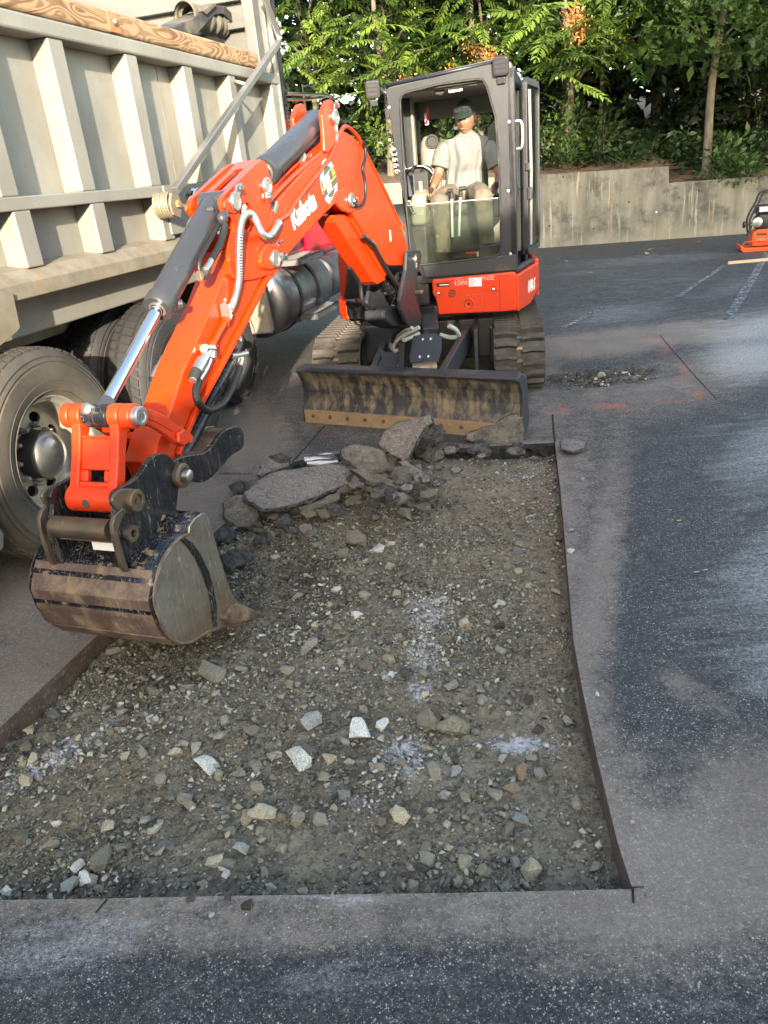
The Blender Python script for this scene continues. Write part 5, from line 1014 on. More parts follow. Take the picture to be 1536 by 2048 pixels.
m = MB(); m.tube(curve_pts([HF.p(*HF.px(x,y,-.6),-.6) for x,y in ((854,212),(856,230),(852,248))],4), .010, 8); m.build('grab_strap', M['red_paint'], ex)
lbox(853,238,-.60,.03,.09,.02,'white_print','strap_holder',.004)
lbox(942,506,-.05,.085,.018,.01,'orange_clean','pedal_label',.002); lbox(930,513,-.05,.16,.012,.06,'dark_plastic','foot_pedal',.004); lbox(957,508,-.05,.028,.035,.01,'white_print','floor_tag',.002)
# ---------------- boom, arm and bucket: all in the boom plane
def c2(x,y): return (380+x/3.072, 150+y/3.0727)
def z1(x,y): return (240+x/3.339, 380+y/3.34)
def c6(x,y): return (40+x/2.954, 780+y/2.954)
def q2(L, off): return [BR.px(*c2(x,y), off) for x,y in L]
def q6(L, off): return [BR.px(*c6(x,y), off) for x,y in L]
def qp(L, off): return [BR.px(x,y,off) for x,y in L]
def pair(poly, c0, c1, name, mat, par, bevel=.004, holes=()):
    for s in (1,-1): MB().prism(BR, poly, min(s*c0,s*c1), max(s*c0,s*c1), holes).build(name, M[mat], par, bevel)
def pincap(p, c, r, par, mat='steel', tail=None, side=1):
    m = MB(); m.lathe(BR.p(p[0],p[1],side*c), BR.z*side, [(0,r),(.010,r),(.014,r*.92),(.014,r*.72),(.010,r*.68),(.010,0)], 28); o = m.build('pin_cap', M[mat], par)
    if tail:
        q = BR.p(p[0]+tail[0],p[1]+tail[1],side*c); m = MB(); d = Vector((tail[0],tail[1],0)).normalized(); n_ = (-d.y,d.x); w = r*.55; L = math.hypot(*tail)
        m.prism(BR, [(p[0]+n_[0]*w,p[1]+n_[1]*w),(p[0]+d.x*L+n_[0]*w*.8,p[1]+d.y*L+n_[1]*w*.8),(p[0]+d.x*(L+.02),p[1]+d.y*(L+.02)),(p[0]+d.x*L-n_[0]*w*.8,p[1]+d.y*L-n_[1]*w*.8),(p[0]-n_[0]*w,p[1]-n_[1]*w)], side*c if side>0 else side*c-.009, side*c+.009 if side>0 else side*c); m.build('cap_tail', M[mat], o, .002)
        m = MB(); m.lathe(q+BR.z*side*.009, BR.z*side, [(0,.017),(.016,.017),(.018,.013),(.018,0)], 6, smooth=False); m.build('cap_bolt', M['chrome'], o)
def pin(p, c, r, par, mat='steel', name='pin'): return MB().cyl(BR.p(p[0],p[1],-c), BR.p(p[0],p[1],c), r, 24).build(name, M[mat], par)
P1 = BR.px(668,235,.10); PA = BR.px(535,372,.10); PB = BR.px(468,403,.10); PC = BR.px(548,518,.10); PL = BR.px(700.6,400.6,.10); PF = BR.px(834,518,.15)
PE = BR.px(268.5,832.5,.15); PI = BR.px(368,876,.14); PD = BR.px(352,950,.13); PFk = BR.px(262,1001,.15); PG = BR.px(256,1066,.15)
# boom body
bo = [(1330,1172),(1345,1085),(1312,960),(1200,730),(1100,520),(1062,440),(1015,385),(955,345),(895,340),(840,420),(720,560),(560,740),(500,830),(490,900),(462,1040),(436,1100),(434,1150),(455,1190),(500,1200),(555,1172),(600,1110),(848,835),(893,790),(930,800),(990,845),(1090,1000),(1200,1172)]
boom = MB().prism(BR, smooth_poly(q2(bo,.085),1), -.075, .085).build('boom', M['orange'], ex, .010, seg=3)
# reinforcing edge round the outline of the near and far side plates
bi = q2(bo,.085)
e = [BR.p(a,b,.087) for a,b in smooth_poly(q2([(890,400),(720,580),(560,770),(540,890)],.087)+[],0)]
MB().tube([BR.p(*BR.px(*c2(x,y),.09),.09) for x,y in ((545,895),(600,860),(640,790),(850,520),(905,400))], .012, 8).build('weld_bead', M['orange'], boom)
pair(q2([(893,330),(890,260),(890,200),(880,160),(862,150),(842,158),(826,190),(812,245),(822,330),(828,470),(850,480),(900,420)],.10), .075, .10, 'cylinder_ear', 'orange', boom, .006)
pair(q2([(848,835),(880,770),(905,715),(950,690),(1000,690),(1035,720),(1030,790),(1010,838),(985,850),(940,835),(895,790)],.10), .08, .10, 'cylinder_bracket', 'orange', boom, .008)
pair(q2([(480,1030),(440,1090),(432,1150),(450,1190),(500,1200),(550,1180),(575,1140),(570,1080),(540,1040)],.105), .07, .105, 'nose_lobe', 'orange', boom, .008)
for p, t_ in ((P1,(-.02,.06)),(PL,(-.05,-.0)),(PC,(-.09,.0))): 
    for s in (1,-1): pincap(p, .103, .042, boom, tail=t_, side=s)
for x,y in ((1000,500),(990,520),(1010,510),): pass
for x,y in ((524,1040),(534,1050),(545,1030),(555,1022),(945,790),(952,800)): p = BR.px(*c2(x,y),.088); m = MB(); m.lathe(BR.p(p[0],p[1],.088), BR.z, [(0,.006),(.010,.005),(.012,0)], 8); m.build('grease_nipple', M['chrome'], boom)
# foot and swing bracket
pin(PF, .16, .035, boom, 'worn_steel', 'foot_pin')
sb = [(-.05,PF[1]+.055),(.03,PF[1]+.06),(.06,PF[1]+.0),(.05,PF[1]-.12),(.0,PF[1]-.25),(-.0,PF[1]-.36),(.07,PF[1]-.47),(.06,.50),(-.08,.47),(-.20,.50),(-.24,.62),(-.16,.78),(-.11,.92),(-.09,1.02)]
sb = [(PF[0]-a if False else PF[0]+(-a), b) for a,b in sb]
swing = pair(qp([c for c in [(812,503),(822,498),(838,500),(842,510),(838,535),(830,560),(828,585),(834,610),(843,632),(840,650),(826,655),(812,646),(800,620),(797,600),(803,570),(810,540)]],.13), .11, .14, 'swing_bracket', 'black', ex, .01)
MB().prism(BR, qp([(748,620),(775,612),(800,618),(812,632),(812,652),(800,657),(765,652),(748,640)],-.02), -.10,.06).build('swing_casting', M['black'], ex, .02, seg=4)
MB().cyl(BR.p(-.10,.42), BR.p(-.10,.98), .085, 24).build('swing_post', M['black'], ex)
pincap(PF, .14, .036, ex, tail=(.0,-.06))
for k in range(7): MB().tube(curve_pts([BR.p(-.02,.97-.01*(k%2),-.13+.035*k), BR.p(.02,.86,-.15+.04*k), BR.p(.0,.72,-.14+.04*k)],5), .011, 8).build('hose', M['hose_black'], ex)
m = MB(); m.box(BR,.0,.06,.83,.85,-.18,.16); m.build('hose_clamp_bar', M['steel'], ex, .003)
# lift cylinder with its orange guard
g = [(880,862),(975,850),(1003,882),(1198,1232),(1200,1262),(1152,1287),(1128,1270),(890,905)]
guard = MB().prism(BR, q2(g,.055), -.055, .055).build('cylinder_guard', M['orange'], ex, .006); 
MB().prism(BR, q2([(985,885),(1010,870),(1215,1225),(1198,1240)],.07), .03, .07).build('guard_flange', M['orange'], guard, .004)
PLo = BR.px(803,612,.0); ax0 = Vector(PL)
MB().cyl(BR.p(*PL,0), BR.p(*PLo,0), .042, 20).build('lift_cylinder', M['gloss_black'], ex); m = MB(); m.cyl(BR.p(PLo[0],PLo[1],-.07), BR.p(PLo[0],PLo[1],.07), .055, 20); m.build('lift_cylinder_eye', M['gloss_black'], ex, .006)
for off, r_ in ((.075,.017),(.11,.014)): MB().tube(curve_pts([BR.p(*BR.px(*c2(x,y),off),off) for x,y in ((1060,990),(1120,1040),(1150,1090),(1230,1230),(1310,1330),(1360,1420))],6), r_, 10).build('hose', M['hose_black'], ex)
for x,y in ((1125,1045),(1355,1410),(1300,1395)): q = BR.px(*c2(x,y),.09); MB().tube([BR.p(q[0]-.03,q[1]-.01,.09),BR.p(q[0]+.03,q[1]+.01,.09)], .022, 10).build('hose_fitting', M['worn_steel'], ex)
MB().tube(curve_pts([BR.p(*BR.px(*c2(x,y),.06),-.02) for x,y in ((1050,1180),(1110,1280),(1130,1400),(1200,1430))],5), .014, 8).build('hose', M['hose_black'], ex)
# boom pipes and clamps
def bpipe(L, off, r=.011, mat='orange', name='steel_pipe', par=boom, f=c2): return MB().tube(curve_pts([BR.p(*BR.px(*f(x,y),off),off) for x,y in L],4), r, 10).build(name, M[mat], par)
bpipe([(905,385),(870,425),(690,570),(540,715),(490,775),(480,800)], .075, .013)
bpipe([(805,430),(700,510),(560,640),(520,690)], .03); bpipe([(775,425),(660,520),(545,625)], .0); bpipe([(900,395),(925,350),(950,318),(990,335),(1040,395),(1090,500),(1200,720),(1285,905),(1300,940)], .075, .012)
bpipe([(830,350),(780,380),(700,455),(600,545),(560,600)], .05, .014, 'hose_black', 'hose'); bpipe([(840,300),(870,270),(920,280),(960,320)], .02, .015,'hose_black','hose')
for x,y,c in ((890,385,.085),(730,520,.04),(515,815,.08),(690,515,.05)):
    q = BR.px(*c2(x,y),c); d = Vector((math.cos(.75),math.sin(.75))); m = MB(); f_ = Fr(BR.p(q[0],q[1],c), BR.x*.70+BR.y*.71, BR.y*.70-BR.x*.71, BR.z); m.box(f_,-.014,.014,-.03,.03,-.012,.016); m.build('pipe_clamp', M['steel'], boom, .004)
bpipe([(1065,410),(1078,450),(1075,520),(1060,570),(1075,650),(1078,740),(1060,790),(1020,805),(1000,780)], .11, .010, 'hose_black','hose')
q = BR.px(*c2(1290,940),.07); MB().box(BR,q[0]-.03,q[0]+.03,q[1]-.02,q[1]+.02,.03,.10).build('pipe_bracket', M['orange'], boom, .004)
q = BR.px(*c2(1232,985),.087); MB().box(BR,q[0]-.014,q[0]+.016,q[1]-.04,q[1]+.035,.085,.0865).build('small_decal', M['white_print'], boom)
# lettering and round sticker on the boom side
BRt = Fr(BR.o, -BR.x, BR.y, BR.z)
def bt(x,y,c=.0865): p = BR.px(x,y,c); return -p[0], p[1]
k0 = bt(587,459); k1 = bt(634,412); rot = math.atan2(k1[1]-k0[1], k1[0]-k0[0]); Lk = math.hypot(k1[0]-k0[0],k1[1]-k0[1])
o_ = text('Kubota', BRt, k0[0], k0[1], .0868, .135, M['white_print'], boom, 'maker_lettering', .05, 1.0, .007, rot=rot, depth=.0006, spacing=.95)
xs_ = [(BRt.x.dot(v.co+wloc(boom)-BR.p(-k0[0],k0[1]))*math.cos(rot)+(v.co+wloc(boom)-BR.p(-k0[0],k0[1])).dot(BRt.y)*math.sin(rot)) for v in o_.data.vertices]; f_ = Lk/max(xs_)
for v in o_.data.vertices:
    w_ = v.co+wloc(boom)-BR.p(-k0[0],k0[1]); a_, b_ = w_.dot(BRt.x), w_.dot(BRt.y); u_, n_ = a_*math.cos(rot)+b_*math.sin(rot), -a_*math.sin(rot)+b_*math.cos(rot)
    u_ *= f_; n_ *= 1.0; v.co = BR.p(-k0[0],k0[1]) + BRt.x*(u_*math.cos(rot)-n_*math.sin(rot)) + BRt.y*(u_*math.sin(rot)+n_*math.cos(rot)) + BR.z*w_.dot(BR.z) - wloc(boom)
sc0 = BR.px(658,363.5,.0865); top_ = BR.px(660,321,.0865); rad = math.hypot(sc0[0]-top_[0], sc0[1]-top_[1])*1.0
def disc(r, c, mat, name='sticker_ring', par=boom): return MB().prism(BR, circ(sc0[0],sc0[1],r,48), c, c+.0007).build(name, M[mat], par)
stk = disc(rad,.0855,'white_print','round_sticker'); disc(rad*.93,.0863,'black_print',par=stk); disc(rad*.90,.0867,'white_print',par=stk); disc(rad*.84,.0871,'black_print',par=stk)
M['sticker_grey'] = paint('sticker_grey', (.10,.10,.085), .5, var=.03)
disc(rad*.80,.0875,'white_print',par=stk); disc(rad*.70,.0879,'sticker_grey',par=stk)
_s0, _s1 = BR.px(642.3,384.8,.0865), BR.px(669.4,351.5,.0865); th = math.atan2(_s1[1]-_s0[1], -(_s1[0]-_s0[0])); cx, sx = math.cos(th), math.sin(th)
def rotq(L): return [(sc0[0]-(x*cx-y*sx)*rad, sc0[1]+(x*sx+y*cx)*rad) for x,y in L]
MB().prism(BR, rotq([(-1.02,-.40),(1.02,-.40),(.95,.40),(-.95,.40)]), .0883,.0889).build('sticker_band', M['sticker_grey'], stk)
for y0,y1,mt in ((.395,.415,'white_print'),(-.415,-.395,'white_print'),(-.10,-.03,'yellow_print')): MB().prism(BR, rotq([(-.9,y0),(.9,y0),(.9,y1),(-.9,y1)]), .0890,.0894).build('sticker_line', M[mt], stk)
for i in range(4): MB().prism(BR, rotq([(.50,.05+i*.08),(.95-i*.05,.05+i*.08),(.95-i*.05,.09+i*.08),(.55,.09+i*.08)]), .0890,.0894).build('sticker_wing', M['yellow_print'], stk)
def stext(s_, x, y, size, mat): a, b = -sc0[0]+(x*cx-y*sx)*rad, sc0[1]+(x*sx+y*cx)*rad; text(s_, BRt, a, b, .0893, size*rad, M[mat], stk, 'sticker_lettering', .2, .62, .004, rot=th, depth=.0003)
stext('EAGLE', -.80, .0, .50, 'white_print'); stext('PAVING', -.45, -.32, .26, 'white_print')
# arm cylinder (on top of the boom)
def cyl_between(p0, p1, r, frac, rr, name, gland=.03):
    a, b = BR.p(*p0,0), BR.p(*p1,0); d = (b-a).normalized(); L = (b-a).length; e0 = a+d*.0; e1 = a+d*(L*frac)
    m = MB(); m.lathe(a, d, [(-.0,.0),(.0,r*.8),(.04,r),(L*frac-.05,r),(L*frac-.05,r*1.10),(L*frac,r*1.10),(L*frac+.006,r*1.02),(L*frac+.006,rr)], 36); o = m.build(name, M['cyl_grey'], ex)
    MB().cyl(e1, b-d*.02, rr, 28).build('cylinder_rod', M['chrome'], o); m = MB(); m.lathe(e1+d*.004, d, [(0,rr*1.5),(.004,rr*1.5),(.006,rr*1.1)], 28); m.build('rod_seal', M['alu'], o)
    m = MB(); m.cyl(a-BR.z*.062, a+BR.z*.062, .050, 24); m.build('cylinder_eye', M['cyl_grey'], o, .006); return o, a, b, d, L
ac, *_ = cyl_between(P1, PA, .066, .80, .032, 'arm_cylinder')
bc_, a_, b_, d_, L_ = cyl_between(PB, PE, .056, .545, .024, 'bucket_cylinder')
q = b_-d_*.075; MB().cyl(q, b_-d_*.02, .030, 24, .040).build('rod_end', M['cyl_grey'], bc_); MB().cyl(b_-BR.z*.055, b_+BR.z*.055, .043, 28).build('rod_eye', M['gloss_black'], bc_, .005)
q = b_+BR.z*-.01 + Vector((0,0,.03)) - d_*.0; m = MB(); m.lathe(q+BR.x*.03, (BR.x+Z*.6), [(0,.022),(.025,.022),(.030,.016),(.030,0)], 16); m.build('rod_bolt', M['steel'], bc_)
# hard lines along the bucket cylinder
def zl(L, off, r, mat, name, par, n=10): return MB().tube(curve_pts([BR.p(*BR.px(*z1(x,y),off),off) for x,y in L],6), r, n).build(name, M[mat], par)
zl([(690,180),(660,230),(600,340),(550,430),(530,480),(530,540),(545,575)], .075, .011, 'hose_black', 'cylinder_pipe', bc_); zl([(700,230),(690,290),(660,380),(610,470)], .10, .016,'hose_black','hose', bc_)
zl([(610,470),(590,505),(570,535)], .10, .014,'steel','hose_fitting', bc_); zl([(575,530),(550,570),(530,575)], .09, .022,'worn_steel','hose_elbow', bc_); zl([(700,165),(680,185),(690,210)], .09, .022,'cyl_grey','pipe_boss', bc_)
for x,y,c in ((365,765,.03),(225,770,-.05),(575,135,.02)): q = BR.px(*z1(x,y),c); m = MB(); m.lathe(BR.p(q[0],q[1],c), BR.z+BR.x*.8*(1 if x<300 else -1), [(0,.018),(.03,.018),(.034,.012),(.034,0)], 14); m.build('cylinder_plug', M['cyl_grey'], bc_)
# arm head: two plates with openings, joined on top
hd = [(523,318),(534,328),(539,350),(547,372),(547,392),(540,412),(541,440),(549,480),(564,505),(566,532),(550,546),(530,552),(500,560),(470,560),(458,545),(461,515),(456,492),(462,465),(469,448),(462,437),(449,425),(443,406),(448,391),(461,378)]
hole = [(492,405),(484,412),(480,424),(481,438),(487,452),(496,464),(504,466),(508,452),(508,436),(504,417),(499,407)]
arm = MB().prism(BR, smooth_poly(qp([(461,500),(548,535),(530,548),(477,650),(381,829),(350,905),(362,950),(345,965),(322,960),(306,925),(318,880),(342,817),(369,733),(426,608),(455,530)],.07),0), -.07, .07).build('arm', M['orange'], ex, .008, seg=3)
pair(smooth_poly(qp(hd,.09),1), .068, .09, 'arm_head_plate', 'orange', arm, .005, [qp(hole,.09)])
tp_ = qp([(523,318),(461,378),(449,390),(452,396),(466,384),(526,326)],.07); MB().prism(BR, tp_, -.068, -.022).build('arm_head_top', M['orange'], arm, .003); MB().prism(BR, tp_, .022, .068).build('arm_head_top', M['orange'], arm, .003)
e = qp([(496,344),(466,373),(471,379),(501,351)],.07); 
MB().prism(BR, qp([(461,378),(449,390),(452,396),(466,384)],.07), -.03,.03).build('arm_head_bridge', M['orange'], arm, .003); MB().prism(BR, qp([(523,318),(505,335),(509,341),(526,326)],.07), -.03,.03).build('arm_head_bridge', M['orange'], arm, .003)
pair(qp([(456,395),(449,402),(449,414),(456,424),(470,428),(484,420),(486,402),(478,391),(466,388)],.102), .09,.102,'pin_boss','orange', arm, .005)
MB().prism(BR, qp([(560,520),(545,548),(531,552),(478,654),(383,832),(352,908),(357,912),(388,838),(484,660),(536,560)],.072), -.085, .085).build('arm_back_flange', M['orange'], arm, .003)
for p, t_ in ((PA,(.01,-.055)),(PB,(-.045,.055))):
    for s in (1,-1): pincap(p, .092 if p is PA else .103, .040, arm, tail=t_, side=s)
pin(PC,.11,.03,arm)
# silver spring-guarded hose, pipe, valve and couplers on the near side of the arm
hp_ = curve_pts([BR.p(*BR.px(*z1(x,y),o_),o_) for x,y,o_ in ((1058,228,.10),(1020,290,.12),(985,312,.14),(945,285,.15),(900,190,.15),(862,158,.15),(822,190,.15),(800,290,.14),(795,450,.12),(793,600,.10),(770,720,.09),(738,800,.09))],26)
MB().tube(hp_, [.0155+.0022*(i%3==0) for i in range(len(hp_))], 12, smooth=False).build('spring_guard_hose', M['steel'], arm)
zl([(1040,255),(1062,215)], .10, .019, 'steel','hose_fitting', arm, 8); zl([(740,790),(715,850)], .09, .013,'steel','hose_fitting', arm, 6); zl([(722,830),(712,860)], .09, .022,'steel','hex_nut', arm, 6)
q = BR.px(*z1(700,790),.09); m = MB(); m.box(Fr(BR.p(q[0],q[1],.075), BR.x, BR.y, BR.z),-.035,.015,-.035,.02,0,.004); m.box(Fr(BR.p(q[0],q[1],.075), BR.x, BR.y, BR.z),.012,.016,-.035,.02,0,.05); m.build('hose_bracket', M['steel'], arm, .002)
zl([(712,862),(700,890)], .09, .021,'orange','pipe_sleeve', arm); zl([(705,880),(665,950),(620,1035)], .09, .013,'orange','steel_pipe', arm); zl([(622,1020),(612,1050)], .09,.018,'orange','pipe_sleeve', arm)
zl([(530,1050),(640,1048)], .078,.014,'orange','valve_mount', arm)
zl([(560,1060),(620,1062)], .10,.020,'steel','shutoff_valve', arm, 8); zl([(612,1075),(612,1120)], .10,.022,'steel','shutoff_valve', arm, 8); zl([(590,1070),(545,1155)], .10,.020,'steel','quick_coupler', arm, 8)
zl([(550,1140),(512,1210)], .10,.026,'steel','quick_coupler', arm, 14); zl([(513,1205),(488,1265)], .10,.024,'rubber','coupler_cap', arm, 14); zl([(490,1262),(484,1276)], .10,.018,'steel','coupler_tip', arm, 12)
zl([(600,1130),(575,1190),(525,1275)], .10,.013,'steel','hose_fitting', arm, 8); zl([(565,1185),(550,1215)], .10,.018,'hose_grey','hex_nut', arm, 6)
hp_ = curve_pts([BR.p(*BR.px(*z1(x,y),o_),o_) for x,y,o_ in ((524,1270,.10),(508,1340,.11),(520,1410,.12),(560,1460,.12),(610,1472,.12),(680,1430,.11),(740,1340,.09),(775,1250,.06),(800,1185,.04))],10)
MB().tube(hp_, [.0165+.0008*(i%2) for i in range(len(hp_))], 12, smooth=False).build('wrapped_hose', M['hose_black'], arm)
zl([(796,1190),(815,1130),(810,1100)], .04,.012,'steel','hose_fitting', arm); zl([(740,1110),(790,1105),(845,1092)], .04,.014,'steel','hose_elbow', arm)
q = BR.px(*z1(762,1030),.06); m = MB(); m.cyl(BR.p(q[0],q[1],-.09), BR.p(q[0],q[1],.085), .022, 18); m.build('thumb_pin', M['black'], arm)
for L,r_ in (([(330,1060),(300,1130)],.014),([(300,1125),(262,1195)],.020),([(265,1190),(225,1270)],.024)): zl(L, -.11, r_, 'steel', 'quick_coupler', arm, 12)
MB().tube(curve_pts([BR.p(*BR.px(x,y,-.13),-.13) for x,y in ((402,440),(392,438),(382,446),(378,465),(379,490))],5), .016, 10).build('spring_guard_hose', M['steel'], arm)
for x,y in ((363,1155),(357,1178),(270,1337)): q = BR.px(*z1(x,y),.0); 
# thumb cylinder and thumb
q0 = BR.px(474,690,.0); q1 = BR.px(362,915,.0); MB().cyl(BR.p(*q0,0), BR.p(*q1,0), .036, 24).build('thumb_cylinder', M['gloss_black'], ex)
th_ = [(890,430),(940,398),(1000,385),(1080,375),(1120,350),(1150,310),(1180,262),(1220,230),(1280,213),(1315,230),(1328,290),(1320,345),(1250,385),(1180,470),(1120,530),(1070,550),(1010,540),(970,560),(940,575),(900,540)]
MB().prism(BR, smooth_poly(q6(th_,.12),1), .10,.12).build('thumb_plate', M['gloss_black'], ex, .004); MB().prism(BR, smooth_poly(q6(th_,.12),1), -.02,.0).build('thumb_plate', M['gloss_black'], ex, .004)
MB().prism(BR, q6([(1000,400),(1110,365),(1200,245),(1270,225),(1260,270),(1180,330),(1100,420),(1010,440)],.12), .0,.10).build('thumb_web', M['rust_steel'], ex, .004)
# bucket link ("ladder") and the two curved idler links
lk = MB(); u_ = (Vector(PFk)-Vector(PE)); Lk = u_.length; u_.normalize(); v_ = Vector((-u_.y,u_.x)); LF2 = Fr(BR.p(*PE,0), BR.x*u_.x+BR.y*u_.y, BR.x*v_.x+BR.y*v_.y, BR.z)
for c0,c1 in ((-.105,-.065),(.065,.105)): lk.prism(LF2, [(0,-.040),(.06,-.026),(Lk*.5,-.022),(Lk-.05,-.026),(Lk,-.04),(Lk,.04),(Lk-.05,.026),(Lk*.5,.022),(.06,.026),(0,.040)], c0, c1)
lk.box(LF2, Lk*.27, Lk*.66, -.006,.010, -.07,.07); lk.box(LF2, Lk*.80, Lk-.01, -.018,.018, -.07,.07); lk.box(LF2, Lk*.66, Lk*.80, -.012,.012, -.07,-.035); lk.box(LF2, Lk*.66, Lk*.80, -.012,.012, .035,.07); lk.box(LF2, Lk*.24, Lk*.28, -.016,.016, -.07,.07)
lko = lk.build('bucket_link', M['orange_worn'], ex, .006, seg=3)
for c0,c1 in ((-.150,-.112),(-.108,-.060),(.060,.108),(.112,.158)): MB().cyl(BR.p(*PE,c0), BR.p(*PE,c1), .046, 28).build('link_barrel', M['orange_worn'], lko, .006, seg=3)
MB().cyl(BR.p(*PFk,-.105), BR.p(*PFk,.105), .050, 28).build('link_barrel', M['orange_worn'], lko, .006)
m = MB(); m.lathe(BR.p(*PE,.158), BR.z, [(0,.036),(.022,.036),(.026,.032),(.026,.022),(.018,.020),(.018,0)], 30); m.build('pin_end', M['steel'], lko); m = MB(); m.lathe(BR.p(*PE,.176), BR.z, [(0,.011),(.008,.011),(.008,0)], 12); m.build('pin_bolt', M['chrome'], lko)
q = BR.p(*PFk,-.01)+BR.x*.045; m = MB(); m.lathe(q, BR.x, [(0,.018),(.008,.016),(.008,0)], 8); m.build('keeper_bolt', M['worn_steel'], lko)
il = [(660,100),(720,102),(800,120),(870,155),(930,205),(985,232),(1005,270),(1000,310),(970,335),(930,322),(880,280),(820,235),(760,208),(700,205),(650,200)]
pair(smooth_poly(q6(il,.15),1), .125,.150,'idler_link','orange_worn', ex, .007); pair(q6([(935,255),(970,232),(1005,262),(1003,305),(970,330),(938,312)],.165), .15,.168,'idler_boss','orange_worn', ex, .006)
pin(PI,.17,.018,arm,'orange_worn')
rg = smooth_poly(q6([(720,125),(800,142),(870,180),(925,228),(905,248),(850,215),(790,180),(720,168)],.152),1); MB().prism(BR, rg, .149,.154).build('idler_web', M['orange_worn'], ex, .002)
# bucket
S_ = [(402,1027),(389,1037),(379,1052),(378,1068),(366,1073),(345,1091),(324,1122),(312,1163),(309,1203),(319,1237),(334,1267),(358,1284),(382,1284),(412,1266),(440,1255),(470,1249)]
bk_c = BR.px(370,1180,.28); Sp = qp(S_,.28); Wb = .275
buck = empty('bucket', BR.p(bk_c[0],bk_c[1]-.2,0)); parent_to(buck, ex)
t = MT('scraped_bucket_shell'); n1 = t.noise(3,5,.6); sepz = N(t.nt,'ShaderNodeSeparateXYZ'); t.l(t.tc.outputs['Object'], sepz.inputs[0])
low = t.ramp(t.math('ADD', sepz.outputs[2], t.math('MULTIPLY', t.math('SUBTRACT', t.noise(9,6,.7), .5), .30)),(.02,1.),(.20,0.))
c = t.mix(low, (.010,.012,.018), (.12,.085,.07)); sc1 = t.ramp(t.noise(16,5,.75,t.map((1,1,2),(.4,.2,.5))),(.56,0.),(.64,1.)); c = t.mix(t.math('MULTIPLY', sc1, .75), c, (.34,.25,.15))
sl = t.scratches(.9); c = t.mix(t.math('MULTIPLY',sl,.8), c, (.55,.50,.40))
M['bucket'] = t.out(c, t.mix(low,(.22,.22,.22),(.5,.5,.5)), .2, t.bump(t.noise(40,4),.15,.004))
m = MB(); m.loft([[BR.p(a,b,c) for a,b in Sp] for c in np.linspace(-Wb,Wb,9)], closed=False); sh = m.build('bucket_shell', M['bucket'], buck); s = sh.modifiers.new('solid','SOLIDIFY'); s.thickness = .014; s.offset = 0
t = MT('scraped_bucket_side'); c = t.mix(t.ramp(t.noise(4,5,.6),(.3,0.),(.7,1.)), (.26,.245,.215), (.44,.42,.37)); hz_ = N(t.nt,'ShaderNodeSeparateXYZ'); t.l(t.tc.outputs['Object'], hz_.inputs[0])
low = t.ramp(t.math('ADD', hz_.outputs[2], t.math('MULTIPLY', t.math('SUBTRACT', t.noise(6,5,.7), .5), .35)),(.05,1.),(.2,0.)); c = t.mix(t.math('MULTIPLY',low,.8), c, (.27,.18,.11))
c = t.mix(t.math('MULTIPLY', t.scratches(1.3), .85), c, (.75,.70,.58)); c = t.mix(t.ramp(t.noise(7,6,.75),(.5,0.),(.68,.5)), c, (.17,.14,.09))
M['bucket_side'] = t.out(c, .33, .7, t.bump(t.noise(40,4),.15,.004))
side = [(402,1027),(409,1027),(416,1036),(424,1060),(437,1110),(453,1160),(468,1196),(484,1209),(500,1216),(522,1226),(505,1240),(470,1250),(440,1255),(412,1266),(382,1284),(358,1285),(334,1268),(319,1238),(309,1203),(311,1163),(323,1122),(345,1090),(366,1072),(377,1067),(378,1052),(388,1037)]
sp_ = smooth_poly(qp(side,.28),0)
for s in (1,-1): MB().prism(BR, sp_, min(s*.268,s*.283), max(s*.268,s*.283)).build('bucket_side', M['bucket_side'], buck, .003)
rim_ = [BR.p(a,b,.283) for a,b in qp([(378,1068),(366,1072),(345,1090),(323,1122),(311,1163),(308,1203),(319,1238),(334,1268),(358,1285),(382,1284),(412,1266),(440,1255)],.283)]; MB().tube(curve_pts(rim_,3), .0055, 6).build('side_weld', M['rust_steel'], buck)
sb_ = qp([(366,1073),(383,1085),(400,1108),(416,1142),(426,1175),(432,1210),(434,1252),(428,1254),(424,1215),(417,1178),(406,1146),(392,1116),(377,1095),(362,1080)],.288); MB().prism(BR, sb_, .283,.292).build('side_shadow_bar', M['gloss_black'], buck, .002)  # black bar drawn in for the dark shadow at the side plate's step
MB().prism(BR, qp([(448,1238),(462,1212),(476,1206),(492,1212),(523,1226),(500,1241),(462,1251)],.30), .262,.302).build('side_tooth', M['rust_steel'], buck, .008, seg=3); MB().prism(BR, qp([(448,1238),(462,1212),(476,1206),(492,1212),(523,1226),(500,1241),(462,1251)],.30), -.302,-.262).build('side_tooth', M['rust_steel'], buck, .008)
m = MB(); m.prism(BR, qp([(440,1257),(438,1251),(478,1240),(500,1238),(478,1252)],.28), -.28,.28); m.build('cutting_lip', M['rust_steel'], buck, .003)
for i0,i1,f0,f1 in ((7,8,-.45,.55),(8,10,.8,.1),(10,12,.25,-.05)):
    A = Vector(Sp[i0]).lerp(Vector(Sp[i0+1]), max(0,f0)) if f0>=0 else Vector(Sp[i0]).lerp(Vector(Sp[i0-1]), -f0); B = Vector(Sp[i1]).lerp(Vector(Sp[i1+1]), max(0,f1)) if f1>=0 else Vector(Sp[i1]).lerp(Vector(Sp[i1-1]), -f1)
    path = [A]+[Vector(Sp[k]) for k in range(i0+1,i1+1) if (Vector(Sp[k])-A).length>.01 and (Vector(Sp[k])-B).length>.01]+[B]; cen_ = Vector(bk_c); o_ = [p+(p-cen_).normalized()*.014 for p in path]; i_ = [p-(p-cen_).normalized()*.002 for p in path]
    m = MB(); m.prism(BR, [tuple(p) for p in o_]+[tuple(p) for p in reversed(i_)], -.262, .262); m.build('wear_strap', M['rust_steel'], buck, .003)
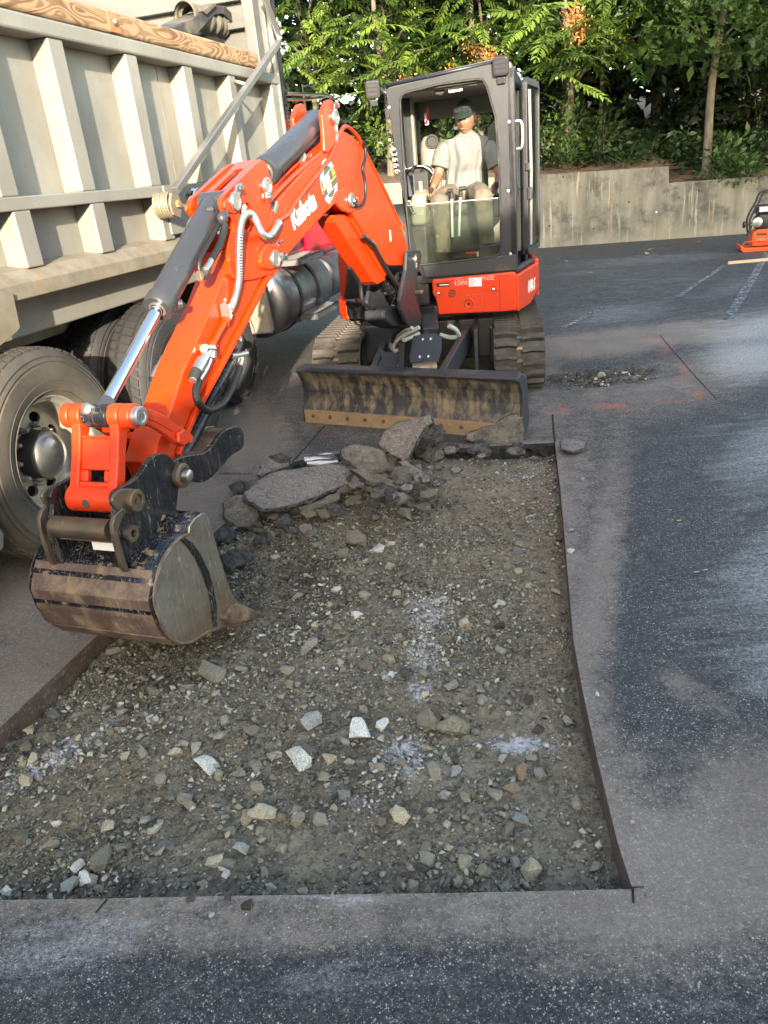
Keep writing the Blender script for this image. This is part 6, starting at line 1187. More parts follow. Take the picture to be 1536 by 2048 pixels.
MB().cyl(BR.p(*qp([(396,1046)],.28)[0],-.27), BR.p(*qp([(396,1046)],.28)[0],.27), .030, 20).build('torsion_tube', M['gloss_black'], buck)
# bucket ears, cross tube, pins
er = [(560,690),(545,645),(560,600),(600,572),(640,552),(690,520),(720,480),(750,430),(790,385),(840,370),(880,388),(900,420),(950,440),(990,490),(978,540),(935,572),(930,640),(915,760),(862,740),(835,790),(760,870),(700,960),(650,1060),(625,1075),(610,1050),(590,950),(562,860),(552,800),(562,745)]
pair(smooth_poly(q6(er,.145),1), .125,.147,'bucket_ear','gloss_black', buck, .003)
cc = [(600,700),(630,705),(600,760),(575,830),(590,900),(620,1000),(640,1062),(622,1078),(600,1040),(570,930),(550,850),(545,790),(560,740)]
pair(q6(cc,.165), .150,.168,'ear_wear_bar','worn_steel', buck, .003)
pair(smooth_poly(q6([(560,690),(545,650),(565,605),(610,582),(680,582),(712,620),(718,670),(700,720),(650,735),(590,725)],.160),1), .147,.160,'ear_boss','worn_steel', buck, .004)
for P_, c_, r_ in ((PFk,.162,.042),(PD,.150,.050)):
    for s in (1,-1):
        m = MB(); m.lathe(BR.p(*P_,s*c_), BR.z*s, [(-.03,r_),(.016,r_),(.020,r_*.9),(.020,r_*.6),(.012,r_*.55),(.012,r_*.25),(.020,r_*.22),(.020,0)], 30); m.build('ear_pin', M['worn_steel'], buck)
m = MB(); m.lathe(BR.p(PD[0],PD[1],.165), BR.z, [(0,.024),(.03,.024),(.034,.018),(.034,0)], 18); m.build('pin_nut', M['steel'], buck)
m = MB(); m.lathe(BR.p(*PG,.147), BR.z, [(0,.030),(.028,.030),(.028,.014),(.0,.014)], 24); m.build('cross_pin_end', M['worn_steel'], buck)
MB().cyl(BR.p(*BR.px(*c6(535,830),.12),-.125), BR.p(*BR.px(*c6(535,830),.12),.125), .040, 26).build('cross_tube', M['worn_steel'], buck)
MB().box(Fr(BR.p(*BR.px(*c6(545,890),.12),0), BR.x, BR.y, BR.z),-.05,.0,-.012,.012,-.12,.12).build('cross_plate', M['rust_steel'], buck, .003)
q = BR.px(*c6(560,925),.10); ta = MB().box(Fr(BR.p(q[0],q[1],0), BR.x, BR.y, BR.z),-.004,.0,-.02,.012,-.0,.12).build('paper_tag', M['white_print'], buck)
# weld bead from ear to shell
MB().tube(curve_pts([BR.p(*BR.px(*c6(x,y),.15),.15) for x,y in ((640,1065),(690,985),(760,890),(820,830),(850,740))],5), .008, 7).build('weld_bead', M['worn_steel'], buck)
# ================================================================== OPERATOR
person = empty('person', HF.p(.44,1.42,-.62), 'man in dark cap and pale tee shirt seated at the controls in the cab', 'person')
t = MT('skin'); c = t.mix(t.ramp(t.noise(9,4),(.35,0.),(.65,1.)), (.22,.105,.065), (.30,.155,.10)); M['skin'] = t.out(c, .5, nrm=t.bump(t.noise(90,3),.1,.002)); M['skin'].node_tree.nodes['Principled BSDF'].inputs['Subsurface Weight'].default_value = .08
t = MT('grey_tee_cloth'); c = t.mix(t.ramp(t.noise(5,4),(.3,0.),(.7,1.)), (.15,.158,.157), (.20,.21,.205)); M['tee'] = t.out(c, .9, nrm=t.bump(t.noise(9,4,.6,t.map((1.6,1.6,.5),(0,.25,0))),.5,.02))
t = MT('muddy_work_trousers'); c = t.mix(t.ramp(t.noise(6,4),(.4,0.),(.6,1.)), (.115,.095,.072), (.18,.15,.115)); c = t.mix(t.ramp(t.noise(9,5),(.55,0.),(.66,.7)), c, (.12,.10,.08)); M['trouser'] = t.out(c, .92, nrm=t.bump(t.noise(24,4),.3,.006))
M['cap'] = paint('dark_green_cap', (.010,.026,.026), .8, var=.1); M['boot'] = paint('work_boot', (.10,.075,.05), .8); M['lens'] = paint('mirrored_lens', (.30,.30,.32), .06, .9); M['stubble'] = paint('short_beard', (.22,.12,.07), .8); M['hair'] = paint('short_brown_hair', (.05,.032,.02), .8)
def hq(x,y,c): p = HF.px(x,y,c); return HF.p(p[0],p[1],c)
def skin_body(name, verts, edges, radii, mat, par, sub=2, root=0):
    me = bpy.data.meshes.new(name); base = wloc(par); me.from_pydata([Vector(v)-base for v in verts], edges, []); me.update(); o = link_mesh(name, me, par, base)
    md = o.modifiers.new('skin','SKIN'); md.use_smooth_shade = True; me.materials.append(mat)
    for i, r in enumerate(radii): me.skin_vertices[0].data[i].radius = r if isinstance(r, tuple) else (r,r); me.skin_vertices[0].data[i].use_root = (i==root)
    s = o.modifiers.new('sub','SUBSURF'); s.levels = s.render_levels = sub; return o
# joints, placed in the cab: picture point and distance behind the windscreen
pel = hq(930,385,-.60); wst = hq(930,352,-.60); che = hq(932,305,-.57); nb = hq(934,279,-.55); neck = hq(933,266,-.53)
shR = hq(890,292,-.55); shL = hq(978,290,-.55); elR = hq(876,352,-.50); wrR = hq(865,377,-.32); elL = hq(1000,348,-.52); wrL = hq(995,366,-.33)
hipR = hq(908,390,-.58); hipL = hq(950,388,-.58); knR = hq(880,405,-.20); knL = hq(966,396,-.20); anR = hq(887,500,-.26); anL = hq(974,488,-.26)
# shirt: a lofted torso with sleeves and folds
def ell_ring(c, ax, side, front, rx, ry, n=36, fold=0, seed=0):
    out = []
    for k in range(n):
        a = 2*math.pi*k/n; e = 2.4; ca, sa = math.cos(a), math.sin(a); x = math.copysign(abs(ca)**(2/e), ca)*rx; y = math.copysign(abs(sa)**(2/e), sa)*ry
        p = c + side*x + front*y
        if fold: f = noise.noise(Vector((a*2.6+seed, p.z*4.2, seed)))*fold + fold*(.9*math.sin(a*12+noise.noise(Vector((a*1.5,p.z*5,2)))*3.5+(p.z-1.7)*5) * (.35+.65*abs(noise.noise(Vector((a*2.2,p.z*2.5,7)))*2)))*max(.15,sa); p += (side*x+front*y).normalized()*f
        out.append(p)
    return out
side = -HF.x; fr_ = (HF.z*.97+Z*.05).normalized()
rows = []
spec = [(pel+Z*-.02,.185,.135,.004),(pel+Z*.03,.195,.142,.010),(wst+Z*-.03,.178,.132,.012),(wst+Z*.03,.172,.125,.012),(wst.lerp(che,.5),.186,.125,.012),(che,.205,.125,.010),(che+Z*.06,.212,.118,.008),(che+Z*.105,.200,.105,.005),(nb+Z*.012,.150,.085,.003),(nb+Z*.036,.098,.070,.001),(nb+Z*.052,.066,.060,0),(nb+Z*.046,.058,.052,0)]
mb = MB()
NS = 44
for i in range(NS+1):
    u = i/NS*(len(spec)-1); k = min(int(u),len(spec)-2); f = u-k; f = f*f*(3-2*f)*.5+f*.5; A_, B_ = spec[k], spec[k+1]
    rows.append(ell_ring(A_[0].lerp(B_[0],f), Z, side, fr_, (A_[1]+(B_[1]-A_[1])*f)*.90, (A_[2]+(B_[2]-A_[2])*f)*.95, n=64, fold=(A_[3]+(B_[3]-A_[3])*f)*1.5))
mb.loft(rows)
mb.build('shirt', M['tee'], person, sub=1)
def limb(name, P, rs, mat, par, n=20, fold=0, seed=0, samples=6):
    pts = curve_pts(P, samples); m = len(pts); R_ = np.interp(np.linspace(0,1,m), np.linspace(0,1,len(rs)), rs); mbb = MB(); rings = []
    u = (pts[1]-pts[0]).orthogonal().normalized()
    for i,p in enumerate(pts):
        tt = (pts[min(i+1,m-1)]-pts[max(i-1,0)]).normalized(); u = (u-tt*u.dot(tt)).normalized(); w = tt.cross(u); rings.append([p+(u*math.cos(2*math.pi*k/n)+w*math.sin(2*math.pi*k/n))*(R_[i]+fold*noise.noise(Vector((k*.7+seed,i*.55,seed)))) for k in range(n)])
    mbb.loft(rings, caps=True); return mbb.build(name, mat, par, sub=1)
limb('sleeve', [shR+side*.03, shR.lerp(elR,.25), shR.lerp(elR,.55), shR.lerp(elR,.74)], [.062,.078,.076,.078], M['tee'], person, fold=.010, seed=3); limb('sleeve', [shL-side*.03, shL.lerp(elL,.25), shL.lerp(elL,.55), shL.lerp(elL,.74)], [.062,.078,.076,.078], M['tee'], person, fold=.010, seed=9)
# trousers and boots
for s_,(hp,kn,an) in enumerate(((hipR,knR,anR),(hipL,knL,anL))):
    limb('trousers', [hp, hp.lerp(kn,.5)+Z*.01, kn+Z*.0, kn.lerp(an,.08)-HF.z*-.03, kn.lerp(an,.5)+HF.z*-.0, an+Z*.03, an+Z*-.02], [.100,.092,.078,.074,.066,.060,.066], M['trouser'], person, n=24, fold=.016, seed=5+s_*4)
    f = HF.z; m = MB(); rings = []
    for tt,(w_,h_) in zip((-.10,-.06,0,.06,.12,.155),((.025,.035),(.042,.055),(.045,.060),(.047,.042),(.042,.034),(.018,.018))): c_ = Vector((an.x,an.y,.955+h_*.5))+f*tt; rings.append([c_+side*(w_*math.cos(a))+Z*(h_*.62*math.sin(a)) for a in np.linspace(0,6.283,17)[:-1]])
    m.loft(rings, caps=True); m.build('boot', M['boot'], person, sub=1)
MB().loft([ell_ring(pel+Z*z_, Z, side, fr_, rx, ry) for z_,rx,ry in ((-.08,.150,.12),(-.03,.168,.13),(.02,.172,.125),(.05,.165,.12))], caps=True).build('trousers', M['trouser'], person, sub=1)
# body: neck and both arms as one skinned surface rooted in the chest
body_v = [che-HF.z*.03, nb-HF.z*.025-Z*.02, neck-HF.z*.005, neck+Z*.06, shR+side*.02, shR.lerp(elR,.55), elR, elR.lerp(wrR,.35), elR.lerp(wrR,.75), wrR, shL-side*.02, shL.lerp(elL,.55), elL, elL.lerp(wrL,.4), wrL, wst, pel]
body_e = [(0,1),(1,2),(2,3),(1,4),(4,5),(5,6),(6,7),(7,8),(8,9),(1,10),(10,11),(11,12),(12,13),(13,14),(0,15),(15,16)]
body_r = [.08,.045,.050,.050,.048,.045,.040,.041,.031,.026,.048,.045,.040,.040,.027,.10,.10]
skin_body('body', body_v, body_e, body_r, M['skin'], person, 2, 0)
# hands: palm and five separate fingers curled round the joystick
def hand(wr, d, curl_to, par, mirror=1):
    d = d.normalized(); across = d.cross(Z).normalized()*mirror; dn = d.cross(across).normalized()
    if dn.z > 0: dn = -dn
    V=[wr, wr+d*.035, wr+d*.07]; E=[(0,1),(1,2)]; R_=[(.026,.020),(.034,.018),(.032,.016)]
    o = skin_body('palm', V, E, R_, M['skin'], par, 2, 1)
    for k,(off,L) in enumerate(((-.030,.062),(-.010,.072),(.010,.068),(.029,.054))):
        a0 = wr+d*.07+across*off; v=[a0-d*.02, a0, a0+d*L*.40+dn*.008, a0+d*L*.55+dn*L*.42, a0+d*L*.25+dn*L*.75]; skin_body('finger', v, [(0,1),(1,2),(2,3),(3,4)], [.0095,.0100,.0092,.0086,.0075], M['skin'], o, 2, 1)
    a0 = wr+d*.025-across*.026; v=[a0, a0-across*.018+d*.02+dn*.012, a0-across*.012+d*.048+dn*.026, a0+across*.006+d*.062+dn*.036]; skin_body('thumb', v, [(0,1),(1,2),(2,3)], [.012,.012,.0105,.0085], M['skin'], o, 2, 1)
hand(wrR, (hq(859,384,-.225)-wrR), None, person, 1); hand(wrL, (hq(991,376,-.235)-wrL), None, person, -1)
# head
hc = hq(931,236,-.53); yaw = .15; hx = (side*math.cos(yaw)+HF.z*math.sin(yaw)).normalized(); hy = (HF.z*math.cos(yaw)-side*math.sin(yaw)).normalized(); hy = (hy-Z*.14).normalized(); hz = hx.cross(hy); hz = hz if hz.z>0 else -hz
Hd = Fr(hc, hx, hz, hy); S = 1.03
hv, hf = [], []; NU, NV = 32, 26
for j in range(NV+1):
    ph = math.pi*j/NV
    for i in range(NU):
        th_ = 2*math.pi*i/NU; x = math.sin(ph)*math.cos(th_); y = math.cos(ph); z = math.sin(ph)*math.sin(th_)
        w = .078; hh = .120; dd = .100; X, Y_, Z_ = x*w, y*hh, z*dd
        if Y_ < 0: k = min(1,-Y_/hh); X *= 1-.34*k**1.6; Z_ = Z_*(1-.20*k**2) if Z_>0 else Z_*(1-.42*k); Z_ += .012*k
        if z > .3:
            fx = X/w; fy = Y_/hh
            Z_ += .006*math.exp(-((abs(fx)-.0)/.30)**2-((fy-.02)/.10)**2)  # brow centre
            Z_ += .008*math.exp(-((abs(fx)-.40)/.28)**2-((fy-.16)/.09)**2)  # brow ridge
            Z_ -= .012*math.exp(-((abs(fx)-.40)/.20)**2-((fy-.02)/.10)**2)  # eye sockets
            Z_ += .026*math.exp(-(fx/.16)**2-((fy+.26)/.13)**2) + .014*math.exp(-(fx/.13)**2-((fy+.05)/.18)**2)  # nose
            Z_ += .006*math.exp(-((abs(fx)-.55)/.25)**2-((fy+.18)/.14)**2)  # cheeks
            Z_ += .008*math.exp(-(fx/.30)**2-((fy+.52)/.06)**2) - .006*math.exp(-(fx/.32)**2-((fy+.575)/.025)**2) + .007*math.exp(-(fx/.28)**2-((fy+.64)/.05)**2)  # lips
            Z_ += .012*math.exp(-(fx/.35)**2-((fy+.88)/.14)**2)  # chin
        hv.append(Hd.p(X*S, Y_*S, Z_*S))
for j in range(NV):
    for i in range(NU): hf.append((j*NU+i, j*NU+(i+1)%NU, (j+1)*NU+(i+1)%NU, (j+1)*NU+i))
mb = MB(); mb.add(hv, hf, True); hd_ = mb.build('head', M['skin'], person, sub=1)
for s in (-1,1):
    m = MB(); m.lathe(Hd.p(s*.030,.004,.088), Hd.z, [(-.012,0),(-.006,.010),(0,.0115),(.004,.009),(.006,0)], 16); m.build('eye', M['white_print'], hd_); m = MB(); m.lathe(Hd.p(s*.030,.002,.0935), Hd.z, [(0,.0052),(.0016,.004),(.002,0)], 12); m.build('iris', M['hair'], hd_)
    MB().tube([Hd.p(s*.016,.0085,.096),Hd.p(s*.030,.0125,.0985),Hd.p(s*.044,.0075,.092)], .0028, 6).build('eyelid', M['skin'], hd_); MB().tube([Hd.p(s*.014,.021,.100),Hd.p(s*.031,.027,.101),Hd.p(s*.050,.021,.088)], .0036, 6).build('eyebrow', M['hair'], hd_)
    ear = [(0,.030),(.016,.026),(.022,.008),(.016,-.012),(.008,-.028),(-.002,-.030),(-.006,-.01)]; m = MB(); m.prism(Fr(Hd.p(s*.077,-.006,-.012), -Hd.z, Hd.y, Hd.x*s), ear, -.004, .010); m.build('ear', M['skin'], hd_, .004, sub=1)
MB().tube([Hd.p(-.022,-.066,.094),Hd.p(-.008,-.0645,.102),Hd.p(.008,-.0645,.102),Hd.p(.022,-.066,.094)], [.002,.0042,.0042,.002], 6).build('lips', paint('lip_skin',(.44,.21,.15),.5), hd_)
# cap with brim and sunglasses on it
rows = []
for j in range(9):
    ph = (math.pi/2)*j/8; r = math.cos(ph); rows.append([Hd.p(math.cos(a)*.086*max(r,.02), .046+math.sin(ph)*.088, math.sin(a)*.108*max(r,.02)-.004) for a in np.linspace(0,6.283,33)[:-1]])
m = MB(); m.loft(rows, caps=True); cp_ = m.build('cap', M['cap'], person)
br = MB(); R1, R2 = [], []
for a in np.linspace(math.radians(14),math.radians(166),17): R1.append(Hd.p(math.cos(a)*.084,.046+.0,math.sin(a)*.104)); R2.append(Hd.p(math.cos(a)*.078,.030-.012*math.sin(a),.02+math.sin(a)*.148))
R3 = [p-Hd.y*.005 for p in R2]; R4 = [p-Hd.y*.006 for p in R1]; br.loft([R1,R2,R3,R4,R1], closed=False); br.build('cap_brim', M['cap'], cp_)
m = MB(); m.lathe(Hd.p(0,.134,-.004), Hd.y, [(0,.007),(.004,.005),(.005,0)], 12); m.build('cap_button', M['cap'], cp_)
for s in (-1,1):
    f2 = Fr(Hd.p(s*.034,.068,.097), (Hd.x*.95-Hd.z*.3*s).normalized(), Hd.y, (Hd.z*.95+Hd.x*.3*s).normalized()); MB().prism(f2, rrect(-.029,.029,-.017,.016,.010), .004,.009).build('sunglass_lens', M['lens'], cp_, .002)
    MB().tube([Hd.p(s*.062,.080,.085),Hd.p(s*.084,.078,.05),Hd.p(s*.090,.070,-.02)], .003, 6).build('sunglass_arm', M['dark_plastic'], cp_)
MB().tube([Hd.p(-.060,.083,.092),Hd.p(-.034,.087,.106),Hd.p(0,.084,.112),Hd.p(.034,.087,.106),Hd.p(.060,.083,.092)], .0035, 6).build('sunglass_frame', M['dark_plastic'], cp_)
# shirt collar ring and small chest print
rg = ell_ring(nb+Z*.050, Z, side, fr_, .060, .055); MB().tube(rg+[rg[0],rg[1]], .006, 8).build('collar', M['tee'], person)
# ================================================================== RETAINING WALL AND BANK
wp = [(-12,0),(4.6,0),(9,0),(9,.93),(2.52,1.045),(2.50,1.34),(0,1.41),(-3.2,1.52),(-12,1.6)]
t = MT('stained_concrete'); st = t.noise(1.2,6,.6,t.map((3.2,3.2,.35))); c = t.mix(t.ramp(st,(.32,0.),(.68,1.)), (.125,.122,.098), (.26,.25,.205))
c = t.mix(t.ramp(t.noise(1.6,6,.7),(.48,0.),(.62,.85)), c, (.075,.074,.066)); c = t.mix(t.ramp(t.noise(2.4,5,.6,t.map((5,5,.3),(0,0,.2))),(.58,0.),(.64,.8)), c, (.40,.375,.31)); c = t.mix(t.ramp(t.noise(3,5,.6,t.map((2.5,2.5,.5),(0,0,.9))),(.60,0.),(.72,.7)), c, (.20,.17,.05))
sp_ = N(t.nt,'ShaderNodeSeparateXYZ'); t.l(t.tc.outputs['Object'], sp_.inputs[0]); lowz = t.ramp(t.math('ADD', sp_.outputs[2], t.math('MULTIPLY', t.noise(3,5,.7), .5)),(.2,.8),(.62,0.)); c = t.mix(lowz, c, (.27,.25,.20))
c = t.mix(t.ramp(t.noise(24,5,.7),(.6,0.),(.7,.5)), c, (.32,.305,.26)); M['concrete'] = t.out(c, .92, nrm=t.bump(t.noise(30,5,.7),.4,.01))
rw = MB().prism(WL, wp, -.28, 0).build('retaining_wall', M['concrete'], None, .012, loc=WL.p(0,0,0)); tag(rw, 'long stained grey concrete retaining wall with a step down in its top edge', 'retaining wall')
for x,y,w_,h_ in ((1156,440,.012,1.2),(1222,440,.05,1.1),(1338,430,.01,.8),(1426,430,.035,.7)): a,b = WL.px(x,y,0); MB().box(WL,a-w_/2,a+w_/2,.05,h_,0,.003).build('pour_streak', M['truck_sill'], rw)
for x,y in ((1099,452),(1187,457),(1313,424),(1126,354),(1258,404),(1397,380),(1467,374)): a,b = WL.px(x,y,0); m = MB(); m.lathe(WL.p(a,b,.001), WL.z, [(0,.018),(.004,.014),(.004,0)], 10); m.build('tie_hole', M['black_print'] if x!=1313 else M['white_print'], rw)
# bank of soil and litter behind the wall
nx_, ny_ = 150, 70; A = np.linspace(-14,16,nx_); Bk = np.linspace(0,1,ny_)**1.5*24
AA, BB_ = np.meshgrid(A, Bk); top = np.interp(AA, [-12,-3.2,0,2.49,2.53,9,16],[1.58,1.50,1.40,1.33,1.03,.92,.90]); bn_ = vnoise(AA+60, BB_+60, .9, 31)-.5
zb = top - .06 + BB_*.13 + np.clip(BB_,0,1)*.35*bn_ + .05*(vnoise(AA+60,BB_+60,5,33)-.5); xyz = np.array(WL.o)[None,None]+np.array(WL.x)*AA[...,None]-np.array(WL.z)*(BB_[...,None]+.05)
xyz[...,2] = zb; idx = (np.arange(ny_-1)[:,None]*nx_+np.arange(nx_-1)[None]).ravel()
t = MT('bank_soil'); c = t.mix(t.ramp(t.noise(7,6,.7),(.35,0.),(.65,1.)), (.045,.032,.022), (.16,.115,.075)); M['soil'] = t.out(c,.95,nrm=t.bump(t.noise(20,5,.7),.8,.03))
np_mesh('bank', xyz.reshape(-1,3), np.stack([idx,idx+1,idx+nx_+1,idx+nx_],1), M['soil'], smooth=True)['kind'] = 'structure'
def bank_z(a, b): return float(np.interp(a,[-12,-3.2,0,2.49,2.53,9,16],[1.58,1.50,1.40,1.33,1.03,.92,.90])) - .06 + b*.13
def bankp(px, py, b):
    """point on the bank, b metres behind the wall face, seen near this picture point"""
    q = on_plane(px, py, WL.p(0,0,-b), WL.z)-WL.o; a = q.dot(WL.x); return WL.p(a, bank_z(a,b), -b), a
# ---- leaf materials
def leafmat(name, c0, c1, trans=.35, rough=.45):
    m = bpy.data.materials.new(name); m.use_nodes = True; nt = m.node_tree; b = nt.nodes['Principled BSDF']; o = nt.nodes['Material Output']
    at = nt.nodes.new('ShaderNodeAttribute'); at.attribute_name = 'tone'; rp = nt.nodes.new('ShaderNodeValToRGB'); rp.color_ramp.elements[0].color = (*c0,1); rp.color_ramp.elements[1].color = (*c1,1); nt.links.new(at.outputs[2], rp.inputs[0])
    nt.links.new(rp.outputs[0], b.inputs['Base Color']); b.inputs['Roughness'].default_value = rough; tr = nt.nodes.new('ShaderNodeBsdfTranslucent'); nt.links.new(rp.outputs[0], tr.inputs[0])
    mx = nt.nodes.new('ShaderNodeMixShader'); mx.inputs[0].default_value = trans; nt.links.new(b.outputs[0], mx.inputs[1]); nt.links.new(tr.outputs[0], mx.inputs[2]); nt.links.new(mx.outputs[0], o.inputs[0]); return m
M['leaf'] = leafmat('ailanthus_leaf', (.025,.065,.013), (.165,.26,.05)); M['leaf_shade'] = leafmat('shade_darkened_leaf', (.005,.013,.004), (.020,.042,.011), .2); M['leaf_mid'] = leafmat('maple_leaf', (.028,.070,.018), (.10,.175,.045)); M['samara'] = leafmat('orange_seed_cluster', (.45,.20,.07), (.65,.34,.14)); M['ivy'] = leafmat('ivy_leaf', (.010,.030,.008), (.035,.075,.020), .2)  # deep-wood leaf colour darkened so its shade is painted in
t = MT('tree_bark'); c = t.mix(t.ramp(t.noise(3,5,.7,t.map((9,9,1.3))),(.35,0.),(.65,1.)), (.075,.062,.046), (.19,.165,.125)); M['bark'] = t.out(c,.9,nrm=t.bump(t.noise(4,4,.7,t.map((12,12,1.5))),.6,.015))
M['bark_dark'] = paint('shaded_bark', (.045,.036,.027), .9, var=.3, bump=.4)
# leaflet: folded lance shape, 2x3 faces; frond: rachis with leaflets both sides
def leaflet(L, W):
    V = np.array([(0,0,0),(L*.3,W*.5,.010),(L*.7,W*.38,.004),(L,0,-.015),(L*.7,-W*.38,.004),(L*.3,-W*.5,.010),(L*.35,0,0),(L*.72,0,-.004)]); Fc = [(0,6,1),(1,6,7),(1,7,2),(2,7,3),(0,5,6),(5,7,6),(5,4,7),(4,3,7)]; return V, np.array(Fc)
def frond(seed, L=.95, n=10, W=.056, LL=.19):
    r = np.random.default_rng(seed); VV, FF = [], []; k0 = 0
    for i in range(n*2+1):
        if i == n*2: s, sd, tt = 1.0, 0, 0
        else: s = .14+.84*(i//2)/n+(.02 if i%2 else 0); sd = 1 if i%2 else -1
        V, Fc = leaflet(LL*(.65+.5*math.sin(math.pi*min(.95,s*.9+.08))), W*(.75+.35*math.sin(math.pi*s)))
        an = sd*(1.05-.35*s)+r.normal(0,.10) if sd else 0; dr = -.30+r.normal(0,.14); ca, sa = math.cos(an), math.sin(an); cd, sd_ = math.cos(dr), math.sin(dr)
        x, y, z = V[:,0]*cd-V[:,2]*sd_*1, V[:,1], V[:,0]*sd_+V[:,2]*cd; x, y = x*ca-y*sa, x*sa+y*ca
        xs, zs = s*L, -.28*L*s*s; VV.append(np.stack([x+xs,y,z+zs],1)); FF.append(Fc+k0); k0 += len(V)
    P = np.array([(s*L,0,-.28*L*s*s) for s in np.linspace(0,1,6)]); 
    for i in range(5):
        a, b = P[i], P[i+1]; VV.append(np.array([a+(0,.005,0),a-(0,.005,0),a+(0,0,.006),b+(0,.004,0),b-(0,.004,0),b+(0,0,.005)])); FF.append(np.array([(0,3,5),(0,5,2),(2,5,4),(2,4,1),(1,4,3),(1,3,0)])+k0); k0 += 6
    return np.vstack(VV), np.vstack(FF)
FR = [frond(k) for k in range(6)]
def basis(d, up=Z, roll=0):
    d = Vector(d).normalized(); s = up.cross(d); s = s if s.length > 1e-3 else Vector((1,0,0)); s.normalize(); u = d.cross(s); c_, s_ = math.cos(roll), math.sin(roll); return d, s*c_+u*s_, u*c_-s*s_
def merge(inst, protos, name, mat, par, kind=None):
    """inst: (proto, origin, dir, roll, scale, tone)"""
    VV, FF, TT = [], [], []; n0 = 0
    for k, o, d, roll, sc, tone in inst:
        V, Fc = protos[k]; X, Y, Zv = basis(d, Z, roll); Rm = np.array([X,Y,Zv]); W = V@Rm*sc+np.array(o); VV.append(W); FF.append(Fc+n0); n0 += len(V); TT.append(np.clip(tone+rng.normal(0,.10,len(V)//2).repeat(2)[:len(V)] if len(V)%2==0 else np.full(len(V),tone),0,1))
    base = np.array(wloc(par)) if par else np.zeros(3); me_o = np_mesh(name, np.vstack(VV)-base, np.vstack(FF), mat, None, attrs={'tone': np.concatenate([x if len(x)==len(y) else np.full(len(y),.5) for x,y in zip(TT,VV)])})
    if par: me_o.parent = par
    if kind: me_o['kind'] = kind
    return me_o
frond_me = []
for V, Fc in FR:
    for tone in (.08,.5,.92):
        o = np_mesh('frond', V, Fc, M['leaf'], attrs={'tone': np.clip(np.full(len(V),tone)+rng.normal(0,.12,len(V)),0,1)}); frond_me.append(o.data); bpy.data.objects.remove(o)
nf = 0
def put_frond(par, o, d, roll, sc):
    global nf
    me = frond_me[random.randrange(len(frond_me))]; ob = bpy.data.objects.new('frond', me); COL.objects.link(ob); X, Y, Zv = basis(d, Z, roll); q = Vector(o)-wloc(par)
    ob.matrix_world = Matrix(((X.x*sc,Y.x*sc,Zv.x*sc,q.x),(X.y*sc,Y.y*sc,Zv.y*sc,q.y),(X.z*sc,Y.z*sc,Zv.z*sc,q.z),(0,0,0,1))); ob.parent = par; nf += 1
def trunk(par, pts, r0, r1, mat='bark', name='trunk', n=12):
    P = curve_pts(pts, 6); rs = [r0+(r1-r0)*i/(len(P)-1) for i in range(len(P))]; rs[0] *= 1.25; return MB().tube(P, rs, n).build(name, M[mat], par)
def ail(px_base, b, label, heads, base_y=330, r=.09, tops=None):
    """ailanthus: trunk, limbs and hanging fronds in tufts; heads = picture places of the tufts and distance in front (-) or behind (+) the wall"""
    P, a = bankp(px_base, base_y, b); tr = empty('ailanthus_tree', P, label, 'tree', 'ailanthus trees overhanging the wall'); top = P+Vector((random.uniform(-.4,.4), random.uniform(-.3,.3), 5.6))
    trunk(tr, [P-Z*.1, P+Vector((.05,.0,1.6)), P+Vector((-.08,.05,3.4)), top], r, r*.45)
    for (hx_,hy_,hb,ns,rad) in heads:
        H_ = on_plane(hx_, hy_, WL.p(0,0,-hb), WL.z); s_ = P.lerp(top, min(.92,max(.25,(H_.z-P.z-.6)/5.6))); trunk(tr, [s_, s_.lerp(H_,.5)+Z*.25, H_], r*.4, .014, name='branch', n=7)
        for k in range(ns):
            an = random.uniform(0,6.283); d = Vector((math.cos(an), math.sin(an)*.9-.35, random.uniform(-.45,.30))); o = H_+Vector((random.gauss(0,rad),random.gauss(0,rad),random.gauss(0,rad*.8)))
            put_frond(tr, o, d, random.gauss(0,.35), random.uniform(.75,1.12))
    AT.append(tr); return tr
AT = []
ail(640, 2.2, 'ailanthus tree with lit hanging fronds nearest the dump truck body', [(600,40,1.0,13,.34),(650,95,.8,13,.34),(600,130,1.2,9,.3),(700,30,1.0,12,.34),(560,90,1.6,8,.3),(690,140,.6,10,.3),(640,-30,1.4,12,.4)], r=.08)
ail(780, 1.8, 'ailanthus tree with yellow-green fronds over the left cab lamp', [(750,60,.6,12,.32),(800,110,.5,12,.3),(740,150,.4,9,.26),(830,50,.8,12,.34),(760,0,1.,12,.36),(860,95,.8,9,.28),(805,165,.9,6,.22)], r=.08)
ail(960, 2.4, 'ailanthus tree with orange seed clusters above the cab roof', [(900,40,1.0,13,.34),(960,60,.8,13,.32),(920,110,.8,10,.26),(1000,20,.9,12,.34),(950,-20,1.2,10,.36),(1020,70,.9,9,.28)], r=.09)
ail(1135, 1.9, 'ailanthus tree with largest hanging fronds right of the cab', [(1110,40,.0,13,.30),(1160,70,-.3,12,.26),(1090,85,-.1,9,.24),(1140,130,-.4,7,.18),(1200,40,-.1,12,.28),(1255,35,-.2,9,.24),(1280,70,-.2,6,.16),(1180,0,.2,12,.34),(1060,10,.6,9,.3)], base_y=220, r=.10)
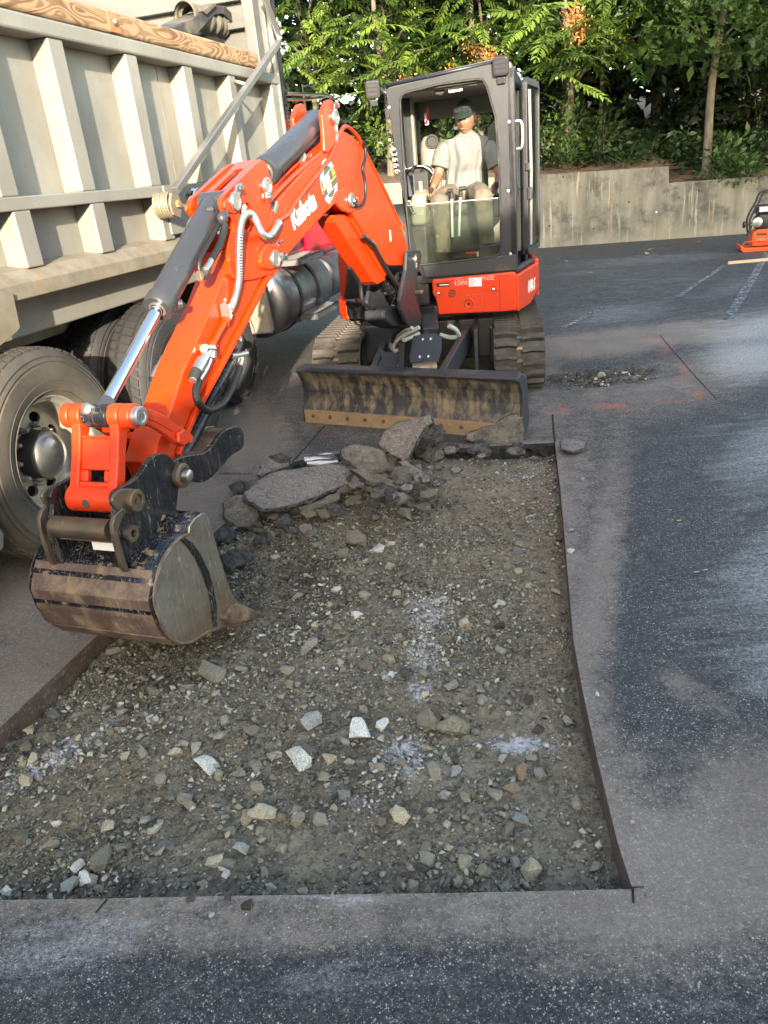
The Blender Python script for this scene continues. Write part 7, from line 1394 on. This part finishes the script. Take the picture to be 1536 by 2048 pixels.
# seed clusters
lf = [leaflet(.05,.022)]
for x,y,b in ((1150,28,-.5),(1155,50,-.5),(1160,62,-.5),(945,95,.5),(975,110,.5),(985,118,.5),(815,165,.3),(905,148,.6),(1148,40,-.45)):
    H_ = on_plane(x,y,WL.p(0,0,-b),WL.z); inst = [(0, H_+Vector((random.gauss(0,.09),random.gauss(0,.09),random.gauss(0,.09))), (random.gauss(0,1),random.gauss(0,1),random.gauss(-.6,.7)), random.uniform(0,3), random.uniform(.8,1.5), random.random()) for _ in range(120)]
    o = merge(inst, lf, 'seed_cluster', M['samara'], AT[3] if x>1100 else AT[2] if x>890 else AT[1], 'stuff')
# slender tree rooted on the bank at the right, with broad soft leaves
def maple_leaf(s=.12):
    a = [0,.35,.6,1.0,1.45,1.9,2.4,3.14]; rr = [1,.55,.85,.5,.8,.45,.5,.25]; pts = [(math.cos(t_)*r_*s, math.sin(t_)*r_*s, .012*math.sin(t_*5)) for t_,r_ in zip(a,rr)]+[(math.cos(-t_)*r_*s, math.sin(-t_)*r_*s, .012*math.sin(t_*5)) for t_,r_ in zip(a[-2:0:-1],rr[-2:0:-1])]; V = np.array([(0,0,.01)]+pts); n = len(pts); return V, np.array([(0,1+i,1+(i+1)%n) for i in range(n)])
ML = [maple_leaf(s) for s in (.07,.09,.12)]
def quadleaf(s): V = np.array([(0,0,0),(.45,.24,.05),(1,0,0),(.45,-.24,.05)])*s; return V, np.array([(0,2,1),(0,3,2)])
QL = [quadleaf(s) for s in (.10,.14,.2)]
P, a = bankp(1412, 345, .35); tr = empty('slender_tree', P, 'slender straight tree rooted just behind the lower wall, right of the step', 'tree'); tk_ = [P-Z*.1]+[on_plane(x,y,WL.p(0,0,-.35),WL.z) for x,y in ((1416,280),(1420,210),(1427,140),(1440,60),(1455,-30),(1460,-140))]; trunk(tr, tk_, .085, .05)
inst = []
for _ in range(3000):
    x, y, b = random.uniform(1290,1640), random.gauss(15,70), random.uniform(-.9,2.2)
    if y > 150-abs(x-1420)*.12 or noise.noise(Vector((x*.012,y*.016,b*.5))) < -.12: continue
    H_ = on_plane(x,y,WL.p(0,0,-b),WL.z); inst.append((random.randrange(3), H_, (random.gauss(0,1),random.gauss(-.5,.7),random.gauss(-.3,.5)), random.gauss(0,.8), random.uniform(.7,1.25), random.random()))
merge(inst, ML, 'crown', M['leaf_mid'], tr)
for x0,y0,x1,y1 in ((1430,110,1370,40),(1432,90,1500,30),(1440,60,1400,-20)): trunk(tr, [on_plane(x0,y0,WL.p(0,0,-.35),WL.z), on_plane((x0+x1)/2,(y0+y1)/2-5,WL.p(0,0,-.3),WL.z), on_plane(x1,y1,WL.p(0,0,-.2),WL.z)], .03, .01, name='branch', n=7)
# thin trunks deeper in
for x,yb,x2,b,r_,lab in ((1194,300,1208,2.6,.055,'thin sunlit trunk leaning right between the lit shrubs'),(1120,240,1132,3.4,.10,'greyish trunk right behind the cab door'),(1310,300,1318,4.0,.12,'dark trunk in the shade left of the slender tree'),(1160,280,1163,4.6,.06,'thin dark trunk between the grey and the sunlit trunk'),(1490,320,1500,4.5,.08,'dark trunk near the right edge of the wood'),(1360,310,1366,5,.05,'very thin dark trunk in the middle of the dark wood'),(1250,300,1236,5.2,.07,'dark trunk left of the bright gap in the wood'),(890,330,880,3.5,.10,'dark trunk seen through the cab window'),(730,320,738,3,.06,'thin dark trunk above the boom')):
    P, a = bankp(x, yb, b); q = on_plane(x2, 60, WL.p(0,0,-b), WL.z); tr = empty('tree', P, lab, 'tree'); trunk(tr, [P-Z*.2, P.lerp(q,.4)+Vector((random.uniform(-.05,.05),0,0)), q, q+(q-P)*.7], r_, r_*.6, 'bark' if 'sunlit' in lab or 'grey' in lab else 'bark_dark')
    inst = [(random.randrange(3), q+(q-P)*random.uniform(-.1,.8)+Vector((random.gauss(0,.8),random.gauss(0,.8),random.gauss(0,.4))), (random.gauss(0,1),random.gauss(0,1),random.gauss(-.3,.6)), random.gauss(0,.8), random.uniform(.8,1.5), random.random()) for _ in range(420)]; merge(inst, ML, 'crown', M['leaf_shade'], tr)
# the wood behind: too dense to count
def cloud(n, name, mat, bfun, xr, yr, protos, keep, dscale=1, tone=None):
    inst = []
    while len(inst) < n:
        x, y, b = random.uniform(*xr), random.uniform(*yr), bfun()
        if not keep(x,y,b): continue
        H_ = on_plane(x,y,WL.p(0,0,-b),WL.z); q = H_-WL.o
        if H_.z < bank_z(q.dot(WL.x), b)+.02: continue
        inst.append((random.randrange(len(protos)), H_, (random.gauss(0,1),random.gauss(-.2,1),random.gauss(-.3,.6)), random.gauss(0,1), random.uniform(.7,1.4)*dscale, random.random() if tone is None else tone))
    return merge(inst, protos, name, M[mat], None, 'stuff')
gaps = [(1290,215,22,30),(545,30,12,60),(560,100,12,30),(700,185,26,22),(690,60,10,14),(1102,175,9,7)]
def hole_keep(x,y,b):
    for gx,gy,rx,ry in gaps:
        if ((x-gx)/rx)**2+((y-gy)/ry)**2 < .6+.8*random.random(): return False
    return True
cloud(7000, 'wood', 'leaf_shade', lambda: random.uniform(2.0,4.5), (430,1720), (-260,330), ML, lambda x,y,b: hole_keep(x,y,b) and noise.noise(Vector((x*.01,y*.013,b))) > -.25, 1.5)
cloud(15000, 'far_wood', 'leaf_shade', lambda: random.uniform(5,9), (300,1850), (-300,345), QL, hole_keep, 3.2)
cloud(1000, 'wood_undergrowth', 'leaf_shade', lambda: random.uniform(1.6,5), (700,1560), (140,330), QL, lambda x,y,b: hole_keep(x,y,b) and noise.noise(Vector((x*.02,y*.03,b*.7))) > .12, 1.1)
cloud(3800, 'ivy', 'ivy', lambda: random.uniform(.5,3.0), (1060,1600), (255,345), QL, lambda x,y,b: y > 262+12*noise.noise(Vector((x*.02,0,0))) and noise.noise(Vector((x*.03,y*.05,b))) > -.2, .75)
# the crowns above the picture's edge: they keep the wood behind in shade
cloud(2600, 'canopy', 'leaf_mid', lambda: random.uniform(-.6,2.6), (350,1800), (-620,-50), QL, lambda x,y,b: noise.noise(Vector((x*.006,y*.008,b*.4))) > -.15, 3.0)
cloud(900, 'canopy', 'leaf_mid', lambda: random.uniform(.2,2.4), (1180,1750), (-80,150), QL, lambda x,y,b: noise.noise(Vector((x*.012,y*.014,b))) > -.05, 1.6)
# shrubs
def shrub(x, y, b, w, h, n, label, mat='leaf_mid', protos=None, sc=.8, cat='shrub'):
    P, a = bankp(x, y+h*.5, b); C_ = on_plane(x,y,WL.p(0,0,-b),WL.z); dep = (C_-CO).dot(FW); W_, H_ = w/F_PX*dep, h/F_PX*dep; sh = empty('shrub', Vector((C_.x,C_.y,C_.z-H_*.5)), label, cat); inst = []
    for _ in range(n):
        v = Vector((random.gauss(0,.30),random.gauss(0,.30),random.gauss(0,.28))); inst.append((random.randrange(3), C_+Vector((v.x*W_, v.y*W_, v.z*H_)), (v.x*3+random.gauss(0,.6),v.y*3-.3+random.gauss(0,.6),v.z*2+.2+random.gauss(0,.5)), random.gauss(0,.6), random.uniform(.6,1.2)*sc, random.random()))
    merge(inst, protos or QL, 'foliage', M[mat], sh); m = MB()
    for k in range(6): 
        e_ = C_+Vector((random.gauss(0,.25)*W_,random.gauss(0,.2)*W_,random.gauss(.1,.2)*H_)); MB().tube([sh.location+Vector((random.gauss(0,.03),0,-.1)), sh.location.lerp(e_,.5), e_], [.010,.007,.003], 5).build('stem', M['bark'], sh)
shrub(1090,272,.7,90,50,300,'pale lit shrub on the bank right beside the open cab door'); shrub(1135,258,1.0,80,80,330,'tall lit shrub with pale leaves left of the sunlit trunk'); shrub(1205,262,.9,70,60,320,'brightly lit leafy shrub right of the thin sunlit trunk'); shrub(1130,305,.5,70,40,260,'low green plant on top of the wall near the cab door','leaf_mid')
shrub(1450,325,.12,70,60,420,'bushy green plant beside the base of slender tree','leaf_mid',QL,.9,'plant'); shrub(1490,338,.10,60,40,260,'low leafy plant hanging over the lower wall edge','leaf_mid',QL,.9,'plant'); shrub(1255,318,.4,60,26,200,'small green plant at the wall top left of the step','ivy',QL,.7,'plant'); shrub(755,268,1.2,60,60,260,'lit shrub between the boom and the cab','leaf',QL,.9); shrub(905,290,1.5,80,80,260,'green shrub seen behind the operator through glass','leaf_mid',QL,.9); shrub(1520,200,3.0,90,80,300,'leafy branch in dim light at the right edge','leaf_mid',QL,1.0)
# dead sticks and needles along the wall top
inst = []
for _ in range(1500):
    a = random.uniform(-1,9); b = random.gauss(.35,.25)
    if b < .05: continue
    L_ = random.uniform(.12,.55); an = random.uniform(0,3.14); inst.append((WL.p(a, bank_z(a,b)+random.uniform(.0,.07), -b), Vector((math.cos(an),math.sin(an)*.5,random.gauss(0,.12))), L_))
VV, FF = [], []; 
for o_, d_, L_ in inst:
    d_.normalize(); s_ = d_.cross(Z).normalized()*.006; k0 = len(VV); VV += [o_-s_, o_+s_, o_+d_*L_+s_*.4, o_+d_*L_-s_*.4, o_+Z*.010, o_+d_*L_+Z*.006]; FF += [(k0,k0+3,k0+5),(k0,k0+5,k0+4),(k0+4,k0+5,k0+2),(k0+4,k0+2,k0+1)]
M['twig'] = paint('dead_twigs', (.16,.105,.065), .9, var=.4); np_mesh('dead_twigs', np.array([tuple(v) for v in VV]), np.array(FF), M['twig'])['kind'] = 'stuff'
# chain link fence behind the trees (left), galvanised
FL = Fr(WL.p(-5.4,1.0,-1.9), WL.x, Z, WL.z); fe = empty('chain_link_fence', FL.p(0,0,0), 'galvanised chain link fence behind the fronds above the truck', 'fence'); m = MB()
for k in range(-24,40):
    for sg in (1,-1):
        x0 = k*.09; p0, p1 = (x0,0), (x0+sg*2.7,2.7)
        if p1[0] < 0 or p0[0] < 0 or p1[0] > 2.6 or p0[0] > 2.6: continue
        m.tube([FL.p(p0[0],p0[1],sg*.003), FL.p(p1[0],p1[1],sg*.003)], .0028, 3, cap=False)
o = m.build('wire_mesh', M['steel'], fe); o['kind'] = 'stuff'; MB().tube([FL.p(0,2.7,0),FL.p(2.6,2.7,0)], .022, 8).build('top_rail', M['steel'], fe)
for k in range(2): MB().tube([FL.p(k*2.5,0,-.03),FL.p(k*2.5,2.75,-.03)], .028, 8).build('post', M['steel'], fe)
# ================================================================== PLATE COMPACTOR AND STAKE
pg = on_ground(1483,505); cx_ = Vector((.96,-.27,0)).normalized(); CP = Fr(pg, cx_, Z, Vector((cx_.y,-cx_.x,0))); pcx = empty('plate_compactor', pg, 'orange plate compactor with black engine standing at the right edge of the lot', 'plate compactor')
M['comp_orange'] = paint('compactor_orange', (.80,.10,.02), .4, var=.1, dirt=(.2,.1,.06), damt=.3)
m = MB(); m.prism(CP, [(.0,.02),(.03,.0),(.60,.0),(.66,.03),(.68,.10),(.64,.105),(.60,.06),(.04,.06),(.0,.105),(-.03,.10)], -.42, .0); m.build('base_plate', M['comp_orange'], pcx, .006); MB().tube([CP.p(.0,.10,.0),CP.p(.03,.16,.01),CP.p(.2,.165,.01),CP.p(.62,.15,.01)], .008, 6).build('base_rail', M['comp_orange'], pcx)
m = MB(); m.prism(CP, [(.16,.08),(.52,.08),(.55,.30),(.48,.33),(.22,.33),(.15,.27)], -.36, -.06); hsg = m.build('belt_housing', M['comp_orange'], pcx, .012)
MB().box(CP,.22,.36,.14,.20,-.06,-.052).build('housing_grille', M['rust'], hsg, .003)
BCt = Fr(CP.o, CP.x, CP.y, CP.z); text('Multiquip', CP, .215, .245, -.058, .05, M['black_print'], hsg, 'maker_lettering', .1, .8, .002)
m = MB(); m.lathe(CP.p(.30,.44,-.30), CP.z, [(0,0),(0,.12),(.02,.13),(.18,.13),(.2,.10),(.2,0)], 28); m.build('engine', M['dark_plastic'], pcx); MB().box(CP,.18,.46,.56,.70,-.32,-.08).build('fuel_tank', M['gloss_black'], pcx, .03, seg=3); MB().box(CP,.36,.5,.36,.56,-.3,-.1).build('engine_cover', M['dark_plastic'], pcx, .02)
m = MB(); m.lathe(CP.p(.21,.44,-.10), CP.z, [(0,.07),(.02,.075),(.03,.05),(.03,0)], 20); m.build('recoil_starter', M['steel'], pcx)
MB().box(CP,.22,.42,.60,.67,-.079,-.074).build('tank_decal', M['white_print'], pcx, .002)
for c_ in (-.34,-.10): MB().tube(curve_pts([CP.p(.12,.28,c_),CP.p(.10,.5,c_),CP.p(.20,.74,c_),CP.p(.24,.86,c_),CP.p(.34,.90,c_),CP.p(.48,.90,c_),CP.p(.56,.82,c_),CP.p(.56,.30,c_)],6), .016, 8).build('roll_cage', M['dark_plastic'], pcx)
MB().tube([CP.p(.03,.42,-.1),CP.p(.12,.43,-.1),CP.p(.17,.47,-.1)], .014, 8).build('crank_arm', M['dark_plastic'], pcx); m = MB(); m.lathe(CP.p(.0,.42,-.1), CP.x, [(0,.05),(.03,.05),(.035,0)], 14); m.build('knob', M['dark_plastic'], pcx); MB().tube([CP.p(.06,.24,-.1),CP.p(.11,.32,-.1),CP.p(.13,.4,-.1)], .02, 8).build('rubber_mount', M['rubber'], pcx)
a, b = on_ground(1456,527,.012), on_ground(1600,514,.012); d = (b-a).normalized(); m = MB(); s_ = Vector((-d.y,d.x,0)); m.box(Fr(a,d,s_,Z),0,(b-a).length,-.022,.022,-.012,.028); tag(m.build('wooden_stake', M['pale_wood'], None, .004, loc=a), 'pale wooden stick lying on the asphalt in front of the compactor', 'wooden stick')
